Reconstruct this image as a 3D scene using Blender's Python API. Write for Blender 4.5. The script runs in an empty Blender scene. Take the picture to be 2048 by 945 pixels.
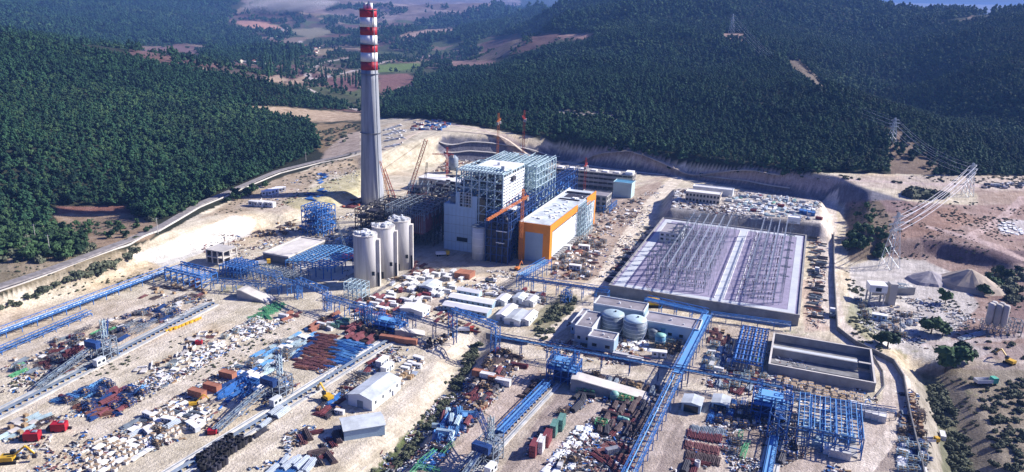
import bpy, math, random
import numpy as np
from mathutils import Vector, Matrix
random.seed(7); RNG = np.random.RandomState(11)
sc = bpy.context.scene; COL = sc.collection
# ---------------------------------------------------------------- camera
F = 1530.0; H = 165.0; TH = math.atan(462/1530.0); RO = math.radians(1.8)
X0 = np.array([1, 0, 0.]); D0 = np.array([0, math.cos(TH), -math.sin(TH)]); U0 = np.array([0, math.sin(TH), math.cos(TH)])
RV = math.cos(RO)*X0 + math.sin(RO)*U0; UV = -math.sin(RO)*X0 + math.cos(RO)*U0
cam = bpy.data.cameras.new('camera'); cam.sensor_width = 36; cam.lens = 36*F/2048; cam.clip_start = 1; cam.clip_end = 60000
co = bpy.data.objects.new('camera', cam); COL.objects.link(co); sc.camera = co
co.matrix_world = Matrix(((RV[0], UV[0], -D0[0], 0), (RV[1], UV[1], -D0[1], 0), (RV[2], UV[2], -D0[2], H), (0, 0, 0, 1)))
# ---------------------------------------------------------------- sky, sun, exposure
SUN_EL = math.radians(32); sx, sy = .966, .259
w = bpy.data.worlds.new('World'); sc.world = w; w.use_nodes = True; nt = w.node_tree
sky = nt.nodes.new('ShaderNodeTexSky'); sky.sky_type = 'NISHITA'; sky.sun_disc = False
sky.sun_elevation = SUN_EL; sky.sun_rotation = math.atan2(sx, sy); sky.ozone_density = 6.0; sky.dust_density = 2.5; sky.air_density = 1.2
vm = nt.nodes.new('ShaderNodeVectorMath'); vm.operation = 'MULTIPLY'; vm.inputs[1].default_value = (.52, .62, 1.42)   # deep blue autumn sky
nt.links.new(sky.outputs[0], vm.inputs[0]); nt.links.new(vm.outputs[0], nt.nodes['Background'].inputs[0]); nt.nodes['Background'].inputs[1].default_value = 0.05
sl = bpy.data.lights.new('sun', 'SUN'); sl.energy = 5.0; sl.angle = math.radians(.5); sl.color = (1, .935, .86)
so = bpy.data.objects.new('sun', sl); COL.objects.link(so)
sd = Vector((sx*math.cos(SUN_EL), sy*math.cos(SUN_EL), math.sin(SUN_EL))); so.rotation_euler = sd.to_track_quat('Z', 'Y').to_euler()
vs = sc.view_settings; sc.display_settings.display_device = 'sRGB'; vs.view_transform = 'Standard'; vs.look = 'None'; vs.gamma = 1; vs.exposure = 0.87; vs.use_curve_mapping = False
sc.cycles.use_denoising = True; sc.cycles.max_bounces = 4; sc.cycles.diffuse_bounces = 2; sc.cycles.glossy_bounces = 2; sc.cycles.volume_bounces = 0; sc.cycles.transparent_max_bounces = 8
# ---------------------------------------------------------------- projection helpers
def ray(px, py): return D0 + RV*(px-1024)/F + UV*(472.5-py)/F
def G(px, py, z=0.):
    d = ray(px, py); t = (z-H)/d[2]; return d[0]*t, d[1]*t
def Dz(px, py, y):
    d = ray(px, py); k = y/d[1]; return d[0]*k, y, H+d[2]*k
def PXv(x, y, z):
    zz = z-H
    f = y*D0[1]+zz*D0[2]; a = x*RV[0]+y*RV[1]+zz*RV[2]; b = x*UV[0]+y*UV[1]+zz*UV[2]
    f = np.maximum(f, 1e-3)
    return 1024+F*a/f, 472.5-F*b/f
AX = math.radians(69); NV = (math.cos(AX), math.sin(AX)); EV = (math.sin(AX), -math.cos(AX)); RZ = -math.radians(21)
def EN(p): return p[0]*EV[0]+p[1]*EV[1], p[0]*NV[0]+p[1]*NV[1]
def XY(e, n): return e*EV[0]+n*NV[0], e*EV[1]+n*NV[1]
def inpoly(x, y, poly):
    c = np.zeros(np.shape(x), bool); n = len(poly); j = n-1
    for i in range(n):
        xi, yi = poly[i]; xj, yj = poly[j]
        if yi != yj: c ^= ((yi > y) != (yj > y)) & (x < (xj-xi)*(y-yi)/(yj-yi)+xi)
        j = i
    return c
def sdpoly(x, y, poly):      # signed distance, positive outside
    d = np.full(np.shape(x), 1e9); n = len(poly)
    for i in range(n):
        ax, ay = poly[i]; bx, by = poly[(i+1) % n]; dx, dy = bx-ax, by-ay
        t = np.clip(((x-ax)*dx+(y-ay)*dy)/(dx*dx+dy*dy+1e-9), 0, 1)
        d = np.minimum(d, np.hypot(x-ax-t*dx, y-ay-t*dy))
    return np.where(inpoly(x, y, poly), -d, d)
def sdline(x, y, pts):
    d = np.full(np.shape(x), 1e9)
    for (ax, ay), (bx, by) in zip(pts[:-1], pts[1:]):
        dx, dy = bx-ax, by-ay; t = np.clip(((x-ax)*dx+(y-ay)*dy)/(dx*dx+dy*dy+1e-9), 0, 1)
        d = np.minimum(d, np.hypot(x-ax-t*dx, y-ay-t*dy))
    return d
def sm(t): t = np.clip(t, 0, 1); return t*t*(3-2*t)
def _hash(i, j, s): 
    v = np.sin(i*127.1+j*311.7+s*74.7)*43758.5453; return v-np.floor(v)
def vnoise(x, y, s=0):
    i = np.floor(x); j = np.floor(y); u = sm(x-i); v = sm(y-j)
    a = _hash(i, j, s); b = _hash(i+1, j, s); c = _hash(i, j+1, s); d = _hash(i+1, j+1, s)
    return (a*(1-u)+b*u)*(1-v)+(c*(1-u)+d*u)*v
def fbm(x, y, s=0, o=4):
    r = 0; a = .5
    for k in range(o): r = r+a*vnoise(x, y, s+k*3.3); x, y = (x*.8-y*.6)*2.03+7, (x*.6+y*.8)*2.03-5; a *= .5
    return r-.47
# ---------------------------------------------------------------- terrain heights
CT = []
def cz(*l):
    for px, py, z in l: x, y = G(px, py, z); CT.append((x, y, z))
def cd(*l):
    for px, py, d in l: CT.append(Dz(px, py, d))
def cw(*l): CT.extend(l)
cz((0,575,12),(130,535,13),(250,490,14),(330,455,13),(400,412,11),(480,378,9),(560,345,9),(640,325,10),(700,310,13))
cz((0,800,0),(300,600,0),(600,500,0),(900,450,0),(1200,500,0),(1600,600,0),(1000,800,0),(1500,850,0))
cz((770,290,20),(840,265,26),(900,262,26),(1000,285,24),(1180,325,22),(1330,345,20),(1560,357,22),(1700,366,20),(1850,378,16),(2048,378,14))
cz((790,262,18),(850,245,22),(840,235,22),(920,250,26),(1000,262,26),(1180,300,24),(1330,325,22),(1560,350,25),(1640,345,22),(1960,352,18))
cz((1880,470,12),(1960,495,9),(2040,515,8),(1880,503,1),(1960,528,0),(2046,550,-1),(1700,400,16),(1740,470,12))
cz((1700,420,10),(1800,440,12),(1900,430,11),(2048,420,9),(1700,560,-2),(1850,560,-2),(2048,520,2),(1900,650,-4),(2048,640,-3),(1900,800,-9),(2048,900,-9),(1900,1000,-10),(1820,500,4),(2048,760,-6))
# near left hill
cd((0,300,620),(150,300,680),(300,300,735),(0,180,830),(200,200,860),(400,230,930),(500,280,850),(450,340,740),(300,400,620),(120,440,560),(0,460,520))
cd((0,65,1100),(100,85,1130),(200,108,1150),(350,140,1150),(500,165,1200),(600,185,1230),(690,215,1230),(600,232,1060),(690,240,1060),(650,300,820),(560,232,1040),(640,260,980))
cw((-900,1500,60),(-700,1600,35),(-480,1600,15),(-350,1500,4),(-1200,1300,100),(-1100,700,90),(-1000,400,80),(-600,300,35),(-1500,1800,80))
# valley floor
cw((-250,1400,3),(-150,1300,8),(-300,1800,3),(-150,1800,2),(-400,2300,4),(-100,2300,0),(-700,2300,12),(-300,3000,2),(0,2600,4),(100,3200,5),(-600,3200,20),(-200,4200,15),(-900,4500,40),(300,4300,20),(0,5200,40))
# far left hills
cd((0,5,3200),(100,0,3500),(200,20,3400),(330,30,3600),(440,45,3900),(0,40,2500),(200,80,2500),(350,110,2300),(480,100,2700),(420,70,3200),(100,50,2700))
cw((-2500,2500,170),(-2600,4500,260),(-1500,5500,200),(-2200,1500,150))
# far back hills and the opencast
cd((500,0,9500),(600,4,9500),(700,6,9000),(850,6,8500),(600,25,7500),(760,30,7200),(900,25,6000),(1000,14,5200),(1080,20,4200),(850,50,4300),(940,62,3800),(1020,50,3300),(1100,75,2600))
# big right hill
cd((900,150,1700),(850,170,1600),(800,200,1380),(900,220,1080),(1000,210,1050),(1200,230,1020),(1400,240,1000),(1100,130,1500),(1300,130,1500),(1500,150,1420),(1250,60,2050),(1400,50,2000),(1120,48,2300),(1400,-4,2500),(1250,2,2700),(1120,12,3000),(1560,0,2500),(1600,250,930),(1450,300,850),(1050,170,1250))
cd((1600,130,1350),(1680,180,1130),(1780,230,960),(1870,280,880),(1940,330,820),(1480,75,1800),(1540,105,1600))
cd((1711,12,2600),(1790,26,2500),(1870,40,2300),(1950,40,2050),(2046,40,1850),(1950,150,1350),(2040,200,1150),(1850,200,1480),(1800,110,1900),(2030,330,850),(1700,60,2200),(1900,80,1700),(2046,100,1450))
cw((560,1300,15),(640,1150,12),(700,1000,12),(1500,1500,170),(1300,900,90),(900,600,20),(1500,500,60),(1800,3000,140),(800,3800,90),(1500,4200,80),(300,150,-8),(-300,150,0),(0,100,0),(600,200,-12),(900,400,0),(-500,100,20),(2600,2500,250),(700,5500,80))
cd((1650,16,12000),(1780,14,12000),(1830,9,12500),(1950,16,12000),(2046,14,12000))
cw((-3000,9000,330),(0,11000,330),(3000,9000,200),(-4500,5000,300),(4500,5000,240),(2500,6500,60),(-1500,8000,240))
CT = np.array(CT)
def rbf_fit():
    n = len(CT); X, Y, Z = CT.T
    D = np.hypot(X[:, None]-X, Y[:, None]-Y); K = np.sqrt(D*D+40**2)
    A = np.zeros((n+3, n+3)); A[:n, :n] = K + np.eye(n)*(-2.0); A[:n, n] = 1; A[:n, n+1] = X; A[:n, n+2] = Y
    A[n:, :n] = A[:n, n:].T
    return np.linalg.solve(A, np.concatenate([Z, [0, 0, 0]]))
WT = rbf_fit()
def rbf(x, y):
    r = WT[-3]+WT[-2]*x+WT[-1]*y
    for (cx, cy, _), wv in zip(CT, WT[:-3]): r = r+wv*np.sqrt((x-cx)**2+(y-cy)**2+1600)
    return r
def W(pl, z=0): return [G(a, b, z) for a, b in pl]
SITE = W([(-200,820),(0,642),(180,585),(270,546),(300,532),(420,499),(500,470),(560,452),(640,432),(700,400),(760,352),(830,337),(900,322),(985,322),(1110,318),(1250,343),(1340,352),(1372,355),(1500,378),(1640,400),(1690,420),(1683,640),(1795,725),(1850,945),(1900,1400),(1000,2500),(-1500,2500),(-900,1200)])
BENCH = W([(430,428),(480,395),(560,362),(640,345),(715,330),(715,372),(600,408),(560,420)], 9)
YARD = W([(1345,420),(1352,378),(1500,385),(1638,402),(1640,446),(1500,430)], 12)
QUARRY = W([(1700,530),(1770,515),(1880,520),(1990,545),(1960,620),(1850,640),(1740,610)], -3)
DITCH = W([(955,690),(930,720),(900,790),(850,850),(800,905),(760,945),(700,1010)], -3)
CREEK = W([(1850,745),(1880,800),(1905,860),(1935,945),(1960,1020)], -9)
def height(x, y):
    z = rbf(x, y)
    far = sm((np.hypot(x, y)-700)/1500)
    rough = ((fbm(x/260, y/260, 1)*56+(.24-abs(fbm(x/420+3, y/520, 12, 3)))*46)*far*(1-.75*sm((x-350)/500)*sm((y-1350)/400)) + fbm(x/90, y/90, 2)*9*sm((z-4)/20))
    z = z+rough*sm((z-6)/40)
    d = sdpoly(x, y, SITE); k = sm(d/(20+5*fbm(x/45, y/45, 5)))
    site_n = fbm(x/30, y/30, 3)*.5
    z = z*k+site_n*(1-k)
    # erosion on cut slopes
    z = z+k*(1-k)*2.2*fbm(x/30, y/30, 9)
    b = 1-sm(sdpoly(x, y, BENCH)/14); z = z*(1-b)+(8.5+site_n)*b
    b = 1-sm(sdpoly(x, y, YARD)/13); z = z*(1-b)+(12+site_n)*b
    b = 1-sm(sdpoly(x, y, QUARRY)/16); z = z*(1-b)+(-3+site_n)*b
    z = z-5*(1-sm((sdline(x, y, DITCH)-2)/11))
    z = z-5*(1-sm((sdline(x, y, CREEK)-3)/14))
    # terraces between the stacker tracks
    z = z+3.5*sm(1-sdline(x, y, W([(860,760),(700,905),(600,990)]))/16)*0
    return z
# fan shaped sheet, finer where the camera looks
TT = np.concatenate([np.arange(-2.2, -.76, .04), np.arange(-.76, .7601, .0024), np.arange(.80, 2.25, .04)])
LY = np.concatenate([np.arange(math.log(30), math.log(170), .05), np.arange(math.log(170), math.log(450), .006), np.arange(math.log(450)+.002, math.log(1150), .0032), np.arange(math.log(1150)+.002, math.log(16000), .0068)])
YY = np.exp(LY); GX = YY[:, None]*TT[None, :]; GY = np.repeat(YY[:, None], len(TT), 1)
HZ = height(GX, GY)
def hz(x, y):
    y = max(y, 31.); t = x/y; c = np.searchsorted(TT, t)-1; c = min(max(c, 0), len(TT)-2); r = np.searchsorted(LY, math.log(y))-1; r = min(max(r, 0), len(LY)-2)
    a = (t-TT[c])/(TT[c+1]-TT[c]); b = (math.log(y)-LY[r])/(LY[r+1]-LY[r])
    return float((HZ[r, c]*(1-a)+HZ[r, c+1]*a)*(1-b)+(HZ[r+1, c]*(1-a)+HZ[r+1, c+1]*a)*b)
def hzv(x, y):
    t = x/y; c = np.clip(np.searchsorted(TT, t)-1, 0, len(TT)-2); ly = np.log(y); r = np.clip(np.searchsorted(LY, ly)-1, 0, len(LY)-2)
    a = np.clip((t-TT[c])/(TT[c+1]-TT[c]), 0, 1); b = np.clip((ly-LY[r])/(LY[r+1]-LY[r]), 0, 1)
    return (HZ[r, c]*(1-a)+HZ[r, c+1]*a)*(1-b)+(HZ[r+1, c]*(1-a)+HZ[r+1, c+1]*a)*b
def P(px, py):               # where the sight line of a photo pixel meets the ground
    d = ray(px, py); t = d[0]/d[1]; s = d[2]/d[1]
    c = min(max(np.searchsorted(TT, t)-1, 0), len(TT)-2); a = (t-TT[c])/(TT[c+1]-TT[c])
    col = HZ[:, c]*(1-a)+HZ[:, c+1]*a; diff = col-(H+s*YY); i = np.where(diff > 0)[0]; i = i[i > 25]
    if len(i) == 0: x, y, z = Dz(px, py, 9000); return x, y, z
    i = i[0]; k = diff[i-1]/(diff[i-1]-diff[i]); y = YY[i-1]*(1-k)+YY[i]*k
    return t*y, y, H+s*y
# ---------------------------------------------------------------- materials
MATS = {}
def mat(name, col, rough=.8, metal=0, var=.12, scale=.4, bump=0, col2=None, spec=.3, stretch=None):
    if name in MATS: return MATS[name]
    m = bpy.data.materials.new(name); m.use_nodes = True; n = m.node_tree; b = n.nodes['Principled BSDF']
    b.inputs['Roughness'].default_value = rough; b.inputs['Metallic'].default_value = metal; b.inputs['Specular IOR Level'].default_value = spec
    tc = n.nodes.new('ShaderNodeTexCoord'); nz = n.nodes.new('ShaderNodeTexNoise'); nz.inputs['Scale'].default_value = scale; nz.inputs['Detail'].default_value = 5; nz.inputs['Roughness'].default_value = .65
    src = tc.outputs['Object']
    if stretch:
        mp = n.nodes.new('ShaderNodeMapping'); mp.inputs['Scale'].default_value = stretch; n.links.new(src, mp.inputs[0]); src = mp.outputs[0]
    n.links.new(src, nz.inputs['Vector'])
    mx = n.nodes.new('ShaderNodeMix'); mx.data_type = 'RGBA'
    c2 = col2 or tuple(max(0, c*(1-3*var)) for c in col); c1 = tuple(min(1, c*(1+var)) for c in col)
    rp = n.nodes.new('ShaderNodeMapRange'); rp.inputs[1].default_value = .35; rp.inputs[2].default_value = .65
    n.links.new(nz.outputs['Fac'], rp.inputs[0]); n.links.new(rp.outputs[0], mx.inputs[0])
    mx.inputs[6].default_value = (*c2, 1); mx.inputs[7].default_value = (*c1, 1)
    oi = n.nodes.new('ShaderNodeObjectInfo'); hs = n.nodes.new('ShaderNodeHueSaturation')
    mr = n.nodes.new('ShaderNodeMapRange'); mr.inputs[3].default_value = .82; mr.inputs[4].default_value = 1.15
    n.links.new(oi.outputs['Random'], mr.inputs[0]); n.links.new(mr.outputs[0], hs.inputs['Value'])
    n.links.new(mx.outputs[2], hs.inputs['Color']); n.links.new(hs.outputs[0], b.inputs['Base Color'])
    if bump:
        bp = n.nodes.new('ShaderNodeBump'); bp.inputs['Strength'].default_value = bump; n.links.new(nz.outputs['Fac'], bp.inputs['Height']); n.links.new(bp.outputs[0], b.inputs['Normal'])
    MATS[name] = m; return m
M = lambda n: MATS[n]
for a in [
 ('concrete', (.36,.35,.33), .85, 0, .10, .15), ('concrete_dark', (.20,.20,.20), .9, 0, .12, .2), ('concrete_pale', (.58,.55,.50), .85, 0, .08, .1),
 ('roof_grey', (.30,.28,.30), .9, 0, .10, .15), ('roof_white', (.80,.80,.78), .6, 0, .04, .3), ('roof_pale', (.55,.60,.62), .5, 0, .12, .12),
 ('clad_blue', (.36,.50,.62), .6, 0, .04, .1), ('clad_white', (.68,.72,.74), .55, 0, .04, .1), ('clad_green', (.45,.60,.60), .6, 0, .05, .1),
 ('orange', (.70,.24,.02), .55, 0, .04, .2), ('steel_blue', (.03,.14,.42), .6, 0, .12, .35, 0, (.045,.13,.33)), ('steel_blue_light', (.11,.33,.64), .6, 0, .1, .35, 0, (.16,.33,.55)),
 ('steel_navy', (.02,.06,.20), .55, 0, .1, .3), ('steel_pale', (.42,.55,.60), .5, 0, .08, .3), ('steel_grey', (.22,.27,.32), .5, 0, .12, .3), ('steel_white', (.75,.78,.78), .5, 0, .04, .3),
 ('steel_dark', (.05,.05,.065), .6, 0, .15, .3), ('galv', (.44,.50,.56), .45, .3, .08, .5), ('red_paint', (.42,.015,.03), .55, 0, .05, .1), ('white_paint', (.80,.80,.80), .6, 0, .03, .1),
 ('maroon', (.17,.05,.06), .7, 0, .15, .3), ('red_oxide', (.21,.09,.09), .8, 0, .15, .4), ('crane_red', (.50,.07,.04), .6, 0, .1, .3), ('crane_orange', (.62,.20,.05), .6, 0, .1, .3), ('machine_yellow', (.70,.42,.03), .5, 0, .08, .5),
 ('rust_brown', (.11,.08,.08), .9, 0, .2, .5), ('tank_green', (.25,.50,.42), .5, 0, .08, .3), ('tank_blue', (.10,.28,.42), .5, 0, .08, .3), ('green_paint', (.12,.42,.20), .7, 0, .15, .4),
 ('container_red', (.24,.06,.07), .6, 0, .08, .6), ('container_orange', (.42,.18,.11), .6, 0, .08, .6), ('container_green', (.12,.26,.22), .6, 0, .08, .6), ('container_white', (.68,.68,.66), .6, 0, .06, .6), ('container_blue', (.05,.16,.42), .6, 0, .08, .6), ('container_grey', (.30,.32,.36), .6, 0, .08, .6),
 ('rubber', (.02,.02,.022), .9, 0, .1, 1), ('glass_dark', (.02,.03,.04), .15, 0, .05, 1), ('timber', (.40,.28,.16), .9, 0, .15, .6), ('tarp_white', (.80,.83,.83), .7, 0, .05, .4), ('tarp_green', (.08,.40,.28), .7, 0, .06, .4),
 ('asphalt', (.27,.25,.24), .95, 0, .12, .3), ('haul_dirt', (.50,.42,.33), .95, 0, .10, .08), ('track_concrete', (.60,.59,.55), .9, 0, .10, .15), ('gravel_lilac', (.32,.29,.40), .95, 0, .07, .25), ('terracotta', (.30,.13,.09), .9, 0, .1, .5), ('plaster', (.68,.62,.52), .9, 0, .05, .4), ('wire', (.75,.76,.78), .4, .4, .02, 1), ('dark_pipe', (.04,.045,.05), .6, 0, .1, .6), ('bark', (.10,.07,.05), .95, 0, .1, 1)]:
    mat(*a)
mat('chimney_concrete', (.31,.33,.36), .9, 0, .13, 1.0, stretch=(.35,.35,.02)); mat('silo_concrete', (.52,.51,.50), .85, 0, .09, 1.0, stretch=(.5,.5,.03))
def leafmat(name, a, b2):
    m = bpy.data.materials.new(name); m.use_nodes = True; n = m.node_tree; b = n.nodes['Principled BSDF']; b.inputs['Roughness'].default_value = .75; b.inputs['Specular IOR Level'].default_value = .15
    oi = n.nodes.new('ShaderNodeObjectInfo'); mx = n.nodes.new('ShaderNodeMix'); mx.data_type = 'RGBA'; mx.inputs[6].default_value = (*a, 1); mx.inputs[7].default_value = (*b2, 1)
    g = n.nodes.new('ShaderNodeNewGeometry'); nz = n.nodes.new('ShaderNodeTexNoise'); nz.inputs['Scale'].default_value = .012; nz.inputs['Detail'].default_value = 3; n.links.new(g.outputs['Position'], nz.inputs['Vector'])
    ad = n.nodes.new('ShaderNodeMath'); ad.operation = 'ADD'; n.links.new(oi.outputs['Random'], ad.inputs[0]); n.links.new(nz.outputs['Fac'], ad.inputs[1])
    mr = n.nodes.new('ShaderNodeMapRange'); mr.inputs[1].default_value = .35; mr.inputs[2].default_value = 1.25; n.links.new(ad.outputs[0], mr.inputs[0]); n.links.new(mr.outputs[0], mx.inputs[0])
    n.links.new(mx.outputs[2], b.inputs['Base Color']); MATS[name] = m; return m
leafmat('pine_leaf', (.005,.018,.015), (.034,.092,.042)); leafmat('oak_leaf', (.009,.024,.017), (.052,.105,.040)); leafmat('scrub_leaf', (.045,.060,.040), (.13,.145,.09))
# ---------------------------------------------------------------- mesh builder
def rot(x, y, a): c, s = math.cos(a), math.sin(a); return c*x-s*y, s*x+c*y
class MB:
    def __init__(s): s.v = []; s.f = []; s.m = []; s.sm = False
    def add(s, v, f, mi=0): o = len(s.v); s.v += v; s.f += [tuple(i+o for i in q) for q in f]; s.m += [mi]*len(f)
    def box(s, cx, cy, z0, lx, ly, lz, rz=0, mi=0):
        v = []
        for z in (z0, z0+lz):
            for a, b in ((-1,-1),(1,-1),(1,1),(-1,1)):
                x, y = rot(a*lx/2, b*ly/2, rz); v.append((cx+x, cy+y, z))
        s.add(v, [(3,2,1,0),(4,5,6,7),(0,1,5,4),(1,2,6,5),(2,3,7,6),(3,0,4,7)], mi); return s
    def rbox(s, x0, y0, z0, x1, y1, z1, mi=0): return s.box((x0+x1)/2, (y0+y1)/2, z0, x1-x0, y1-y0, z1-z0, 0, mi)
    def bar(s, p, q, w, h=None, mi=0):
        h = h or w; dx, dy, dz = q[0]-p[0], q[1]-p[1], q[2]-p[2]; L = math.sqrt(dx*dx+dy*dy+dz*dz)
        if L < 1e-6: return s
        dx /= L; dy /= L; dz /= L
        if abs(dz) > .97: ux, uy, uz = 1, 0, 0
        else: k = math.hypot(dx, dy); ux, uy, uz = -dy/k, dx/k, 0
        vx, vy, vz = dy*uz-dz*uy, dz*ux-dx*uz, dx*uy-dy*ux
        v = []
        for r in (p, q):
            for a, b in ((-1,-1),(1,-1),(1,1),(-1,1)): v.append((r[0]+ux*a*w/2+vx*b*h/2, r[1]+uy*a*w/2+vy*b*h/2, r[2]+uz*a*w/2+vz*b*h/2))
        s.add(v, [(3,2,1,0),(4,5,6,7),(0,1,5,4),(1,2,6,5),(2,3,7,6),(3,0,4,7)], mi); return s
    def lathe(s, prof, cx=0, cy=0, n=16, mi=0, caps=True):
        v = []; f = []
        for r, z in prof:
            for i in range(n): a = 2*math.pi*i/n; v.append((cx+r*math.cos(a), cy+r*math.sin(a), z))
        for k in range(len(prof)-1):
            for i in range(n): j = (i+1) % n; f.append((k*n+i, k*n+j, (k+1)*n+j, (k+1)*n+i))
        if caps: f.append(tuple(range(n-1, -1, -1))); f.append(tuple((len(prof)-1)*n+i for i in range(n)))
        s.add(v, f, mi); return s
    def tube(s, p, q, r, n=8, mi=0, r2=None):
        p = Vector(p); q = Vector(q); d = (q-p); r2 = r if r2 is None else r2
        if d.length < 1e-6: return s
        u = d.normalized().orthogonal().normalized(); w2 = d.normalized().cross(u); v = []
        for c, rr in ((p, r), (q, r2)):
            for i in range(n): a = 2*math.pi*i/n; t = c+u*rr*math.cos(a)+w2*rr*math.sin(a); v.append(tuple(t))
        f = [(i, (i+1) % n, n+(i+1) % n, n+i) for i in range(n)]+[tuple(range(n-1, -1, -1)), tuple(range(n, 2*n))]
        s.add(v, f, mi); return s
    def prism(s, pts, z0, z1, mi=0):
        n = len(pts); a = sum(pts[i][0]*pts[(i+1) % n][1]-pts[(i+1) % n][0]*pts[i][1] for i in range(n))
        if a < 0: pts = pts[::-1]
        v = [(x, y, z0) for x, y in pts]+[(x, y, z1) for x, y in pts]
        s.add(v, [tuple(range(n-1, -1, -1)), tuple(range(n, 2*n))]+[(i, (i+1) % n, n+(i+1) % n, n+i) for i in range(n)], mi); return s
    def gable(s, cx, cy, z0, lx, ly, hw, hr, mi=0, rm=1, ov=.3):   # ridge along y
        x, y = lx/2, ly/2
        s.add([(cx-x,cy-y,z0),(cx+x,cy-y,z0),(cx+x,cy+y,z0),(cx-x,cy+y,z0),(cx-x,cy-y,z0+hw),(cx+x,cy-y,z0+hw),(cx+x,cy+y,z0+hw),(cx-x,cy+y,z0+hw),(cx,cy-y,z0+hr-.1),(cx,cy+y,z0+hr-.1)],
              [(0,1,5,8,4),(2,3,7,9,6),(1,2,6,5),(3,0,4,7)], mi); return s
    def gable_roof(s, cx, cy, z0, lx, ly, hw, hr, mi=0, ov=.4, th=.2):
        x, y = lx/2+ov, ly/2+ov; k = (hr-hw)/(lx/2); e = hw-k*ov
        for sg in (-1, 1):
            v = [(cx+sg*x,cy-y,z0+e+.02),(cx,cy-y,z0+hr+.02),(cx,cy+y,z0+hr+.02),(cx+sg*x,cy+y,z0+e+.02)]; v += [(a, b, c+th) for a, b, c in v]
            f = [(0,1,2,3),(7,6,5,4),(4,5,1,0),(5,6,2,1),(6,7,3,2),(7,4,0,3)]
            if sg > 0: f = [q[::-1] for q in f]
            s.add(v, [q[::-1] for q in f], mi)
        return s
    def lattice(s, p, q, w, t, n, mi=0, up=(0,0,1)):   # four chords with zigzag lacing
        p = Vector(p); q = Vector(q); d = (q-p).normalized(); u = d.cross(Vector(up)); u = u.normalized() if u.length > 1e-3 else Vector((1,0,0)); v = d.cross(u).normalized()
        cs = [(-1,-1),(1,-1),(1,1),(-1,1)]; c = lambda k, r: r+u*cs[k][0]*w/2+v*cs[k][1]*w/2
        for k in range(4): s.bar(c(k,p), c(k,q), t, mi=mi)
        for i in range(n):
            a = p.lerp(q, i/n); b = p.lerp(q, (i+1)/n)
            for k in range(4):
                k2 = (k+1) % 4; s.bar(c(k if i % 2 else k2, a), c(k2 if i % 2 else k, b), t*.6, mi=mi)
        return s
    def frame(s, x0, y0, z0, x1, y1, z1, nx, ny, nz, t, brace=True, mi=0, jitter=0, tb=None):
        X = [x0+(x1-x0)*i/nx for i in range(nx+1)]; Y = [y0+(y1-y0)*i/ny for i in range(ny+1)]; Z = [z0+(z1-z0)*i/nz for i in range(nz+1)]; tb = tb or t*.8
        for x in X:
            for y in Y: s.bar((x,y,z0), (x,y,z1), t, mi=mi)
        for z in Z[1:]:
            for x in X: s.bar((x,y0,z), (x,y1,z), tb, mi=mi)
            for y in Y: s.bar((x0,y,z), (x1,y,z), tb, mi=mi)
        if brace:
            for k in range(nz):
                for i in range(nx):
                    if (i+k) % 2 == 0:
                        for y in (y0, y1): s.bar((X[i],y,Z[k]), (X[i+1],y,Z[k+1]), tb*.7, mi=mi)
                for j in range(ny):
                    if (j+k) % 2 == 0:
                        for x in (x0, x1): s.bar((x,Y[j],Z[k]), (x,Y[j+1],Z[k+1]), tb*.7, mi=mi)
        return s
    def mesh(s, name, mats, smooth=False):
        me = bpy.data.meshes.new(name); me.from_pydata(s.v, [], s.f)
        for m in (mats if isinstance(mats, (list, tuple)) else [mats]): me.materials.append(M(m))
        if max(s.m, default=0) > 0: me.polygons.foreach_set('material_index', s.m)
        if smooth: me.polygons.foreach_set('use_smooth', [len(f) == 4 for f in s.f])
        me.update(); return me
def tagit(o, label, cat, group=None, kind=None):
    if label: o['label'] = label
    if cat: o['category'] = cat
    if group: o['group'] = group
    if kind: o['kind'] = kind
    return o
def thing(name, label, cat, loc=(0,0,0), rz=0, group=None):
    o = bpy.data.objects.new(name, None); COL.objects.link(o); o.location = loc; o.rotation_euler = (0, 0, rz); o.empty_display_size = .5
    return tagit(o, label, cat, group)
def part(par, name, mb, mats, smooth=False, label=None):
    o = bpy.data.objects.new(name, mb if isinstance(mb, bpy.types.Mesh) else mb.mesh(name, mats, smooth)); COL.objects.link(o); o.parent = par
    if label: o['label'] = label
    return o
def solo(name, mb, mats, label, cat, loc=(0,0,0), rz=0, group=None, smooth=False):
    o = bpy.data.objects.new(name, mb if isinstance(mb, bpy.types.Mesh) else mb.mesh(name, mats, smooth)); COL.objects.link(o); o.location = loc; o.rotation_euler = (0, 0, rz)
    return tagit(o, label, cat, group)
def struct(name, mb, mats, loc=(0,0,0), rz=0, smooth=False, kind='structure'):
    o = bpy.data.objects.new(name, mb if isinstance(mb, bpy.types.Mesh) else mb.mesh(name, mats, smooth)); COL.objects.link(o); o.location = loc; o.rotation_euler = (0, 0, rz); o['kind'] = kind; return o
def dup(o, loc, rz, label=None, group=None, scale=None):
    r = o.copy(); COL.objects.link(r); r.location = loc; r.rotation_euler = (0, 0, rz)
    if scale: r.scale = scale if isinstance(scale, tuple) else (scale,)*3
    if label: r['label'] = label
    if group: r['group'] = group
    for ch in o.children:
        c = ch.copy(); COL.objects.link(c); c.parent = r
        for g in ch.children: d = g.copy(); COL.objects.link(d); d.parent = c
    return r
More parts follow.
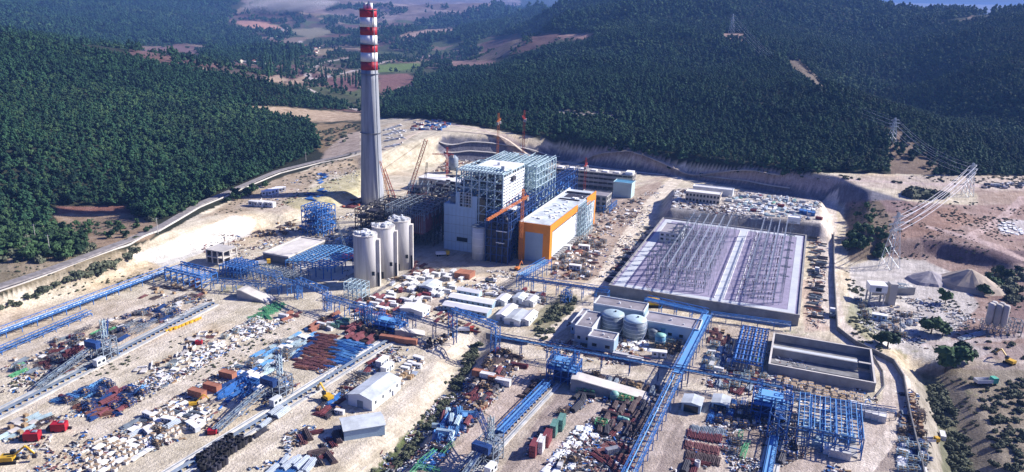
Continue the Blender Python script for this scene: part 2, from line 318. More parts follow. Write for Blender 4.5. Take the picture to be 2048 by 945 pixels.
# ---------------------------------------------------------------- the ground sheet
VX, VY = PXv(GX, GY, HZ)
JX = VX+fbm(GX/9, GY/9, 21)*10; JY = VY+fbm(GX/9, GY/9, 22)*5
far = sm((np.hypot(GX, GY)-600)/900)
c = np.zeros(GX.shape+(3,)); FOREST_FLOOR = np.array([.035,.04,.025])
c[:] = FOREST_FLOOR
def widen(poly): return [((a+600 if a >= 2040 else a-600 if a <= 0 else a), b) for a, b in poly]   # land cover runs on past the frame
def paint(poly, col, cond=None, amt=1.0):
    poly = widen(poly)
    px_ = [q[0] for q in poly]; py_ = [q[1] for q in poly]
    m = (JX > min(px_)-25) & (JX < max(px_)+25) & (JY > min(py_)-14) & (JY < max(py_)+14)
    if cond is not None: m &= cond
    d = sdpoly(JX[m], JY[m]*1.8, [(a, b*1.8) for a, b in poly]); k = (amt*sm(.5-(d+SOFT[m])/7))[:, None]
    c[m] = c[m]*(1-k)+np.array(col)*k
SOFT = fbm(GX/25, GY/25, 55)*9+fbm(GX/5, GY/5, 56)*5
n1 = fbm(GX/40, GY/40, 31); n2 = fbm(GX/12, GY/12, 32)
# valley with small fields
VAL = [(690,245),(560,160),(440,150),(240,125),(260,95),(420,85),(540,105),(470,60),(450,30),(520,0),(1040,0),(960,30),(800,70),(1190,65),(1110,95),(1010,112),(900,140),(830,160),(770,200),(760,240)]
fi = np.floor(GX/120+fbm(GX/200, GY/200, 40)*2); fj = np.floor(GY/170+fbm(GX/200, GY/200, 41)*2); fh = _hash(fi, fj, 3)
FC = np.array([[.15,.09,.08],[.20,.14,.11],[.09,.07,.06],[.08,.10,.05],[.22,.17,.13],[.06,.07,.04],[.13,.08,.075]])
mv = inpoly(JX, JY, VAL) & (GY > 1150); c[mv] = FC[(fh[mv]*7).astype(int) % 7]
FIELDS0 = [([(642,158),(718,152),(720,178),(700,184),(650,172)],(.17,.09,.09)),([(757,150),(815,147),(834,160),(826,186),(760,190)],(.20,.11,.10)),([(757,129),(840,126),(842,138),(757,146)],(.13,.19,.06)),([(900,123),(990,121),(985,136),(905,140)],(.30,.19,.16)),([(797,72),(850,60),(928,56),(905,68),(860,72),(815,82)],(.34,.24,.20)),([(462,42),(520,42),(560,54),(575,66),(530,64),(480,50)],(.40,.22,.17)),([(590,160),(612,150),(616,165),(560,172)],(.34,.25,.18)),([(520,160),(560,150),(575,160),(560,168)],(.36,.27,.20)),([(570,60),(640,56),(680,66),(620,78)],(.22,.20,.14)),([(1115,70),(1188,67),(1170,78),(1120,80)],(.34,.22,.18)),([(620,100),(670,96),(672,108),(630,112)],(.25,.20,.12)),([(262,112),(300,96),(360,92),(400,104),(405,120),(330,112)],(.16,.10,.10))]
for f_, c0 in FIELDS0: paint(f_, c0, GY > 1150)
# opencast far away
md = inpoly(JX, JY, [(480,0),(520,30),(700,45),(900,40),(1040,12),(1040,-40),(480,-40)]) & (GY > 4500); c[md] = (np.array([.17,.13,.13])+np.array([.20,.17,.16])*sm((fbm(GX/420, GY/130, 8)*2+fbm(GX/90, GY/60, 9))*1.6)[..., None])[md]
m = GY > 8500; m &= GX > 2000; c[m] = np.array([.22,.23,.27])  # far mountains: haze painted into the ground colour as pale blue-grey
# clearings and bare earth
paint([(480,212),(560,214),(640,222),(722,226),(722,242),(650,245),(600,242),(560,236),(520,228)], (.42,.32,.22), GY < 1300)
paint([(625,248),(700,246),(722,250),(690,290),(650,312),(625,290)], (.27,.20,.12), GY < 1200); paint([(690,270),(724,262),(724,300),(640,325),(650,300)], (.42,.34,.27), GY < 1200)
paint([(1080,222),(1140,218),(1240,228),(1250,242),(1180,250),(1090,244)], (.27,.25,.24), GY < 1500); paint([(1440,66),(1492,66),(1490,82),(1445,80)], (.32,.22,.18))
paint([(1562,118),(1600,120),(1640,160),(1665,192),(1640,195),(1590,150)], (.16,.13,.10)); paint([(1770,255),(1800,262),(1880,330),(1860,352),(1780,352)], (.20,.15,.11))
paint([(115,415),(260,412),(262,428),(120,432)], (.20,.10,.08)); paint([(110,430),(270,428),(320,450),(300,480),(180,500),(120,470)], (.30,.22,.15)); paint([(10,500),(140,510),(150,535),(60,560),(20,540)], (.32,.25,.18))
# roadside and banks
bank = sm((sdpoly(GX, GY, SITE)))
near = (GY < 1050)
SITEPX = [(-900,1300),(-900,690),(0,595),(130,548),(250,503),(330,466),(405,425),(480,390),(560,356),(640,330),(722,305),(722,250),(760,236),(840,238),(920,250),(1000,262),(1180,300),(1330,324),(1560,352),(1640,345),(1960,352),(2700,352),(2700,1300)]
mk = inpoly(VX+fbm(GX/20, GY/20, 50)*14, VY+fbm(GX/20, GY/20, 51)*6, SITEPX) & (GY < 1150)
base = np.array([.60,.535,.405])[None, None]*(1+.30*n1+.25*n2)[..., None]
base = base*(1-sm((n1+.05)*3)[..., None]*.18*np.array([.4,.8,1.2]))
c[mk] = base[mk]
left_brown = [(0,590),(250,500),(270,520),(200,560),(120,575),(0,620)]; paint(left_brown, (.30,.25,.17), near, .7)
paint([(395,440),(480,392),(560,356),(640,332),(722,308),(722,345),(640,350),(600,400),(560,415),(430,430)], (.33,.25,.17), near, .75)
paint([(470,415),(560,372),(660,385),(610,415),(560,428)], (.50,.42,.33), near, .8); paint([(560,405),(640,370),(722,340),(722,390),(640,425),(600,420)], (.46,.42,.24), near, .8)
paint([(770,345),(765,300),(850,268),(900,290),(880,330),(820,345)], (.58,.52,.38), near, .8)
paint([(200,558),(300,520),(330,545),(240,580),(150,590)], (.50,.38,.22), near, .5)
paint([(265,512),(470,432),(512,440),(500,470),(420,500),(330,535)], (.70,.68,.62), near, .9)
paint([(885,272),(1000,280),(1180,315),(1330,338),(1560,357),(1640,360),(1720,372),(1800,398),(1875,432),(1840,440),(1730,412),(1640,406),(1500,380),(1370,358),(1250,346),(1110,325),(900,322),(872,300)], (.15,.15,.19), near, .95)  # back cut: dark slate, with the shade on the slope put into the colour
paint([(1325,425),(1352,375),(1500,384),(1640,400),(1642,450),(1500,432),(1340,418)], (.55,.50,.44), near, .8)
paint([(1310,440),(1345,415),(1500,430),(1645,450),(1645,478),(1320,445)], (.20,.20,.22), near, .8)  # slope behind the switchyard: its shade painted in as dark grey
paint([(1230,380),(1420,340),(1560,352),(1960,352),(2100,352),(2100,390),(1860,385),(1700,370),(1560,362),(1330,350)], (.42,.33,.30), near, .5)
# right side
paint([(1690,405),(1780,400),(1900,410),(2100,400),(2100,720),(1900,720),(1760,520),(1700,520)], (.27,.18,.16), near, .85)
paint([(1690,420),(1760,400),(1790,460),(1760,520),(1700,525)], (.16,.13,.09), near, .8)
paint([(1950,380),(2100,390),(2100,520),(1960,470)], (.34,.24,.20), near, .7); paint([(1990,440),(2048,440),(2048,480),(2000,470)], (.5,.46,.44), near)
paint([(1700,535),(1760,515),(1850,520),(1900,545),(1960,610),(1900,680),(2000,700),(1900,740),(1840,720),(1750,690),(1720,640),(1700,600)], (.55,.52,.48), near, .85)
paint([(1700,600),(1735,600),(1760,660),(1730,700),(1690,650)], (.22,.24,.12), near, .6)
paint([(1830,740),(1950,730),(2100,720),(2100,1200),(1860,1200)], (.20,.17,.13), near, .8); paint([(1795,735),(1850,760),(1930,1000),(1860,1000),(1840,850)], (.36,.33,.27), near, .7)
paint([(1840,745),(1880,755),(1950,945),(1960,1100),(1900,1100),(1875,850)], (.13,.14,.08), near, .8)
# ditch greenery
dd = sdline(GX, GY, DITCH); gn = fbm(GX/8, GY/8, 61)+fbm(GX/30, GY/30, 62); m = mk & (gn > .42) & (GY < 520); c[m] = c[m]*.45+np.array([.24,.24,.12])*.55
m = near & (dd+fbm(GX/6, GY/6, 60)*6 < 4.5); c[m] = np.array([.13,.16,.07])
m = near & (dd > 4.5) & (dd+n2*10 < 17); c[m] = c[m]*.6+np.array([.42,.37,.28])*.4
paint([(1060,640),(1120,590),(1155,590),(1150,620),(1070,680)], (.22,.21,.12), near, .8)
paint([(820,640),(1000,680),(1200,730),(1500,790),(1800,860),(1850,945),(1850,1100),(700,1100),(800,905),(930,720)], (.42,.35,.29), near, .6)
paint([(1180,590),(1420,650),(1600,670),(1660,680),(1760,760),(1700,830),(1350,760),(1080,690),(1140,640)], (.40,.33,.28), near, .6)
# churned brown earth and pale tracks over the right yards
for pl, col, a in [([(1015,800),(1060,730),(1110,755),(940,945),(900,945)], (.34,.25,.21), .8), ([(1110,790),(1330,790),(1330,945),(1000,945)], (.31,.25,.22), .8), ([(1330,780),(1600,800),(1800,860),(1840,945),(1300,945)], (.32,.26,.225), .8),
    ([(1600,560),(1660,560),(1660,660),(1610,665)], (.52,.36,.30), .5), ([(1130,440),(1290,370),(1330,360),(1230,560),(1100,560)], (.36,.27,.22), .75), ([(860,690),(920,700),(860,800),(760,850),(700,830)], (.55,.49,.40), .5),
    ([(700,470),(880,420),(1040,520),(1080,545),(830,550),(690,560)], (.34,.31,.28), .6), ([(0,700),(200,600),(420,600),(380,660),(200,740),(0,800)], (.48,.38,.30), .35)]:
    paint(pl, col, near, a)
def roadpaint(pts, wdt, col, a=.8):
    global c
    pw = [P(*q)[:2] for q in pts]; d = sdline(GX, GY, pw); m = (d < wdt) ; c[m] = c[m]*(1-a)+np.array(col)*a
HAUL = (.72,.64,.51)
roadpaint([(1362,346),(1310,400),(1262,470),(1215,555),(1165,585)], 6.5, HAUL, .95); roadpaint([(1660,400),(1655,480),(1652,560),(1665,640),(1720,690),(1790,750),(1800,810),(1760,870),(1700,945)], 6.5, (.66,.58,.49), .95)
roadpaint([(1060,740),(980,840),(890,945)], 4, (.58,.45,.36)); roadpaint([(1440,945),(1380,830),(1400,800)], 5, HAUL); roadpaint([(880,595),(800,640),(720,700),(600,800),(440,945)], 4, HAUL, .5)
roadpaint([(820,640),(1000,690),(1200,740),(1500,800),(1700,830)], 5, HAUL, .6); roadpaint([(200,945),(600,640),(700,640)], 5, HAUL, .4); roadpaint([(0,880),(330,700),(460,600)], 4, HAUL, .4)
roadpaint([(1190,600),(1140,640),(1060,690)], 4, HAUL); roadpaint([(840,560),(1000,560),(1090,540)], 5, HAUL, .6)
LANES = []
for pts_, w_ in (([(0,830),(150,770),(300,700),(470,610)],5), ([(200,865),(330,792),(450,722),(560,665),(690,600)],5), ([(440,965),(560,862),(640,792),(760,692),(830,660)],4), ([(700,900),(800,830),(880,742),(920,702)],7), ([(1060,740),(980,840),(890,945)],4), ([(1440,945),(1380,830),(1400,790)],4.5), ([(1050,945),(1135,848),(1200,812)],4), ([(820,640),(1000,690),(1200,740),(1500,800),(1700,830)],4.5), ([(1560,960),(1720,885),(1790,800)],5), ([(0,720),(200,640),(380,585)],3), ([(0,905),(120,850),(200,848)],4), ([(600,905),(680,850),(800,800)],3.5), ([(1290,960),(1330,850),(1350,800)],3), ([(880,600),(820,640)],4)):
    LANES.append(([P(*q)[:2] for q in pts_], w_)); roadpaint(pts_, w_, (.62,.55,.44) if pts_[0][0] < 850 else (.50,.42,.35), .75)
paint([(1840,475),(1960,498),(2060,520),(2060,550),(1900,525),(1850,505)], (.13,.09,.10), near, .85); paint([(1790,425),(1900,415),(1960,440),(1880,470),(1800,480)], (.30,.19,.14), near, .7); paint([(2000,480),(2060,470),(2060,520)], (.20,.12,.13), near, .8); paint([(1975,590),(2060,570),(2060,660),(2020,640)], (.20,.13,.12), near, .7); paint([(1860,700),(1900,690),(2060,690),(2060,740),(1930,740)], (.40,.33,.30), near, .6)  # first patch paints the shade on the right-hand slope into the ground
roadpaint([(850,243),(1000,272),(1180,312),(1330,335),(1560,354),(1700,360),(1960,372),(2048,378)], 4, (.52,.42,.38), .7); roadpaint([(2048,395),(2000,440),(1940,475),(1990,490),(2048,520)], 3.5, (.52,.40,.36), .8); roadpaint([(1860,455),(1950,480),(2048,520)], 3.5, (.52,.40,.36), .8)
roadpaint([(2048,672),(1930,685),(1850,690)], 3, (.55,.48,.45), .8); roadpaint([(1850,545),(1990,555),(2048,555)], 1.5, (.6,.55,.5), .8)
for rp, rw in (([(622,162),(670,150),(718,140),(820,118),(860,112)],7),([(620,160),(612,142),(640,126),(700,116)],7),([(544,76),(572,56)],14),([(548,108),(575,103),(595,90),(602,82)],9),([(480,112),(520,110),(548,108)],8),([(612,176),(660,200),(700,214),(722,222)],6),([(400,88),(428,75),(438,58),(425,46)],8),([(800,175),(840,168),(870,150),(900,150)],6)): roadpaint(rp, rw, (.46,.40,.38), .9)
roadpaint([(1840,58),(1930,40),(2000,28)], 5, (.34,.25,.22), .6); roadpaint([(530,110),(600,95),(640,108)], 5, (.46,.40,.40), .7)
me = bpy.data.meshes.new('ground'); nr, nc = GX.shape
verts = np.stack([GX, GY, HZ], -1).reshape(-1, 3); me.vertices.add(len(verts)); me.vertices.foreach_set('co', verts.ravel())
idx = np.arange(nr*nc).reshape(nr, nc); q = np.stack([idx[:-1,:-1], idx[:-1,1:], idx[1:,1:], idx[1:,:-1]], -1).reshape(-1, 4)
me.loops.add(q.size); me.loops.foreach_set('vertex_index', q.ravel()); me.polygons.add(len(q)); me.polygons.foreach_set('loop_start', np.arange(0, q.size, 4)); me.polygons.foreach_set('loop_total', np.full(len(q), 4))
me.polygons.foreach_set('use_smooth', np.ones(len(q), bool)); me.update(calc_edges=True)
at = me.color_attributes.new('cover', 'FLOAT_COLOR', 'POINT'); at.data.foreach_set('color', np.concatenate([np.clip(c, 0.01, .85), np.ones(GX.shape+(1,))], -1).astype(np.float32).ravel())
gm = bpy.data.materials.new('earth'); gm.use_nodes = True; n = gm.node_tree; b = n.nodes['Principled BSDF']; b.inputs['Roughness'].default_value = .95; b.inputs['Specular IOR Level'].default_value = .1
ca = n.nodes.new('ShaderNodeVertexColor'); ca.layer_name = 'cover'; g = n.nodes.new('ShaderNodeNewGeometry')
def nzn(scale, det=6, rgh=.7):
    z = n.nodes.new('ShaderNodeTexNoise'); z.inputs['Scale'].default_value = scale; z.inputs['Detail'].default_value = det; z.inputs['Roughness'].default_value = rgh; n.links.new(g.outputs['Position'], z.inputs['Vector']); return z
na, nb = nzn(.12), nzn(.9, 4)
def mrg(src, a, b_, c_, d_):
    r = n.nodes.new('ShaderNodeMapRange'); r.inputs[1].default_value = a; r.inputs[2].default_value = b_; r.inputs[3].default_value = c_; r.inputs[4].default_value = d_; n.links.new(src, r.inputs[0]); return r.outputs[0]
mp_ = n.nodes.new('ShaderNodeMapping'); mp_.inputs['Rotation'].default_value = (0, 0, -math.radians(64)); n.links.new(g.outputs['Position'], mp_.inputs[0])
mp2 = n.nodes.new('ShaderNodeMapping'); mp2.inputs['Scale'].default_value = (.035, .55, .05); n.links.new(mp_.outputs[0], mp2.inputs[0]); ns = n.nodes.new('ShaderNodeTexNoise'); ns.inputs['Scale'].default_value = 1; ns.inputs['Detail'].default_value = 5; ns.inputs['Roughness'].default_value = .7; n.links.new(mp2.outputs[0], ns.inputs['Vector'])
mu = n.nodes.new('ShaderNodeMath'); mu.operation = 'MULTIPLY'; n.links.new(mrg(na.outputs['Fac'], .3, .7, .66, 1.22), mu.inputs[0]); n.links.new(mrg(nb.outputs['Fac'], .3, .7, .75, 1.2), mu.inputs[1])
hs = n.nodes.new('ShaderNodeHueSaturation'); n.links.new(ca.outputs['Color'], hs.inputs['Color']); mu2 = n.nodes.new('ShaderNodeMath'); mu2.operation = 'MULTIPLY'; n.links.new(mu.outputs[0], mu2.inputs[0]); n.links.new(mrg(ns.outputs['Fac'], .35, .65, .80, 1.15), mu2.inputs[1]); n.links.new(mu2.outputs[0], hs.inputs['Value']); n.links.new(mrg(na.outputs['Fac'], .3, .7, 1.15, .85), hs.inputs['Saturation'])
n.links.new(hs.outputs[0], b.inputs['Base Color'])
bp = n.nodes.new('ShaderNodeBump'); bp.inputs['Strength'].default_value = .6; bp.inputs['Distance'].default_value = 1.2; n.links.new(nb.outputs['Fac'], bp.inputs['Height']); n.links.new(bp.outputs[0], b.inputs['Normal'])
me.materials.append(gm); go = bpy.data.objects.new('ground', me); COL.objects.link(go); go['kind'] = 'structure'
# ---------------------------------------------------------------- trees
def crown_mesh(name, kind, seed, leaf):
    r = random.Random(seed); mb = MB()
    if kind == 'pine': lobes = [(r.gauss(0,.9), r.gauss(0,.9), 3.2+k*1.15, (2.5-.33*k)*r.uniform(.85,1.15), r.uniform(1.1,1.6)) for k in range(6)]
    elif kind == 'oak': lobes = [(r.gauss(0,1.1), r.gauss(0,1.1), r.uniform(2.6,5.2), r.uniform(1.6,2.6), r.uniform(1.2,1.9)) for k in range(7)]
    elif kind == 'poplar': lobes = [(r.gauss(0,.2), r.gauss(0,.2), 2.5+k*2.0, (1.5-.1*k)*r.uniform(.85,1.1), 1.9) for k in range(7)]
    else: lobes = [(r.gauss(0,.9), r.gauss(0,.9), r.uniform(.5,1.6), r.uniform(1.0,1.7), r.uniform(.7,1.1)) for k in range(5)]
    for (x, y, z, R, hh) in lobes:
        for k in range(26):
            a = r.uniform(0, 6.283); e = math.asin(r.uniform(-.6, 1)); rr = r.uniform(.7, 1.12)
            px, py, pz = x+R*rr*math.cos(a)*math.cos(e), y+R*rr*math.sin(a)*math.cos(e), z+hh*rr*math.sin(e)
            nrm = Vector((math.cos(a)*math.cos(e)+r.gauss(0,.5), math.sin(a)*math.cos(e)+r.gauss(0,.5), math.sin(e)+.4+r.gauss(0,.5))).normalized()
            u = nrm.orthogonal().normalized(); v = nrm.cross(u); s_ = r.uniform(.45, .95)*(R/2)**.5; q0 = Vector((px,py,pz))
            ang = r.uniform(0, 3); u2 = u*math.cos(ang)+v*math.sin(ang); v2 = nrm.cross(u2)
            mb.add([tuple(q0+u2*s_), tuple(q0+v2*s_*.9+nrm*-.2), tuple(q0-u2*s_*.8), tuple(q0-v2*s_-nrm*.25)], [(0,1,2,3)])
        n_ = 6; rows = [(.0,-1),(.75,-.5),(.85,.1),(.6,.65),(.0,.9)]    # a rough inner body so no sky shows in the core
        mb.lathe([(max(.02, a*R*r.uniform(.75,.95)), z+b_*hh*.9) for a, b_ in rows], x, y, 6)
    return mb.mesh(name, leaf)
def trunk_mesh(kind):
    mb = MB(); h = {'pine': 7, 'oak': 4.4, 'poplar': 14, 'scrub': 1.2}[kind]; mb.lathe([(.28,-.6),(.2,h*.5),(.08,h)], n=6)
    if kind != 'scrub':
        for k in range(5): a = k*2.4; mb.tube((0,0,h*(.45+.09*k)), (math.cos(a)*1.5*(1-.1*k)*(.4 if kind == 'poplar' else 1), math.sin(a)*1.5*(1-.1*k)*(.4 if kind == 'poplar' else 1), h*(.45+.09*k)+1), .07, 5)
    return mb.mesh('trunk', 'bark')
CM = {'pine': [crown_mesh('pine_crown', 'pine', k, 'pine_leaf') for k in range(3)], 'oak': [crown_mesh('oak_crown', 'oak', 10+k, 'oak_leaf') for k in range(3)], 'scrub': [crown_mesh('scrub_crown', 'scrub', 20+k, 'scrub_leaf') for k in range(2)], 'poplar': [crown_mesh('poplar_crown', 'poplar', 30, 'pine_leaf')]}
TM = {k: trunk_mesh(k) for k in CM}
FL = [(-60,60),(60,78),(200,105),(350,138),(500,163),(600,183),(695,212),(690,222),(560,214),(480,211),(560,236),(620,246),(640,300),(600,322),(540,345),(470,372),(410,400),(370,425),(300,445),(262,428),(262,412),(115,415),(100,440),(130,470),(190,500),(120,525),(60,560),(-60,590)]
FR = [(765,238),(770,205),(800,185),(850,160),(900,148),(980,140),(1060,110),(1120,92),(1190,82),(1190,66),(1100,66),(1010,72),(930,80),(840,85),(790,70),(900,40),(1000,14),(1100,-10),(1400,-40),(2200,-40),(2200,360),(1980,352),(1900,352),(1640,343),(1560,348),(1330,322),(1180,298),(1000,260),(920,248),(840,233)]
FF = [(-60,-40),(520,-40),(455,30),(455,55),(560,100),(620,110),(560,125),(400,125),(420,92),(330,88),(250,95),(240,115),(350,140),(200,105),(-60,60)]
FIELDS = [[(642,158),(718,152),(720,178),(700,184),(650,172)],[(757,150),(815,147),(834,160),(826,186),(760,190)],[(757,129),(840,126),(842,138),(757,146)],[(900,123),(990,121),(985,136),(905,140)],[(797,72),(850,60),(928,56),(905,68),(860,72),(815,82)],[(462,42),(520,42),(560,54),(575,66),(530,64),(480,50)],[(590,160),(612,150),(616,165),(560,172)],[(520,160),(560,150),(575,160),(560,168)],[(570,60),(640,56),(680,66),(620,78)],[(1115,70),(1188,67),(1170,78),(1120,80)],[(620,100),(670,96),(672,108),(630,112)],[(270,112),(300,98),(360,94),(395,104),(400,118),(330,112)]]
HOLES = FIELDS+[[(1100,226),(1140,223),(1160,229),(1225,229),(1240,238),(1205,241),(1150,236)],[(1440,67),(1490,68),(1488,80),(1446,79)],[(1564,120),(1598,122),(1640,165),(1660,190),(1640,192),(1592,150)],[(1780,330),(1850,330),(1860,352),(1780,352)],[(1820,56),(1930,36),(2010,24),(2010,32),(1930,46)]]
def cand(y0, y1, sp, polys, thin=1.0, seed=0):
    rs = np.random.RandomState(seed); y = np.arange(y0, y1, sp*.9); out = []
    for yy in y:
        xs = np.arange(-.92*yy, .92*yy, sp); out.append(np.stack([xs+rs.uniform(-.55, .55, len(xs))*sp, yy+rs.uniform(-.5, .5, len(xs))*sp], 1))
    p = np.concatenate(out); x, y = p.T; z = hzv(x, y); vx, vy = PXv(x, y, z); m = np.zeros(len(x), bool)
    for pl in polys: m |= inpoly(vx, vy, widen(pl) if len(pl) > 4 else pl)
    for h in HOLES: m &= ~inpoly(vx, vy, h)
    dens = fbm(x/60, y/60, 71)+fbm(x/18, y/18, 72)*.7; m &= (rs.rand(len(x)) < thin*(.95+dens*.9))
    return np.stack([x, y, z, vx, vy], 1)[m]
SPG = inpoly
forest = [cand(420, 1300, 4.9, [FL], 1, 1), cand(700, 1350, 5.2, [FR], .97, 2), cand(1350, 2100, 7.6, [FR, FF], 1, 3), cand(2100, 4200, 14, [FR, FF], 1, 4), cand(4200, 7600, 26, [FR, FF], 1, 5)]
scl = [.86, .86, 1.2, 1.9, 3.6]
A = np.concatenate([np.column_stack([f, np.full(len(f), s)]) for f, s in zip(forest, scl)])
thin_corr = inpoly(A[:,3], A[:,4], [(1765,250),(1800,255),(1900,345),(1860,352),(1780,352)]); A = A[~(thin_corr & (RNG.rand(len(A)) < .75))]
# hedges and copses scattered through the valley
hv = cand(1150, 2600, 9, [VAL], .9, 6); k1 = fbm(hv[:,0]/45, hv[:,1]/70, 90)
fe = np.minimum(np.abs((hv[:,0]/120+fbm(hv[:,0]/200, hv[:,1]/200, 40)*2) % 1), np.abs((hv[:,1]/170+fbm(hv[:,0]/200, hv[:,1]/200, 41)*2) % 1))
hv = hv[(k1 > .10) | (fe < .08)]; hv2 = cand(2600, 5000, 20, [VAL], .9, 7); hv2 = hv2[fbm(hv2[:,0]/90, hv2[:,1]/200, 91) > .03]
A = np.concatenate([A, np.column_stack([hv, np.full(len(hv), 1.0)]), np.column_stack([hv2, np.full(len(hv2), 2.0)])])
dist = np.hypot(A[:,0], A[:,1]); isnear = (dist < 560) & (A[:,3] > -5) & (A[:,4] < 600); order = np.argsort(dist+np.where((A[:,3] > 0) & (A[:,3] < 2048), 0, 1e5)); ind = order[:290]
mask = np.ones(len(A), bool); mask[ind] = False
lead = A[ind]
TREES = {}
def tree(kind, x, y, z, s, rz, label, group, nm=None, cat='tree'):
    k = (kind, random.randrange(len(CM[kind])))
    t = thing(nm or kind+'_tree', label, cat, (x, y, z), rz, group); s3 = (s*random.uniform(.85,1.15), s*random.uniform(.85,1.15), s*random.uniform(.85,1.2)); t.scale = s3
    for nme, me_ in (('crown', CM[kind][k[1]]), ('trunk', TM[kind])):
        o = bpy.data.objects.new(nme, me_); COL.objects.link(o); o.parent = t
    return t
for x, y, z, vx, vy, s in lead:
    kd = 'pine' if random.random() < .62 else 'oak'
    if vy > 440: kd = 'oak' if random.random() < .6 else 'scrub'
    s2 = random.uniform(.65, 1.15)
    if kd == 'scrub': tree('scrub', x, y, z, s2*1.6, random.uniform(0, 6), 'low grey-green shrub on the hillside just above the asphalt road', 'shrubs above the asphalt road', 'shrub', 'shrub')
    elif kd == 'pine': tree('pine', x, y, z, s2, random.uniform(0, 6), 'dark conical pine at the near edge of the hillside forest above the asphalt road', 'pines at the forest edge above the road')
    else: tree('oak', x, y, z, s2, random.uniform(0, 6), 'round-crowned broadleaf tree at the near edge of the hillside forest above the asphalt road', 'broadleaf trees at the forest edge above the road', 'broadleaf_tree')
def forest_mass(name, pts, variants):
    """one mass of uncounted trees: points with crowns instanced on them"""
    me = bpy.data.meshes.new(name); me.vertices.add(len(pts)); me.vertices.foreach_set('co', pts[:, :3].astype(np.float32).ravel())
    def attr(nm, ty, v): a = me.attributes.new(nm, ty, 'POINT'); a.data.foreach_set('value', v)
    big = .75+.9*vnoise(pts[:,0]/70, pts[:,1]/70, 5)
    attr('size', 'FLOAT', (pts[:,5]*RNG.uniform(.45, 1.25, len(pts))*big).astype(np.float32)); attr('turn', 'FLOAT', RNG.uniform(0, 6.28, len(pts)).astype(np.float32))
    kn = vnoise(pts[:,0]/120, pts[:,1]/120, 6)+RNG.uniform(-.35, .35, len(pts)); attr('variety', 'INT', np.where(kn < .62, RNG.randint(0, 3, len(pts)), 3+RNG.randint(0, 3, len(pts))).astype(np.int32))
    o = bpy.data.objects.new(name, me); COL.objects.link(o); o['kind'] = 'stuff'
    ng = bpy.data.node_groups.new(name, 'GeometryNodeTree'); ng.interface.new_socket('Geometry', in_out='INPUT', socket_type='NodeSocketGeometry'); ng.interface.new_socket('Geometry', in_out='OUTPUT', socket_type='NodeSocketGeometry')
    N = ng.nodes; L = ng.links; gi = N.new('NodeGroupInput'); gout = N.new('NodeGroupOutput'); join = N.new('GeometryNodeJoinGeometry')
    def named(nm, dt): a = N.new('GeometryNodeInputNamedAttribute'); a.data_type = dt; a.inputs[0].default_value = nm; return a.outputs[0]
    pt = N.new('GeometryNodeMeshToPoints'); L.new(gi.outputs[0], pt.inputs[0]); sz = named('size', 'FLOAT'); tn = named('turn', 'FLOAT'); va = named('variety', 'INT')
    cx = N.new('ShaderNodeCombineXYZ'); L.new(tn, cx.inputs[2])
    for k, src in enumerate(variants):
        oi = N.new('GeometryNodeObjectInfo'); oi.inputs[0].default_value = src; cp = N.new('FunctionNodeCompare'); cp.data_type = 'INT'; cp.operation = 'EQUAL'; L.new(va, cp.inputs[2]); cp.inputs[3].default_value = k
        ip = N.new('GeometryNodeInstanceOnPoints'); L.new(pt.outputs[0], ip.inputs[0]); L.new(cp.outputs[0], ip.inputs['Selection']); L.new(oi.outputs['Geometry'], ip.inputs['Instance']); oi.inputs['As Instance'].default_value = True
        L.new(cx.outputs[0], ip.inputs['Rotation']); L.new(sz, ip.inputs['Scale']); L.new(ip.outputs[0], join.inputs[0])
    L.new(join.outputs[0], gout.inputs[0]); md = o.modifiers.new('trees', 'NODES'); md.node_group = ng; return o
VAR = []
for k in ('pine', 'oak'):
    for me_ in CM[k]:
        mm = me_.copy(); VAR.append(bpy.data.objects.new('forest_tree_source', mm))
R_ = A[mask]; lm = inpoly(R_[:,3], R_[:,4], widen(FL)) & (R_[:,1] < 1300)
o = forest_mass('hillside_forest', R_[lm], VAR); tagit(o, 'dense dark green forest covering the near hillside behind the road', 'forest', None, 'stuff')
o = forest_mass('far_forest', R_[~lm], VAR); tagit(o, 'dark forest over the big hill and the far valley sides', 'forest', None, 'stuff')
print('TREES', len(A), 'near', lm.sum())
# ---------------------------------------------------------------- chimney
def gz(px, py, z=0): x, y = G(px, py, z); return x, y
cx_, cy_ = gz(745, 405); t = thing('chimney', 'tall grey concrete chimney with red and white painted bands at its top', 'chimney', (cx_, cy_, 0))
def zat(py):
    lo, hi = 0, 200
    for _ in range(30):
        m = (lo+hi)/2
        if float(PXv(cx_, cy_, m)[1]) > py: lo = m
        else: hi = m
    return m
zs = [zat(v) for v in (18, 35, 54, 70.5, 89, 105, 123, 140)]; rad = lambda z: 6.75 if z > zs[-1] else 6.75+3.1*((zs[-1]-z)/zs[-1])**1.15
shaft_ = part(t, 'shaft', MB().lathe([(rad(z), z) for z in np.linspace(-1, zs[-1], 14)], n=40), 'chimney_concrete', True)
for k in range(7): part(t, 'painted_band', MB().lathe([(6.78, zs[k+1]), (6.78, zs[k])], n=40), 'white_paint' if k % 2 else 'red_paint', True, label=('white' if k % 2 else 'red')+' painted band')
for a in (-1.9, 1.9): part(t, 'flue', MB().lathe([(1.9, zs[0]-1), (1.9, zs[0]+4.5), (1.7, zs[0]+4.5), (1.7, zs[0]+2)], a, -.3, 18), 'steel_white', True)
part(t, 'rim_platform', MB().lathe([(7.6, zs[0]-.9), (7.6, zs[0]-.6)], n=32), 'steel_grey')
for z in (zs[4], zs[-1]-3, 60):
    part(shaft_, 'inspection_platform', MB().lathe([(rad(z)+1.1, z), (rad(z)+1.1, z+.25)], n=32), 'concrete_dark')
mb = MB(); mb.bar((rad(0)*.76, -rad(0)*.76, 0), (5.1, -5.1, zs[0]), .6); part(shaft_, 'ladder', mb, 'steel_grey')
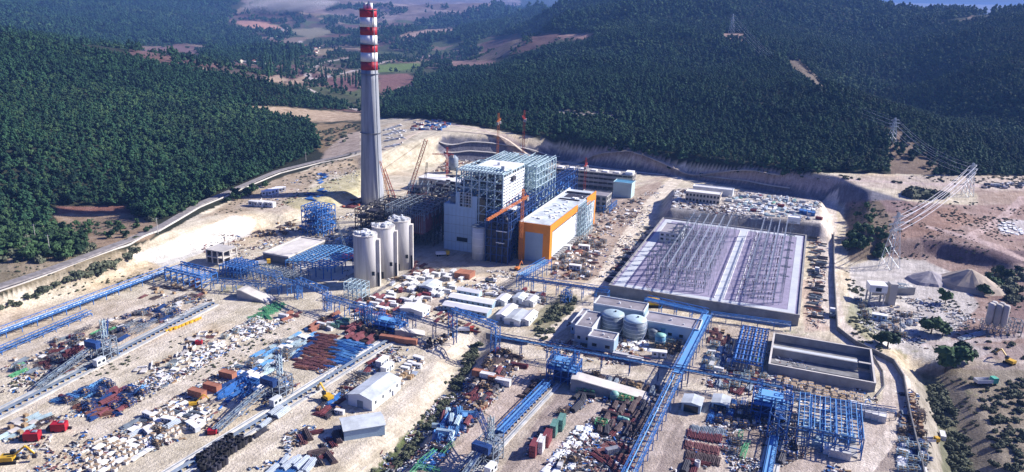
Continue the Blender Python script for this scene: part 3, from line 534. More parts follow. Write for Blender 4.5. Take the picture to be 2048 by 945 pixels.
# ---------------------------------------------------------------- boiler houses
def boiler(loc, h, first):
    t = thing('boiler_house', 'boiler house clad in pale blue sheet below an open steel frame and white roof' if first else 'unclad pale steel boiler house frame behind the partly clad one', 'boiler house', (*loc, 0), RZ)
    W_, D_ = 43, 40
    if first:
        f = MB(); f.frame(9, .5, 0, W_, D_, h, 6, 5, 10, .8, tb=.6); part(t, 'steel_frame', f, 'steel_pale')
        f = MB(); rr = random.Random(4)
        for k in range(90): x, y, z = rr.uniform(9, W_), rr.uniform(1, D_), rr.uniform(10, h-2); f.box(x, y, z, rr.uniform(1,7), rr.uniform(1,7), rr.uniform(.4,3.2))
        part(t, 'equipment', f, 'steel_dark')
        f = MB(); f.rbox(0, -.2, 0, 25, .0, 31); f.rbox(0, -.2, 31, 9, 0, 33); f.rbox(9, -.2, 31, 12, 0, 42); f.rbox(21, -.2, 31, 25, 0, 40); f.rbox(30.5, -.2, 0, W_, 0, 25); f.rbox(12, -.2, 31, 21, 0, 32); f.rbox(-.2, 0, 0, 0, 30, 33); f.rbox(0, 0, 32.6, 9, 30, 33); part(t, 'front_cladding', f, 'clad_blue')
        f = MB()
        for k in range(9): f.rbox(.1+k*3, -.26, 0, .22+k*3, -.19, 30.5)
        for z in (6.2, 12.4, 18.6, 24.8): f.rbox(0, -.27, z, 25, -.19, z+.18)
        part(t, 'cladding_joint', f, 'steel_grey')
        f = MB(); f.rbox(10, -.5, 7, 18, -.25, 10); part(t, 'wall_opening_shade', f, 'glass_dark')  # dark panel on the cladding, painted shade of an opening
        f = MB(); f.frame(12, -.35, 32, 21, -.2, 42, 4, 1, 5, .25, False); part(t, 'window_frame', f, 'steel_white')
        f = MB(); f.rbox(12, 1, 32, 21, 1.2, 42); f.rbox(25, .6, 0, 30.5, .8, 40); part(t, 'opening_shade', f, 'glass_dark')  # dark sheets behind the front stand in for the shade inside
        f = MB(); f.rbox(4, 2, 33, 9, 30, 38); f.frame(.3, .3, 33, 9, 30, 39, 2, 4, 2, .4); part(t, 'side_annex_frame', f, 'steel_grey')
        f = MB()      # sheeting rails on the east face
        for k in range(17): z = 20+k*2.1; f.rbox(W_+.3, .5, z, W_+.6, D_, z+1.3)
        for k in range(9): y = .5+(D_-.5)*k/8; f.rbox(W_+.05, y-.25, 0, W_+.3, y+.25, h)
        part(t, 'louvre_rails', f, 'steel_white')
        f = MB(); f.rbox(17, 16, h+.4, W_, D_, h+1.0); f.rbox(38, 8, h+.4, W_-1, 16, h+.9); part(t, 'roof_deck', f, 'roof_white')
        f = MB()
        for k in range(15): x = 10+k*2.3; f.bar((x, 0, h+.4), (x, 16, h+1.2), .5)
        f.bar((9,0,h+1),(W_,0,h+1),.6); f.bar((9,8,h+1),(W_,8,h+1),.6); part(t, 'roof_purlins', f, 'steel_pale')
        f = MB(); f.rbox(W_-5, 9, h+.9, W_-2.5, 11.5, h+4); f.lathe([(1.2, h+1), (1.2, h+3)], 30, 25, 10); part(t, 'roof_vent', f, 'steel_white')
        f = MB()
        for k in range(5): f.lathe([(1.2, 12), (1.4, 26), (.6, 30)], 28, 6+k*6, 10)
        part(t, 'duct', f, 'steel_dark')
    else:
        f = MB(); f.frame(0, 0, 0, W_, D_+4, h, 7, 7, 11, .65, tb=.45); part(t, 'steel_frame', f, 'steel_pale')
        f = MB(); f.frame(4, 4, h-22, W_-4, D_, h-1, 8, 6, 4, .4, False); part(t, 'inner_girders', f, 'clad_green')
        f = MB(); rr = random.Random(9)
        for k in range(110): x, y, z = rr.uniform(1, W_-1), rr.uniform(1, D_), rr.uniform(4, h-4); f.box(x, y, z, rr.uniform(2,8), rr.uniform(2,8), rr.uniform(.4,2.5))
        part(t, 'platform', f, 'steel_grey')
        f = MB()
        for k in range(14): x = 1+k*3.2; f.bar((x, (k*7) % 11, h+.4), (x, D_+4-(k*5) % 13, h+1.0+(k % 3)*.5), .4)
        part(t, 'roof_girders', f, 'steel_pale')
        f = MB(); f.rbox(-.3, -.4, h-34, 12, -.1, h-12); part(t, 'cladding_panel', f, 'steel_dark')
    return t
b1 = gz(888, 497); boiler(b1, 57, True)
b2 = gz(1000, 520); e2 = (b2[0]+EV[0]*(5-42)+NV[0]*50, b2[1]+EV[1]*(5-42)+NV[1]*50); boiler(e2, 55, False)
# low dark bay between the boiler house and the turbine hall, bunker bay beyond it
bx = gz(1000, 519); t = thing('bunker_bay', 'dark open bay full of ducts between the clad boiler house and turbine hall', 'steel structure', (*bx, 0), RZ)
f = MB(); f.frame(-7.5, -8, 0, 8.6, 0, 34, 4, 2, 6, .6); f.frame(.6, 0, 0, 8.6, 30, 34, 2, 4, 6, .6); part(t, 'steel_frame', f, 'steel_navy')
f = MB(); f.rbox(-6.8, -7, 0, 8.2, -.5, 25); part(t, 'wall', f, 'steel_dark')
f = MB()
for x in (-3.5, 4.5): f.lathe([(2.4, 0), (2.4, 29), (1.2, 32)], x, -4, 16); f.lathe([(2.4, 26), (2.4, 31)], 4.5, 10, 16)
part(t, 'duct', f, 'steel_dark', True)
f = MB(); f.rbox(0, -8.4, 22, 7.5, -5, 22.5); f.rbox(0, -8.4, 14, 6, -6, 14.4); f.rbox(1, 4, 34.3, 8, 14, 34.8); part(t, 'platform', f, 'steel_white')
f = MB(); f.frame(.6, 8, 26, 8.6, 30, 38, 2, 4, 3, .4); part(t, 'upper_frame', f, 'steel_navy')
bq = gz(1000, 519); o_ = (bq[0]+NV[0]*30+EV[0]*.6, bq[1]+NV[1]*30+EV[1]*.6)
t = thing('bunker_bay_steelwork', 'long deep blue steel frame between the two boiler houses and the turbine hall roof', 'steel structure', (*o_, 0), RZ)
f = MB(); f.frame(0, 0, 0, 7.6, 118, 36, 2, 17, 6, .6, tb=.45); part(t, 'steel_frame', f, 'steel_navy')
f = MB(); rr = random.Random(2)
for k in range(60): f.box(rr.uniform(1.5,6), rr.uniform(2,116), rr.choice((12,18,24,30)), rr.uniform(1.5,3), rr.uniform(2,8), rr.uniform(.3,2))
part(t, 'floor_plate', f, 'steel_blue')
f = MB()
for k in range(18): y = 118*k/17; f.bar((7.6, y, 36), (7.6, y, 40), .4); f.bar((0, y, 36), (0, y, 39), .5)
part(t, 'column_top', f, 'steel_navy')
f = MB(); rr = random.Random(22)
for k in range(46): x = rr.uniform(1, 7); y = rr.uniform(0, 100); f.box(x, y, rr.uniform(18, 24), rr.uniform(.8, 2.0), rr.uniform(1.5, 5), rr.uniform(.4, 1.5))
part(t, 'duct', f, 'steel_pale')
# white round vessel in front
vx_, vy_ = gz(958, 521); t = thing('round_tank', 'tall round tank wrapped in white sheet in front of the boiler house', 'tank', (vx_, vy_+4, 0))
f = MB().lathe([(5.1, 0), (5.1, 23)], n=28); part(t, 'shell', f, 'clad_white', True)
f = MB().lathe([(5.4, 22.6), (5.4, 23.2)], n=28); f.box(1, 1, 23.2, 2, 2, 1.4); f.box(-2, -1, 23.2, 3, .6, 1); part(t, 'rim', f, 'steel_grey')
f = MB()
for z in (5, 10, 15, 19): f.lathe([(5.16, z), (5.16, z+.18)], n=28)
part(t, 'hoop', f, 'steel_white')
# ---------------------------------------------------------------- turbine hall
tx, ty = gz(1097, 528); hw, hl, hh = 21.5, 112, 26.5
o_ = (tx-EV[0]*hw, ty-EV[1]*hw)
t = thing('turbine_hall', 'long turbine hall with orange painted front frame and pale sheet walls', 'hall', (*o_, 0), RZ)
f = MB(); f.rbox(.15, .15, 0, hw-.15, hl, hh-1.4); part(t, 'wall', f, 'clad_blue')
f = MB(); f.rbox(0, -.35, 0, 4.3, .1, hh); f.rbox(hw-4.6, -.35, 0, hw+.35, .1, hh); f.rbox(4.3, -.35, hh-6.2, hw-4.6, .1, hh)
f.rbox(hw-.1, .1, 0, hw+.35, 4.5, hh); f.rbox(hw-.1, 4.5, hh-5, hw+.35, 62, hh); f.rbox(hw-.1, 86, hh-6, hw+.35, hl, hh); f.rbox(hw-.1, hl-3, 0, hw+.35, hl, hh-6)
f.rbox(-.35, -.35, 0, 0, 4, hh); part(t, 'orange_frame', f, 'orange')
f = MB(); f.rbox(4.3, -.2, 0, hw-4.6, .1, hh-6.2); part(t, 'front_panel', f, 'clad_blue')
f = MB(); f.rbox(hw-.1, 4.5, 3.5, hw+.2, 62, hh-5.9); f.rbox(hw-.1, 86, 3.5, hw+.2, hl-3, hh-6.9); part(t, 'side_panel', f, 'clad_white')
f = MB()
for k in range(13): f.rbox(hw+.18, 5+k*4.4, 3.5, hw+.26, 5.15+k*4.4, hh-6)
part(t, 'sheet_joint', f, 'steel_grey')
f = MB(); f.rbox(hw-.1, 4.5, hh-5.9, hw+.1, 46, hh-5.05); f.rbox(hw-.1, 86, hh-6.9, hw+.1, hl-5, hh-6.05)
for k in range(4): f.rbox(hw-.1, 49+k*3, hh-6.3, hw+.24, 50.6+k*3, hh-5.1)
part(t, 'window_band', f, 'glass_dark')
f = MB(); f.frame(hw+.4, 62.5, 0, hw+6, 85.5, hh-2, 2, 5, 6, .35); part(t, 'scaffold', f, 'steel_pale')
f = MB(); f.rbox(hw-.1, 62, 0, hw+.05, 86, hh-1.5); part(t, 'open_bay', f, 'steel_grey')
f = MB(); f.rbox(.2, .2, hh-1.4, hw-.2, hl-.3, hh-.9); part(t, 'roof', f, 'roof_pale')
f = MB(); f.rbox(-.3, .2, hh-1.2, .5, hl, hh+.3); part(t, 'parapet', f, 'steel_white')
f = MB()
for k in range(22): x = 1+k*.92; f.rbox(x, .3, hh-.9, x+.5, 2.6, hh-.3)
part(t, 'roof_grating', f, 'steel_grey')
f = MB(); f.rbox(3, 76, hh-.85, hw-3, 77.5, hh-.1); f.rbox(4, 84, hh-.85, hw-2, 96, hh-.7); f.rbox(1.5, 98, hh-.85, hw-1, 101, hh+.2); part(t, 'roof_opening', f, 'steel_dark')
f = MB(); rr = random.Random(3)
for k in range(26): f.box(rr.uniform(3, hw-2), rr.uniform(14, 90), hh-.88, rr.uniform(.5,4), rr.uniform(.5,3), rr.uniform(.15,.9), rr.uniform(0,3))
part(t, 'roof_material', f, 'roof_white')
f = MB()
for k in range(12): y = 5+k*4.6; f.rbox(hw+.3, y, 2, hw+3.5, y+3, 3.4)
part(t, 'base_plinth', f, 'concrete')
# ---------------------------------------------------------------- concrete silos
for k, ((px, py), lb) in enumerate([((729,577),'foremost concrete silo, nearest the blue portal rack'), ((765,557),'middle one of the three concrete silos'), ((797,541),'rearmost concrete silo, nearest the boiler house')]):
    x, y = gz(px, py); y += 6; t = thing('silo', lb, 'silo', (x, y, 0), 0, 'three pale concrete silos beside the power block'); R = 7.1; h = 31.5
    sh_ = part(t, 'shell', MB().lathe([(R, 0), (R, h), (R-.5, h+.8)], n=36), 'silo_concrete', True)
    f = MB(); f.rbox(R-.3, -2.2, 0, R+1.7, 1.2, h-2); part(t, 'stair_shaft', f, 'concrete_pale')
    f = MB(); f.rbox(R+.2, -2.5, 0, R+1.2, -2.15, 9); f.rbox(R-2.6, -R*.78, 8, R-.9, -R*.70, 10.4); f.rbox(-2, -R-.1, 0, 1, -R+.3, 4.5) ; part(sh_, 'door_opening_shade', f, 'glass_dark')  # dark panels paint the shade of the niches, nothing is cut out
    f = MB(); f.lathe([(R+.15, h+.4), (R+.15, h+1)], n=36); part(t, 'rim', f, 'concrete_pale')
    f = MB(); rr = random.Random(k)
    for q in range(22): a = rr.uniform(0,6.28); d = rr.uniform(1, 6.3); f.box(d*math.cos(a), d*math.sin(a), h+.9, rr.uniform(.5,3), rr.uniform(.5,2.4), rr.uniform(.4,1.8), rr.uniform(0,3))
    for q in range(3): f.lathe([(.7, h+1), (.7, h+2.2), (.3, h+2.5)], rr.uniform(-4,4), rr.uniform(-4,4), 12)
    part(t, 'roof_machinery', f, 'steel_white')
    f = MB()
    for q in range(24): a = q*math.pi/12; f.bar(((R-.2)*math.cos(a), (R-.2)*math.sin(a), h+1), ((R-.2)*math.cos(a), (R-.2)*math.sin(a), h+2.1), .09)
    f.lathe([(R-.15, h+2.05), (R-.15, h+2.15)], n=36, caps=False); part(sh_, 'railing', f, 'steel_grey')
x, y = gz(715, 598); t = thing('steel_stair_frame', 'open grey steel frame standing against the foot of the front silo', 'steel frame', (x, y, 0), RZ); f = MB(); f.frame(-7, -3, 0, 5, 5, 10, 4, 2, 4, .3); part(t, 'frame', f, 'steel_pale')
# ---------------------------------------------------------------- precipitator and duct area left of the boilers
def steelbox(name, px, py, e0, n0, w_, d_, h, nx, ny, nz, col, label, extra=None, bt=.5, cat='steel structure', z0=0):
    x, y = gz(px, py); t = thing(name, label, cat, (x, y, z0), RZ); f = MB(); f.frame(e0, n0, 0, e0+w_, n0+d_, h, nx, ny, nz, bt); part(t, 'frame', f, col)
    if extra: extra(t)
    return t
def ex(t):
    f = MB(); rr = random.Random(5)
    for k in range(45): f.box(rr.uniform(0, 17), rr.uniform(0,15), rr.uniform(2,18), rr.uniform(1,6), rr.uniform(1,5), rr.uniform(.3,1.2))
    part(t, 'platform', f, 'steel_blue')
steelbox('blue_tower_frame', 605, 468, 0, 0, 18, 16, 21, 4, 4, 5, 'steel_blue', 'bright blue open tower frame left of the chimney foot', ex)
def ex2(t):
    f = MB(); rr = random.Random(6)
    for k in range(80): f.box(rr.uniform(1, 29), rr.uniform(1,44), rr.uniform(2,24), rr.uniform(1,7), rr.uniform(1,6), rr.uniform(.4,3))
    part(t, 'equipment', f, 'steel_dark')
steelbox('duct_steelwork', 712, 486, 0, 0, 26, 46, 25, 5, 7, 5, 'steel_dark', 'dark half-built duct frame in front of the chimney foot', ex2)
def ex3(t):
    for k in range(4):
        f = MB(); f.rbox(2+k*7, 1, 12, 8.2+k*7, 34, 22+(k % 2)*2); part(t, 'filter_casing', f, 'maroon' if k > 1 else 'steel_dark')
        for j in range(5):
            f = MB(); f.lathe([(2.8, 12), (.5, 6)], 5.1+k*7, 5+j*6.4, 4); part(t, 'hopper', f, 'steel_dark')
    f = MB()
    for k in range(22): f.bar((2+k*1.4, .4, 13), (2+k*1.4, .4, 27.5), .28)
    f.frame(1, 0, 22, 31, 35, 30, 6, 6, 2, .35); part(t, 'rib', f, 'steel_grey')
steelbox('filter_house', 770, 492, 0, 14, 31, 35, 28, 5, 5, 4, 'steel_dark', 'maroon filter house with ribbed casings between the chimney and boiler house', ex3)
x, y = gz(838, 452); t = thing('absorber_tower', 'round dark tower with rust-red ring platforms beside the filter house', 'tower', (x, y, 0))
part(t, 'shell', MB().lathe([(6.2, 0), (6.2, 25), (4.6, 29), (4.6, 31)], n=28), 'steel_dark', True)
f = MB()
for z in range(5, 27, 3): f.lathe([(6.9, z), (6.9, z+.5)], n=28)
part(t, 'ring_platform', f, 'red_oxide')
f = MB(); f.frame(-7, -7, 24, 7, 7, 34, 3, 3, 2, .4); part(t, 'top_frame', f, 'steel_grey')
steelbox('duct_bridge', 850, 425, 0, 0, 30, 24, 22, 5, 4, 4, 'steel_grey', 'grey duct bridge frame against the left side of the boiler house', ex2)
steelbox('fan_house_frame', 672, 505, 0, 0, 22, 10, 9, 5, 2, 2, 'steel_navy', 'low dark blue frame in the shade left of the filter house', None, .4)
x, y = gz(845, 378); t = thing('flat_roof_building', 'long low building with flat white roof behind the duct frames', 'building', (x, y, 0), RZ)
f = MB(); f.rbox(-4, 0, 0, 44, 18, 10); part(t, 'wall', f, 'concrete'); f = MB(); f.rbox(-4.5, -.5, 10, 44.5, 18.5, 10.6); part(t, 'roof', f, 'roof_white')
f = MB()
for k in range(8): f.rbox(-2+k*6, -.15, 3, 1+k*6, .1, 6)
part(t, 'window', f, 'glass_dark')
x, y = gz(905, 350); t = thing('round_vessel', 'dark round vessel on legs behind the boiler house roof', 'vessel', (x, y+10, 0)); part(t, 'shell', MB().lathe([(4, 3), (5, 6), (5, 15), (2, 18)], n=20), 'steel_grey', True); f = MB(); f.frame(-4, -4, 0, 4, 4, 6, 1, 1, 1, .6, False); part(t, 'leg_frame', f, 'steel_dark')
# ---------------------------------------------------------------- tower cranes
def tower_crane(px, py, z0, hm, jib, az, col, label, counter=12, raise_=0):
    x, y = gz(px, py, z0) if z0 else gz(px, py); t = thing('tower_crane', label, 'crane', (x, y, z0), az)
    f = MB(); f.lattice((0,0,0), (0,0,hm), 1.5, .2, int(hm/2.2)); part(t, 'mast', f, col)
    f = MB(); f.lattice((1,0,hm), (jib,0,hm+raise_), 1.05, .17, int(jib/2.2)); part(t, 'jib', f, col)
    f = MB(); f.lattice((-1,0,hm), (-counter,0,hm), 1.2, .26, 5); part(t, 'counter_jib', f, col); f = MB(); f.rbox(-counter, -1, hm-2.4, -counter+3, 1, hm-.2); part(t, 'counterweight', f, 'concrete')
    f = MB(); f.lattice((0,0,hm), (0,0,hm+7), 1.1, .25, 4); f.bar((0,0,hm+7), (jib*.7,0,hm+.8+raise_*.7), .12); f.bar((0,0,hm+7), (-counter+1,0,hm+.6), .12); part(t, 'apex', f, col)
    f = MB(); f.rbox(.6, -2.1, hm-2.2, 2.2, -.7, hm-.2); part(t, 'cab', f, 'white_paint')
    return t
_a = G(1045, 394, 44); _b = G(975, 434, 44); tower_crane(1041, 527, 0, 44, math.hypot(_b[0]-_a[0], _b[1]-_a[1]), math.atan2(_b[1]-_a[1], _b[0]-_a[0]), 'crane_orange', 'orange tower crane with level jib between boiler house and turbine hall', 9)
tower_crane(894, 378, 0, 32, 14, math.radians(170), 'crane_red', 'short red tower crane left of the boiler house roof', 6)
tower_crane(993, 395, 0, 68, 16, math.radians(85), 'crane_orange', 'orange tower crane rising above the back of the boiler house roof', 7)
tower_crane(1043, 400, 0, 72, 14, math.radians(95), 'crane_red', 'dark red tower crane in front of the unclad boiler frame', 6)
tower_crane(1167, 408, 0, 34, 12, math.radians(80), 'crane_red', 'red tower crane at the far end of the turbine hall', 6)
# crawler and mobile cranes
def boom_crane(px, py, tip, z0, col, label, name='crawler_crane', w_=1.6, mastpt=None, body='crane_red'):
    x, y = gz(px, py, z0); az = 0; t = thing(name, label, 'crane', (x, y, z0), 0)
    lx, ly, lz = Dz(tip[0], tip[1], y+tip[2]); lx -= x; ly -= y; lz -= z0
    f = MB(); L = math.sqrt(lx*lx+ly*ly+lz*lz); f.lattice((0,0,2.5), (lx,ly,lz), w_, w_*.16, max(6, int(L/2.5))); part(t, 'boom', f, col)
    f = MB(); f.rbox(-4, -3, .8, 3, 3, 4.2); part(t, 'cab_body', f, body)
    for s in (-1, 1): f = MB(); f.rbox(-4.5, s*3.2-.6, 0, 4.5, s*3.2+.6, 1.4); part(t, 'crawler_track', f, 'rubber')
    f = MB(); f.bar((-3.5*(1 if lx > 0 else -1), 0, 4), (lx*.98, ly*.98, lz*.98), .14); part(t, 'pendant_line', f, 'steel_dark')
    if mastpt is not None:
        mx_, my_, mz_ = Dz(mastpt[0], mastpt[1], y); f = MB(); f.lattice((0,0,2.5), (mx_-x, my_-y, mz_-z0), w_*.7, .22, 12); f.bar((mx_-x, my_-y, mz_-z0), (lx,ly,lz), .14); part(t, 'mast', f, col)
    return t
boom_crane(803, 440, (852,280,0), 0, 'crane_red', 'big red crawler crane with lattice boom reaching over the filter house', w_=2.4, mastpt=(768,338))
boom_crane(846, 420, (854,325,0), 0, 'steel_dark', 'dark slender crane boom right of the big red crawler crane', w_=1.2)
boom_crane(862, 410, (848,362,0), 0, 'timber', 'tan crane boom leaning left beside the duct bridge', w_=1.2)
boom_crane(785, 430, (760,322,0), 0, 'crane_orange', 'orange crane mast standing right in front of the chimney edge', w_=1.2)
boom_crane(698, 520, (665,425,0), 0, 'steel_grey', 'pale slender crane boom leaning left towards the blue tower frame', w_=.9)
boom_crane(1308, 612, (1292,568,0), 0, 'timber', 'small mobile crane with dark boom at the foot of the substation wall', 'mobile_crane', .9, None, 'machine_yellow')
# ---------------------------------------------------------------- service buildings at the back
def flatbldg(name, px, py, w_, d_, h, wallm, roofm, label, floors=0, cols=0, z0=0, e0=0, parapet=True, winh=.5, side=True, cat='building'):
    x, y = gz(px, py, z0); t = thing(name, label, cat, (x, y, z0), RZ)
    f = MB(); f.rbox(e0, 0, 0, e0+w_, d_, h); part(t, 'wall', f, wallm)
    f = MB(); f.rbox(e0-.05, -.05, h, e0+w_+.05, d_+.05, h+.35)
    rf = part(t, 'roof', f, roofm)
    if parapet:
        f = MB(); f.rbox(e0-.2, -.2, h-.3, e0+w_+.2, .1, h+.9); f.rbox(e0-.2, d_-.1, h-.3, e0+w_+.2, d_+.2, h+.9); f.rbox(e0-.2, .1, h-.3, e0+.1, d_-.1, h+.9); f.rbox(e0+w_-.1, .1, h-.3, e0+w_+.2, d_-.1, h+.9); part(rf, 'parapet', f, 'steel_white' if parapet == 'w' else wallm)
    if floors:
        fh = h/floors
        for k in range(floors):
            for i in range(cols):
                cw_ = w_/cols; f = MB(); f.rbox(e0+(i+.22)*cw_, -.12, fh*(k+.28), e0+(i+.78)*cw_, .1, fh*(k+.28+winh)); part(t, 'window', f, 'glass_dark')
        if side:
            n_ = max(1, int(d_/5))
            for k in range(floors):
                for i in range(n_): f = MB(); f.rbox(e0+w_-.1, (i+.25)*d_/n_, fh*(k+.28), e0+w_+.12, (i+.75)*d_/n_, fh*(k+.28+winh)); part(t, 'window', f, 'glass_dark')
    return t
x, y = gz(1128, 372); t = thing('frame_building', 'long grey concrete building with open storeys behind the turbine hall', 'building', (x, y, 0), RZ+math.radians(2))
for k in range(4): f = MB(); f.rbox(-14, 0, 4.1*k+3.4, 66, 16, 4.1*k+4.1); part(t, 'floor_slab', f, 'concrete')
f = MB()
for i in range(18):
    for yy in (.6, 8, 15): f.bar((-13+i*4.6, yy, 0), (-13+i*4.6, yy, 16.4), .6)
part(t, 'column_grid', f, 'concrete')
f = MB(); f.rbox(-13, 4, 0, 65, 14, 15.6); part(t, 'inner_wall', f, 'concrete_dark')
f = MB()
for i in range(3): f.rbox(-13, .1, 4.1*i+4.1, 65, .5, 4.1*i+5.6)
part(t, 'spandrel', f, 'concrete')
f = MB(); rr = random.Random(8)
for k in range(6): f = MB(); f.rbox(-8+k*11, 3, 16.5, -3+k*11, 9, 17.6); part(t, 'roof_hatch', f, 'roof_white')
f = MB(); f.rbox(58, 2, 16.5, 65, 12, 19); part(t, 'roof_house', f, 'roof_white')
t = flatbldg('service_building', 1225, 393, 17, 14, 13, 'clad_green', 'tank_blue', 'pale green sheet building with blue roof beyond the turbine hall', z0=0)
t = flatbldg('half_built_block', 1157, 418, 24, 16, 13, 'concrete', 'roof_grey', 'half-built concrete block with dark open storeys behind the orange hall end', 3, 5, winh=.6)  # its window panes paint the shade inside the open storeys
def ex4(t): pass
steelbox('low_blue_frame', 1195, 425, 0, 0, 10, 26, 6, 2, 6, 2, 'steel_blue', 'low blue pipe frame below the pale green service building', None, .4)
# left half-built house, low hall with blue roof steel
x, y = gz(413, 527); t = thing('half_built_house', 'two-storey concrete frame under construction at the foot of the white slope', 'building', (x, y, 0), RZ)
for k in range(3): f = MB(); f.rbox(0, 0, 4.4*k+.2, 14, 13, 4.4*k+.8); part(t, 'floor_slab', f, 'concrete_pale')
f = MB()
for a in (0.4, 4.8, 9.2, 13.6):
    for b_ in (.4, 6.5, 12.6): f.bar((a,b_,0), (a,b_,9.5), .7)
part(t, 'column_grid', f, 'concrete_pale'); f = MB(); f.rbox(-.1, .2, 0, .3, 12, 9); f.rbox(1, 7, .8, 13, 7.4, 9); part(t, 'back_wall', f, 'concrete_dark')
f = MB(); f.bar((4,12,9.6),(4,14,15),.3); f.bar((8,12,9.6),(8,12,13),.3); part(t, 'starter_bars', f, 'rust_brown')
x, y = gz(527, 522); t = thing('low_hall', 'low flat-roofed hall with white roof slab beside the blue roof girders', 'building', (x, y, 0), RZ)
f = MB(); f.rbox(0, 0, 0, 20, 40, 5); part(t, 'wall', f, 'concrete_dark'); f = MB(); f.rbox(1, 1, 5.3, 19, 39, 5.5); part(t, 'roof', f, 'concrete_pale')
f = MB(); f.rbox(-.2, -.2, 5, 20.2, 1, 6); f.rbox(-.2, 39, 5, 20.2, 40.2, 6); f.rbox(-.2, 1, 5, 1, 39, 6); f.rbox(19, 1, 5, 20.2, 39, 6); part(t, 'parapet', f, 'concrete_pale')
x, y = gz(572, 546); t = thing('blue_roof_frame', 'bright blue roof girders on columns beside the low white hall', 'steel structure', (x, y, 0), RZ)
f = MB()
for i in range(7):
    for j in range(4): f.bar((i*5.6, j*12, 0), (i*5.6, j*12, 8), .5)
part(t, 'column_grid', f, 'steel_blue')
f = MB()
for j in range(13): f.bar((0, j*3, 8), (17, j*3, 10.5), .45); f.bar((17, j*3, 10.5), (33.6, j*3, 8), .45); 
for i in range(11): x_ = i*3.36; z_ = 8+2.5*(1-abs(x_-17)/17); f.bar((x_, 0, z_), (x_, 36, z_), .35)
for j in range(13): f.bar((0, j*3, 7.2), (33.6, j*3, 7.2), .35)
part(t, 'roof_girders', f, 'steel_blue_light')
f = MB(); f.rbox(-2, -4, -.1, 38, 40, .5); part(t, 'floor_slab', f, 'concrete_pale')
# blue boxes of steel left of it
steelbox('blue_grid_frame', 440, 552, 0, 0, 16, 16, 7, 6, 6, 2, 'steel_blue', 'dense blue steel grid left of the dark roof purlins', None, .4)
steelbox('dark_purlin_frame', 500, 556, 0, 0, 34, 14, 5, 12, 5, 1, 'steel_grey', 'low dark purlin frame in front of the low white hall', None, .3)
# ---------------------------------------------------------------- pipe racks and conveyors
def run_frame(a, b): 
    (x0, y0), (x1, y1) = a, b; return math.hypot(x1-x0, y1-y0), math.atan2(y1-y0, x1-x0)
def rack(name, a, b, label, w_=4, h=6, bay=9, col='steel_blue', npipe=4, pipecol='galv', deck=None, tw=.27, z0=0, z1=None, side=True, leg=True, cat='pipe rack', zleg=0, group=None):
    """a, b ground points; z0/z1 extra height at each end"""
    z1 = z0 if z1 is None else z1; L, az = run_frame(a, b); t = thing(name, label, cat, (a[0], a[1], 0), az, group); n = max(2, round(L/bay))
    zz = lambda s: h+z0+(z1-z0)*s/L
    if leg:
        for k in range(n+1):
            s = L*k/n; f = MB(); H_ = zz(s)
            for y in (-w_/2, w_/2): f.bar((s, y, 0), (s, y, H_), tw*1.2)
            f.bar((s, -w_/2, H_), (s, w_/2, H_), tw); f.bar((s, -w_/2, H_*.55), (s, w_/2, H_*.55), tw*.8)
            if H_ > 4: f.bar((s, -w_/2, .2), (s, w_/2, H_*.55), tw*.6)
            part(t, 'trestle_leg', f, col)
    f = MB(); m_ = n*2
    for y in (-w_/2, w_/2):
        for d in ((0, 1.8) if side else (0,)): f.bar((0, y, zz(0)+d), (L, y, zz(L)+d), tw)
        if side:
            for k in range(m_):
                s, s2 = L*k/m_, L*(k+1)/m_; f.bar((s, y, zz(s)), (s, y, zz(s)+1.8), tw*.6); f.bar((s, y, zz(s)+(1.8 if k % 2 else 0)), (s2, y, zz(s2)+(0 if k % 2 else 1.8)), tw*.6)
    for k in range(m_+1): s = L*k/m_; f.bar((s, -w_/2, zz(s)), (s, w_/2, zz(s)), tw*.7)
    part(t, 'girder', f, col)
    for k in range(npipe): y = -w_/2+w_*(k+.5)/npipe; f = MB(); f.tube((0, y, zz(0)+.5), (L, y, zz(L)+.5), .22, 8); part(t, 'pipe', f, pipecol)
    if deck: f = MB(); f.bar((0, 0, zz(0)+.35), (L, 0, zz(L)+.35), w_*.8, .2) ; part(t, 'deck', f, deck)
    return t
g = gz
rack('ground_conveyor', g(-60, 700), g(345, 547), 'long blue conveyor gallery along the foot of the left bank', 4.5, 3.2, 8, 'steel_blue', 2, 'galv', 'steel_blue_light')
rack('ground_conveyor', g(-30, 722), g(180, 632), 'blue roller conveyor in front of the long left gallery', 3, 1.6, 7, 'steel_blue', 1, 'galv', None)
rack('conveyor_head_frame', g(348, 556), g(420, 574), 'bright blue conveyor head frame above a curved white chute', 12, 7, 5, 'steel_blue', 0, 'galv', None, .5)
rack('inclined_conveyor', g(425, 580), g(560, 590), 'blue conveyor bridge left of the portal-shaped rack', 4, 5, 7, 'steel_blue', 2, 'galv')
rack('blue_rack', g(455, 545), g(560, 572), 'blue pipe bridge running to the portal-shaped rack', 5, 6, 6, 'steel_blue', 3)
rack('pipe_bridge', g(560, 585), g(598, 595), 'short blue pipe bridge joining the portal-shaped rack', 3.5, 7, 6, 'steel_blue', 2)
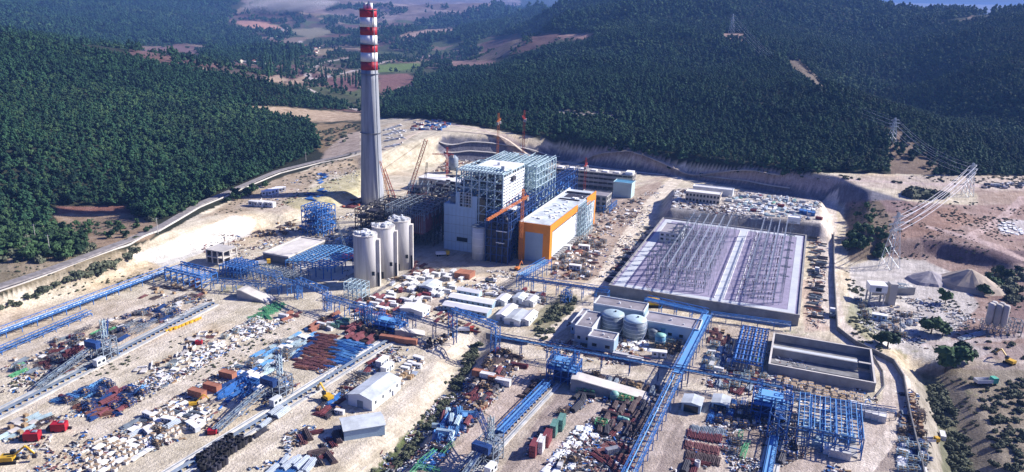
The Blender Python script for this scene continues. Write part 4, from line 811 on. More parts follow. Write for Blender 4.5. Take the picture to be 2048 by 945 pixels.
# lattice portal
def portal(a, b, h, label, name='portal_rack', w_=3.2, col='steel_blue', legs=2, seglen=2.2):
    L, az = run_frame(a, b); t = thing(name, label, 'pipe rack', (*a, 0), az)
    for k in range(legs):
        s = L*k/(legs-1); f = MB(); f.lattice((s,0,0), (s,0,h), w_, .34, int(h/seglen)); part(t, 'tower_leg', f, col)
    f = MB(); f.lattice((0,0,h), (L,0,h), w_, .38, int(L/seglen), up=(0,0,1)); part(t, 'bridge_girder', f, col)
    f = MB(); f.tube((0,-.6,h+.2), (L,-.6,h+.2), .3); f.tube((0,.6,h+.2), (L,.6,h+.2), .3); part(t, 'pipe', f, 'galv'); return t
portal(g(597, 597), g(655, 621), 11, 'blue lattice portal carrying pipes high over the road left of the silos')
portal(g(733, 645), g(740, 652), 9, 'stout blue lattice tower in front of the silos', 'lattice_tower', 4, legs=2)
portal(g(905, 672), g(990, 705), 14, 'tall blue lattice portal carrying pipes over the road below the white prefab roofs')
rack('pipe_rack', g(655, 622), g(735, 645), 'blue rack from the lattice portal to the stout tower', 4, 7, 7, 'steel_blue', 3)
rack('pipe_rack', g(790, 652), g(910, 688), 'thin blue pipe bridge between the stout blue tower and tall portal', 2.6, 7, 12, 'steel_navy', 2, tw=.28)
rack('pipe_rack', g(990, 700), g(1560, 805), 'long thin pipe bridge crossing the front yards to the blue lattice tower', 2.8, 7, 14, 'steel_navy', 3, 'steel_blue_light', tw=.28)
rack('pipe_rack', g(1560, 805), g(1790, 838), 'thin pipe bridge behind the blue steel building frame', 2.2, 3, 14, 'steel_navy', 2, tw=.25)
rack('pipe_rack', g(1095, 545), g(1040, 577), 'wide blue pipe rack running out from the turbine hall front', 5, 8, 6, 'steel_blue', 4, 'steel_blue_light')
rack('pipe_rack', g(1040, 580), g(1216, 606), 'blue pipe rack from the turbine hall to the substation corner', 5, 7, 8, 'steel_blue', 4, 'steel_navy')
portal(g(1128, 604), g(1136, 606), 7, 'small blue lattice trestle under the rack beside the white prefab roofs', 'lattice_tower', 3)
rack('pipe_rack', g(1290, 622), g(1412, 650), 'blue rack of parallel pipes along the substation retaining wall', 5, 7, 8, 'steel_blue', 6, 'steel_blue_light')
rack('wide_conveyor', g(1412, 655), g(1352, 775), 'wide pale blue covered conveyor right of the water treatment buildings', 5, 7, 9, 'steel_blue', 0, 'galv', 'steel_blue_light')
rack('wide_conveyor', g(1352, 775), g(1250, 990), 'open blue lattice conveyor running down from the road crossing', 4.5, 6, 8, 'steel_blue', 2, 'steel_blue_light')
rack('pipe_rack', g(1580, 662), g(1420, 640), 'low blue pipe run at the right foot of the substation wall', 2, 3, 9, 'steel_blue', 2)
# raised bundle of blue pipes (1470-1505)
x, y = g(1462, 740); t = thing('pipe_rack', 'broad rack of eight dark blue pipes left of the concrete basins', 'pipe rack', (x, y, 0), RZ)
for k in range(8): f = MB(); f.tube((1+k*1.7, 0, 5.4), (1+k*1.7, 44, 5.4), .5, 10); part(t, 'pipe', f, 'steel_navy' if k % 2 else 'steel_blue')
for j in range(8):
    f = MB()
    for x_ in (0, 7, 14): f.bar((x_, j*6.2, 0), (x_, j*6.2, 5.4), .4)
    f.bar((0, j*6.2, 4.8), (14, j*6.2, 4.8), .5); f.bar((0, j*6.2+1, 6.0), (14, j*6.2+1, 6.0), .35); part(t, 'trestle_leg', f, 'steel_blue')
# ramps and blue feeders
def ramp(a, b, w_, h, label, col='concrete_pale', az=None):
    L, az0 = run_frame(a, b); t = thing('concrete_ramp', label, 'ramp', (*a, 0), az0 if az is None else az)
    f = MB(); y = w_/2; pts = [(0,h),(3,h),(L*.45,h*.62),(L,.15)]
    v = []; 
    for yy in (-y, y): v += [(0,yy,-.3)]+[(s,yy,z) for s, z in pts]+[(L,yy,-.3)]
    f.add(v, [(0,5,4,3,2,1),(6,7,8,9,10,11)]+[(1+k, 2+k, 8+k, 7+k) for k in range(3)]+[(0,1,7,6)]); part(t, 'body', f, 'concrete')
    f = MB()
    for (s, z), (s2, z2) in zip(pts[:-1], pts[1:]): f.bar((s, 0, z+.08), (s2, 0, z2+.08), w_-.6, .12)
    part(t, 'running_surface', f, col); return t
ramp(g(1143, 775), g(1300, 795), 8, 6, 'long concrete ramp leading up to the blue feeder bridge in the front yard')
ramp(g(484, 592), g(545, 602), 9, 5, 'small concrete ramp below the blue grid frame on the left')
ramp(g(790, 670), g(850, 668), 7, 4, 'concrete ramp behind the orange-sided container')
def feeder(px, py, label, w_=14, d_=9, h=10):
    x, y = g(px, py); t = thing('feeder_frame', label, 'steel structure', (x, y, 0), RZ); f = MB(); f.frame(0,0,0,w_,d_,h,4,3,3,.42); part(t, 'frame', f, 'steel_blue')
    for (a, b_) in ((1,1),(w_-3,1),(w_-3,d_-3),(1,d_-3)): f = MB(); f.frame(a,b_,h,a+2,b_+2,h+4,1,1,2,.25); part(t, 'corner_turret', f, 'steel_blue')
    f = MB(); f.rbox(.5,.5,h*.62,w_-.5,d_-.5,h*.62+.3); f.rbox(2,2,h,w_-4,d_-2,h+.4); part(t, 'platform', f, 'steel_blue_light'); f = MB(); f.rbox(3,2,0,w_-3,d_-1,h*.5); part(t, 'hopper', f, 'steel_navy'); return t
feeder(1092, 762, 'bright blue feeder frame at the head of the middle stacker track')
feeder(745, 662, 'bright blue feeder frame at the head of the left middle stacker track', 16, 9, 6)
feeder(1500, 835, 'dark blue feeder frame with turrets left of the steel building frame', 16, 10, 10)
portal(g(1543, 875), g(1562, 880), 12, 'light blue lattice tower between the feeder and the steel building frame', 'lattice_tower', 3.6)
# stacker tracks: pale concrete strips with rails
def track(a, b, label, w_=7, col='steel_blue'):
    L, az = run_frame(a, b); t = thing('stacker_track', label, 'rail track', (*a, 0), az)
    for s in (-1, 1): f = MB(); f.rbox(0, s*w_/2-1.1, -.4, L, s*w_/2+1.1, .45); part(t, 'concrete_strip', f, 'track_concrete')
    for s in (-1, 1): f = MB(); f.rbox(0, s*w_/2-.12, .45, L, s*w_/2+.12, .65); part(t, 'rail', f, 'steel_grey')
    f = MB(); f.rbox(0, -.9, .9, L, .9, 1.15); part(t, 'belt', f, 'steel_grey')
    f = MB(); n = int(L/3)
    for k in range(n+1): f.rbox(L*k/n-.15, -1.3, -.2, L*k/n+.15, 1.3, .9)
    part(t, 'cross_frame', f, col); return t, L, az
track(g(-120, 890), g(425, 608), 'pale stacker track nearest the left bank'); track(g(330, 960), g(800, 668), 'pale stacker track ending at the blue feeder beside the silos')
track(g(890, 990), g(1105, 765), 'pale stacker track in the middle yard, ending at the concrete ramp head', 7); track(g(1525, 990), g(1553, 880), 'pale stacker track left of the blue steel building frame', 5)
rack('track_gallery', g(1000, 870), g(1095, 772), 'open blue belt gallery laid along the middle stacker track', 3.2, 1.4, 6, 'steel_blue', 1, 'steel_blue_light', 'steel_blue_light')
rack('track_gallery', g(1528, 985), g(1548, 880), 'open blue belt gallery laid along the right stacker track', 3.2, 1.6, 6, 'steel_blue', 1, 'steel_blue_light', 'steel_blue_light')
# boom stackers
def stacker(a, b, label, boom=26, h=9):
    L, az = run_frame(a, b); t = thing('boom_stacker', label, 'stacker', (*a, 0), az)
    f = MB(); f.lattice((0,0,1.6), (boom,0,h), 2.2, .3, 14); part(t, 'belt_bridge', f, 'steel_grey'); f = MB(); f.bar((0,0,2.2), (boom,0,h+.8), 1.2, .2); part(t, 'belt', f, 'steel_pale')
    f = MB(); f.frame(boom-3,-4,0,boom+5,4,h+1,2,2,3,.35); part(t, 'gantry', f, 'steel_grey')
    f = MB(); f.lattice((boom+2,0,h+1), (boom+2,0,h+10), 1.6, .3, 4); part(t, 'pylon_mast', f, 'steel_pale')
    f = MB(); f.lattice((boom+2,0,h), (boom+16,14,h+2), 1.8, .28, 9); part(t, 'boom', f, 'steel_navy'); f = MB(); f.bar((boom+2,0,h+10), (boom+15,13,h+3), .16); f.bar((boom+2,0,h+10), (boom-7,-2,h*.75), .16); part(t, 'stay_line', f, 'steel_dark')
    f = MB(); f.rbox(boom-9,-6.5,1.2,boom-4,-3.8,4.2); part(t, 'switch_cabin', f, 'clad_white')
    f = MB()
    for k in range(2): f.rbox(boom-8.4+k*2.4,-6.58,2.2,boom-7+k*2.4,-6.4,3.4)
    part(t, 'window', f, 'glass_dark'); f = MB(); f.rbox(boom-1,-3,.9,boom+4,3,3.2); part(t, 'bogie', f, 'steel_dark'); f = MB(); f.rbox(boom-6,-3.6,h-1,boom-3,3.6,h+2); part(t, 'counterweight', f, 'steel_navy'); return t
stacker(g(75, 782), g(250, 697), 'grey boom stacker on the left track with long sloping belt bridge', 34, 9)
stacker(g(432, 868), g(600, 768), 'grey boom stacker on the track left of the two warehouses', 34, 9)
stacker(g(912, 985), g(1050, 850), 'grey boom stacker on the middle track at the bottom of the picture', 22, 8)
# ---------------------------------------------------------------- substation
px0 = G(1218, 572, 6); o_ = px0; pw, pd, ph = 107.5, 171, 6
mb = MB(); mb.rbox(0, 0, -3, pw, pd, ph-.5); t = thing('substation_platform', 'raised platform with grey retaining walls that carries the switchyard', 'platform', (*o_, 0), RZ)
part(t, 'retaining_wall', mb, 'concrete')
f = MB(); f.rbox(.8, .8, ph-.5, pw-.8, pd-.8, ph-.1); part(t, 'gravel_surface', f, 'gravel_lilac')
f = MB(); f.rbox(-.3, -.3, ph-.9, pw+.3, .8, ph+.7); f.rbox(-.3, pd-.8, ph-.9, pw+.3, pd+.3, ph+.7); f.rbox(-.3, .8, ph-.9, .8, pd-.8, ph+.7); f.rbox(pw-.8, .8, ph-.9, pw+.3, pd-.8, ph+.7); part(t, 'parapet', f, 'concrete')
f = MB(); zz = ph-.09
for (a,b_,c_,d_) in ((2.5,2.5,pw-2.5,7),(2.5,pd-7,pw-2.5,pd-2.5),(2.5,7,8,pd-7),(pw-6.5,7,pw-2.5,pd-7),(61,7,65.5,pd-7)): f.rbox(a,b_,zz,c_,d_,zz+.1)
part(t, 'road', f, 'clad_white')
f = MB()
for x_ in (60.4, 65.7, 72.5): f.rbox(x_, 8, zz, x_+.5, pd-8, zz+.3)
part(t, 'kerb', f, 'roof_white')
def sub(e, n): return o_[0]+EV[0]*e+NV[0]*n, o_[1]+EV[1]*e+NV[1]*n
# control house
x, y = sub(6, 108); t = flatbldg('control_house', 0, 0, 15, 26, 6, 'clad_white', 'roof_grey', 'flat-roofed control house at the far left corner of the switchyard', 2, 4); t.location = (x+EV[0]*3, y+EV[1]*3, ph-.1)
# gantry line prototypes
def gantry(n_len, posts, h, label, group, beam='galv', colm='galv'):
    t = thing('busbar_gantry', label, 'gantry', (0,0,0), RZ, group)
    f = MB(); f.lattice((0,0,h), (0,n_len,h), .45, .11, int(n_len/3)); part(t, 'beam', f, beam)
    for k in range(posts): yy = n_len*k/(posts-1); f = MB(); f.lattice((0,yy,0), (0,yy,h-.3), .5, .09, int(h/1.6)); part(t, 'column', f, colm)
    return t
G1 = 'long white-beamed gantries in the left half of the switchyard'; G2 = 'long white-beamed gantries in the right half of the switchyard'
gl = gantry(136, 11, 14, 'long white overhead gantry beam running away over the left half of the switchyard', G1); gr = gantry(146, 12, 14, 'long white overhead gantry beam running away over the right half of the switchyard', G2)
lx = [(27,22),(32,22),(37.5,24),(43,24),(48.5,26),(54,26)]; rx = [(77,10),(82,10),(88,10),(93,12)]
for k, (e, n) in enumerate(lx):
    x, y = sub(e, n-12); (gl if k == 0 else None)
    if k == 0: gl.location = (x, y, ph-.1)
    else: dup(gl, (x, y, ph-.1), RZ)
for k, (e, n) in enumerate(rx):
    x, y = sub(e, n)
    if k == 0: gr.location = (x, y, ph-.1)
    else: dup(gr, (x, y, ph-.1), RZ)
# tall lattice masts and cross gantries
tm = thing('lattice_mast', 'tall thin lattice mast at the left edge of the switchyard equipment', 'mast', (0,0,0), RZ, 'tall lattice masts standing in the switchyard'); f = MB(); f.lattice((0,0,0), (0,0,17), 1.0, .14, 11); part(tm, 'column', f, 'steel_grey'); f = MB(); f.lattice((-2.6,0,16), (2.6,0,16), .6, .12, 4); part(tm, 'cross_arm', f, 'steel_grey')
first = True
for e, n in [(19,18),(19,30),(20,42),(20,54),(21,66),(22,78),(23,90),(24,102),(26,118),(28,130),(23,24),(24,36),(25,48),(26,60),(27,84),(30,96),(32,124),(35,136)]+[(97,18),(97,36),(97,54),(97,72),(97,90),(97,108),(97,126),(97,144),(72,140),(69,150),(58,145)]:
    x, y = sub(e, n); lb = None if e < 60 else 'tall thin lattice mast in the right half of the switchyard'
    if first: tm.location = (x, y, ph-.1); first = False
    else: dup(tm, (x, y, ph-.1), RZ, lb)
# switchgear
sg = thing('disconnect_switch', 'grey disconnect switch on paired steel posts in the left half of the switchyard', 'switch', (0,0,0), RZ, 'switchgear rows on the switchyard gravel')
f = MB()
for a in (-1.6, 1.6): f.bar((a,0,0), (a,0,2.6), .22)
f.bar((-1.9,0,2.6), (1.9,0,2.6), .25); part(sg, 'support', f, 'galv')
for a in (-1.6, 0, 1.6): f = MB(); f.lathe([(.14,2.7),(.24,2.9),(.14,3.1),(.24,3.3),(.14,3.5),(.24,3.7),(.1,4.1)], a, 0, 8); part(sg, 'insulator', f, 'rust_brown')
f = MB(); f.bar((-1.8,0,4.15), (1.8,0,4.15), .12); part(sg, 'contact_arm', f, 'steel_white')
br = thing('circuit_breaker', 'tall slender circuit breaker pole on a steel foot in the switchyard', 'circuit breaker', (0,0,0), RZ, 'circuit breaker poles on the switchyard gravel')
f = MB(); f.frame(-.4,-.4,0,.4,.4,2.4,1,1,1,.14); part(br, 'foot', f, 'galv'); f = MB(); f.lathe([(.22,2.4),(.3,2.8),(.2,3.2),(.3,3.6),(.2,4),(.3,4.4),(.2,4.8),(.28,5.2),(.1,6.3)], n=8); part(br, 'insulator', f, 'rust_brown')
pp = solo('lightning_post', MB().lathe([(.16,0),(.05,13)], n=6), 'galv', 'thin bare steel post rising among the switchgear', 'post', (*sub(26,20), ph-.1), 0, 'thin posts among the switchgear')
for k in range(120):
    e = [29.5,35,40.5,46,51.5,57,79.5,85,90.5,95][k % 10]; x, y = sub(e+((k*13) % 5)*.5, 10+(k*37) % 146); dup(pp, (x, y, ph-.1), 0)
fs = fb = True; rr = random.Random(12)
for rows, e0, e1, lab in ((range(14, 150, 8), 25, 57, None), (range(12, 156, 9), 75, 95, 'grey disconnect switch on paired steel posts in the right half of the switchyard')):
    for j, n in enumerate(rows):
        e = e0
        while e < e1:
            x, y = sub(e+rr.uniform(-.2,.2), n+rr.uniform(-.5,.5))
            if (j % 3) != 2:
                if fs: sg.location = (x, y, ph-.1); fs = False
                else: dup(sg, (x, y, ph-.1), RZ, lab)
            else:
                if fb: br.location = (x, y, ph-.1); fb = False
                else: dup(br, (x, y, ph-.1), RZ)
            e += 5.4
f = MB()
for k, e in enumerate((29.5,35,40,46,51,79.5,85,90.5)):
    a = sub(e, 24 if e < 60 else 14); b_ = sub(e, 140 if e < 60 else 150); f = MB()
    for q in range(8):
        s0, s1 = q/8, (q+1)/8; sag = lambda s: 9.6+ph-2.2*(1-(2*((s*4) % 1)-1)**2)
        f.tube((a[0]+(b_[0]-a[0])*s0, a[1]+(b_[1]-a[1])*s0, sag(s0+.001)), (a[0]+(b_[0]-a[0])*s1, a[1]+(b_[1]-a[1])*s1, sag(s1-.001)), .07, 5)
    solo('overhead_conductor', f, 'wire', 'thin overhead conductor strung along the '+('left' if e < 60 else 'right')+' half of the switchyard', 'cable', group='conductors strung over the switchyard '+('left' if e < 60 else 'right')+' half')
# ---------------------------------------------------------------- water treatment buildings
def lowb(px, py, w_, d_, h, label, wm='clad_blue', z0=0, e0=0):
    x, y = G(px, py, h); t = thing('plant_building', label, 'building', (x, y, 0), RZ)
    f = MB(); f.rbox(e0, 0, -.2, e0+w_, d_, h-.6); part(t, 'wall', f, wm); f = MB(); f.rbox(e0+.4, .4, h-.6, e0+w_-.4, d_-.4, h-.4); rf = part(t, 'roof', f, 'roof_grey')
    f = MB(); f.rbox(e0-.1,-.1,h-.6,e0+w_+.1,.4,h+.25); f.rbox(e0-.1,d_-.4,h-.6,e0+w_+.1,d_+.1,h+.25); f.rbox(e0-.1,.4,h-.6,e0+.4,d_-.4,h+.25); f.rbox(e0+w_-.4,.4,h-.6,e0+w_+.1,d_-.4,h+.25); part(rf, 'parapet', f, 'clad_white')
    f = MB(); n_ = max(2, int(w_/5))
    for k in range(n_): f.rbox(e0+(k+.35)*w_/n_, -.12, 2, e0+(k+.7)*w_/n_, .05, 3.6)
    part(t, 'window', f, 'glass_dark'); f = MB(); f.rbox(e0+w_*.45, d_*.5, h-.4, e0+w_*.45+.9, d_*.5+.9, h+.5); f.rbox(e0+w_*.7, d_*.3, h-.4, e0+w_*.7+.6, d_*.3+.6, h+.2); part(rf, 'roof_vent', f, 'steel_white'); return t
lowb(1187, 607, 28, 13, 9, 'long pump building with lilac roof nearest the substation corner', 'clad_blue'); lowb(1286, 641, 29, 14, 8, 'long lilac-roofed building right of the two big domed tanks', 'clad_blue')
lowb(1150, 651, 9, 22, 9, 'narrow tall building left of the two big domed tanks', 'clad_white'); lowb(1142, 646, 4, 22, 6, 'low annex on the left side of the narrow tall building', 'clad_blue'); lowb(1176, 672, 13.5, 9.5, 7, 'small flat-roofed building in front of the two big domed tanks', 'clad_blue')
for (px, py), lb in (((1226, 672), 'left one of the two big domed steel tanks'), ((1271, 684), 'right one of the two big domed steel tanks')):
    x, y = g(px, py); y += 6; t = thing('domed_tank', lb, 'tank', (x, y, 0), 0, 'two big domed water tanks'); R = 5.9
    part(t, 'shell', MB().lathe([(R,0),(R,10)], n=36), 'steel_grey', True); dm = part(t, 'dome', MB().lathe([(R+.15,10),(R+.15,10.2),(R*.8,10.9),(R*.45,11.5),(.3,11.8)], n=36), 'steel_pale', True)
    f = MB()
    for z in (2,4,6,8,9.8): f.lathe([(R+.1,z),(R+.1,z+.15)], n=36)
    part(t, 'hoop', f, 'steel_white')
    f = MB()
    for k in range(12): f.bar((R*math.cos(-1.2+k*.13)+.3, R*math.sin(-1.2+k*.13)-.2, k*.85), (R*math.cos(-1.2+(k+1)*.13)+.3, R*math.sin(-1.2+(k+1)*.13)-.2, (k+1)*.85), .5, .15)
    part(t, 'stair', f, 'steel_white'); f = MB(); f.lathe([(.5,11.4),(.5,12.2)], 1.2, -1, 8); part(dm, 'hatch', f, 'steel_dark')
for (px, py), R, h, lb, mt in (((1306,680),2.6,4.6,'dark small tank beside the domed tanks','steel_grey'),((1321,694),2.7,5.6,'green-topped small tank, front one of the pair','tank_blue'),((1328,676),2.7,5.4,'green-topped small tank, rear one of the pair','tank_blue')):
    x, y = g(px, py); t = thing('small_tank', lb, 'tank', (x, y+2, 0)); part(t, 'shell', MB().lathe([(R,0),(R,h)], n=24), mt, True); part(t, 'lid', MB().lathe([(R+.15,h),(R+.15,h+.2),(.3,h+.9)], n=24), 'tank_green' if mt == 'tank_blue' else mt, True); f = MB(); f.lathe([(R+.1,h*.5),(R+.1,h*.5+.12)], n=24); part(t, 'hoop', f, 'steel_white')
# ---------------------------------------------------------------- concrete basins
x, y = g(1535, 745); t = thing('concrete_basin', 'long twin concrete basin with open channels beside the curved road', 'basin', (x, y, 0), RZ); w_, d_, h = 47, 40, 4.4
f = MB()
for (a,b_,c_,d2) in ((0,0,w_,.7),(0,d_-.7,w_,d_),(0,.7,.7,d_-.7),(w_-.7,.7,w_,d_-.7),(.7,d_*.5,w_-7,d_*.5+.7),(.7,d_*.58,w_-7,d_*.58+.7)): f.rbox(a,b_,-.1,c_,d2,h)
part(t, 'wall', f, 'concrete'); f = MB(); f.rbox(-.1,-.1,h,w_+.1,.8,h+.2); f.rbox(-.1,d_-.8,h,w_+.1,d_+.1,h+.2); f.rbox(-.1,.8,h,.8,d_-.8,h+.2); f.rbox(w_-.8,.8,h,w_+.1,d_-.8,h+.2); part(t, 'coping', f, 'concrete_pale'); f = MB(); f.rbox(.7,.7,-.05,w_-.7,d_*.5,.35); f.rbox(.7,d_*.58+.7,-.05,w_-.7,d_-.7,.35); part(t, 'floor', f, 'concrete_dark')
f = MB(); f.rbox(.7,d_*.5+.7,3.4,w_-7.2,d_*.58,h+.1); part(t, 'centre_walkway', f, 'clad_white'); f = MB(); f.rbox(w_-6.5,d_*.52,h-.4,w_-.7,d_*.56,h); part(t, 'cross_walkway', f, 'concrete_pale')
f = MB(); f.rbox(1,1,.36,w_-1,d_*.28,.42); f.rbox(1,d_*.6,.36,w_-1,d_*.75,.42); part(t, 'sludge', f, 'dark_pipe')
# ---------------------------------------------------------------- blue steel building frame, front right
x, y = g(1590, 893); t = thing('steel_building_frame', 'open blue-grey steel building frame between the road and right stacker track', 'steel structure', (x, y, 0), RZ)
f = MB(); f.frame(0,0,0,24,30,9,5,5,2,.42,tb=.34); part(t, 'frame', f, 'steel_blue')
f = MB()
for j in range(6):
    for i in range(6): f.bar((i*4,j*6,9), (min(24,i*4+4) if i < 5 else 20,j*6,9.0 if i == 5 else 9.8 if i % 2 == 0 else 9), .25)
for i in range(13): f.bar((i*2,0,9.4), (i*2,30,9.4), .24)
part(t, 'roof_purlins', f, 'steel_blue_light'); f = MB(); f.frame(-9,2,0,0,26,7,2,4,2,.35); part(t, 'lean_to_frame', f, 'steel_grey'); f = MB(); f.rbox(1,1,0,23,29,.4); part(t, 'floor_slab', f, 'concrete')
f = MB(); rr = random.Random(14)
for k in range(14): f.box(rr.uniform(3,21), rr.uniform(3,27), .4, rr.uniform(1,5), rr.uniform(1,4), rr.uniform(.5,3))
part(t, 'equipment', f, 'steel_pale')
# ---------------------------------------------------------------- warehouses and prefab roofs
def gableb(name, px, py, w_, l_, hw, hr, label, wm, rm, az=RZ, open_=False, windows=0, z0=0, cat='building'):
    x, y = g(px, py); t = thing(name, label, cat, (x, y, z0), az); f = MB(); f.gable(w_/2, l_/2, -.2, w_, l_, hw+.2, hr+.2); part(t, 'wall', f, wm); f = MB(); f.gable_roof(w_/2, l_/2, 0, w_, l_, hw, hr); part(t, 'roof', f, rm)
    if open_: f = MB(); f.rbox(w_*.12, -.15, 0, w_*.88, .05, hw*.85); part(t, 'door_opening_shade', f, 'glass_dark')  # solid dark panel stands in for the shade inside the open front
    else: f = MB(); f.rbox(w_*.38, -.12, 0, w_*.62, .05, hw*.7); part(t, 'door', f, 'steel_grey')
    for k in range(windows):
        s = l_*(k+.5)/windows; f = MB(); f.rbox(w_-.05, s-.5, hw*.45, w_+.1, s+.5, hw*.75); part(t, 'window', f, 'glass_dark')
        f = MB(); f.rbox(-.1, s-.5, hw*.45, .05, s+.5, hw*.75); part(t, 'window', f, 'glass_dark')
    return t
gableb('warehouse', 697, 810, 12, 22, 5, 6.6, 'long gabled warehouse with pale two-tone roof above the shed', 'clad_white', 'roof_pale', RZ-.05, windows=4)
gableb('machine_shed', 681, 857, 10, 16, 4.4, 5.6, 'open-fronted shed with pale blue roof below the long warehouse', 'clad_blue', 'roof_pale', RZ+math.radians(-48), True)
gableb('white_barrack', 908, 636, 7, 27, 3, 4, 'front long white-roofed barrack beside the pipe bridge', 'clad_blue', 'roof_white', RZ-math.radians(90)+.0, windows=8).location = (*G(896, 612, 0), 0)
gableb('white_barrack', 908, 610, 7, 27, 3, 4, 'second long white-roofed barrack behind the front one', 'clad_blue', 'roof_white', RZ-math.radians(90), windows=8).location = (*G(908, 596, 0), 0)
gableb('white_barrack', 930, 590, 5, 14, 3, 4, 'short white-roofed barrack at the back of the barrack group', 'clad_blue', 'roof_white', RZ-math.radians(90), windows=4).location = (*G(921, 584, 0), 0)
for k, (px, py, w_, l_, rm, lb) in enumerate([(992,640,6,17,'roof_white','white cabin block at the right end of the front barrack'),(1008,648,9,15,'roof_pale','grey-roofed canteen block right of the white barracks'),(1040,650,5,14,'roof_white','narrow white block at the outer corner of the barrack group'),(990,610,6,10,'roof_white','white cabin block right of the second barrack'),(1025,606,6,9,'roof_pale','small pale block at the back of the barrack group'),(1050,612,5,9,'roof_white','small white block above the grassy slope')]):
    gableb('prefab_block', px, py, w_, l_, 3, 3.9, lb, 'clad_white', rm, RZ, windows=3)
x, y = g(895, 660); mb = MB(); 
t = thing('retaining_wall', 'dark retaining wall below the white barracks', 'wall', (x, y, 0), RZ); f = MB(); f.rbox(22, 0, -1, 45, .8, 2.4); part(t, 'wall_panel', f, 'concrete_dark')
# white building with windows on the back terrace, others there
t = flatbldg('office_building', 1370, 403, 28, 12, 8, 'plaster', 'roof_white', 'cream two-storey office building with rows of windows on the back terrace', 2, 10, 12); t = flatbldg('annex_building', 1385, 385, 34, 9, 5, 'clad_white', 'roof_white', 'long low white building behind the cream office on the back terrace', 0, 0, 12)
flatbldg('store_building', 1575, 446, 9, 7, 4, 'clad_white', 'roof_white', 'small white store at the right front edge of the back terrace', 0, 0, 12)
# terrace retaining wall at substation back left
# ---------------------------------------------------------------- perimeter wall and roads
def ribbon(name, pts, wdt, m_, lift=.25, step=6, kind='structure', zoff=0):
    pw_ = [Vector(P(*q)) for q in pts]; dense = []
    for a, b in zip(pw_[:-1], pw_[1:]):
        n_ = max(1, int((b-a).length/step))
        for k in range(n_): p_ = a.lerp(b, k/n_); dense.append(p_)
    dense.append(pw_[-1])
    for _ in range(3): dense = [dense[0]]+[(dense[i-1]+dense[i]*2+dense[i+1])/4 for i in range(1, len(dense)-1)]+[dense[-1]]
    v = []; f = []; prev = None
    for i, p_ in enumerate(dense):
        d = (dense[min(i+1, len(dense)-1)]-dense[max(i-1, 0)]); d.z = 0; d.normalize(); nx, ny = -d.y, d.x; zc = max(hz(p_.x+nx*s, p_.y+ny*s) for s in (-wdt/2, 0, wdt/2))
        prev = zc if prev is None else prev*.6+zc*.4; zz_ = max(prev, zc)+lift
        for s in (-1, 1): v.append((p_.x+nx*s*wdt/2, p_.y+ny*s*wdt/2, zz_))
        for s in (-1, 1): v.append((p_.x+nx*s*(wdt/2+.5), p_.y+ny*s*(wdt/2+.5), zz_-.7))
        if i: a_ = 4*(i-1); b_ = 4*i; f += [(a_, b_, b_+1, a_+1), (a_+2, b_+2, b_, a_), (a_+1, b_+1, b_+3, a_+3)]
    mb = MB(); mb.add(v, f); return struct(name, mb, m_, kind=kind), dense
o, dense = ribbon('asphalt_road', [(-40,590),(60,556),(130,530),(250,487),(320,456),(400,409),(480,375),(560,342),(640,322),(722,303)], 6, 'asphalt')
ribbon('road', [(768,300),(800,285),(842,262),(900,262),(1000,282),(1180,318),(1330,340),(1450,350),(1560,358)], 5, 'haul_dirt')
def wall_line(name, pts, h, th, m_, label, step=5, off=0, cat='wall', cap=None, down=1.5):
    pw_ = [Vector(P(*q)) if len(q) == 2 else Vector(q) for q in pts]; t = thing(name, label, cat, tuple(pw_[0]), 0); o0 = pw_[0].copy(); f = MB()
    for a, b in zip(pw_[:-1], pw_[1:]):
        n_ = max(1, int((b-a).length/step))
        for k in range(n_):
            p_, q_ = a.lerp(b, k/n_), a.lerp(b, (k+1)/n_); d = (q_-p_); d.z = 0; d.normalize(); nx, ny = -d.y*th/2, d.x*th/2; zp, zq = hz(p_.x, p_.y)-o0.z, hz(q_.x, q_.y)-o0.z
            v = [(p_.x-o0.x+nx, p_.y-o0.y+ny, zp-down), (p_.x-o0.x-nx, p_.y-o0.y-ny, zp-down), (q_.x-o0.x-nx, q_.y-o0.y-ny, zq-down), (q_.x-o0.x+nx, q_.y-o0.y+ny, zq-down)]; v += [(x_, y_, (zp if i in (0,1) else zq)+h) for i, (x_, y_, _) in enumerate(v)]
            f.add(v, [(3,2,1,0),(4,5,6,7),(0,1,5,4),(1,2,6,5),(2,3,7,6),(3,0,4,7)])
    part(t, 'wall_panel', f, m_); return t
wall_line('roadside_barrier', [(-40,597),(60,563),(130,537),(250,494),(320,463),(400,416),(480,381),(560,348),(640,327),(722,309)], 1.0, .35, 'concrete_pale', 'low pale concrete barrier along the valley side of the asphalt road')
wall_line('perimeter_wall', [(1667,470),(1668,560),(1674,662),(1710,690),(1786,728),(1806,760),(1820,840),(1845,945),(1860,1010)], 2.6, .5, 'concrete_dark', 'dark perimeter wall along the outer edge of the curved road')
wall_line('low_kerb_wall', [(1700,682),(1745,712),(1765,745),(1768,775),(1752,795)], .9, .4, 'concrete_dark', 'low dark kerb wall curving round the end of the concrete basin')
wall_line('quarry_wall', [(1745,590),(1790,588),(1828,590)], 5, 1.2, 'concrete', 'pale retaining wall of the batching plant ramp')
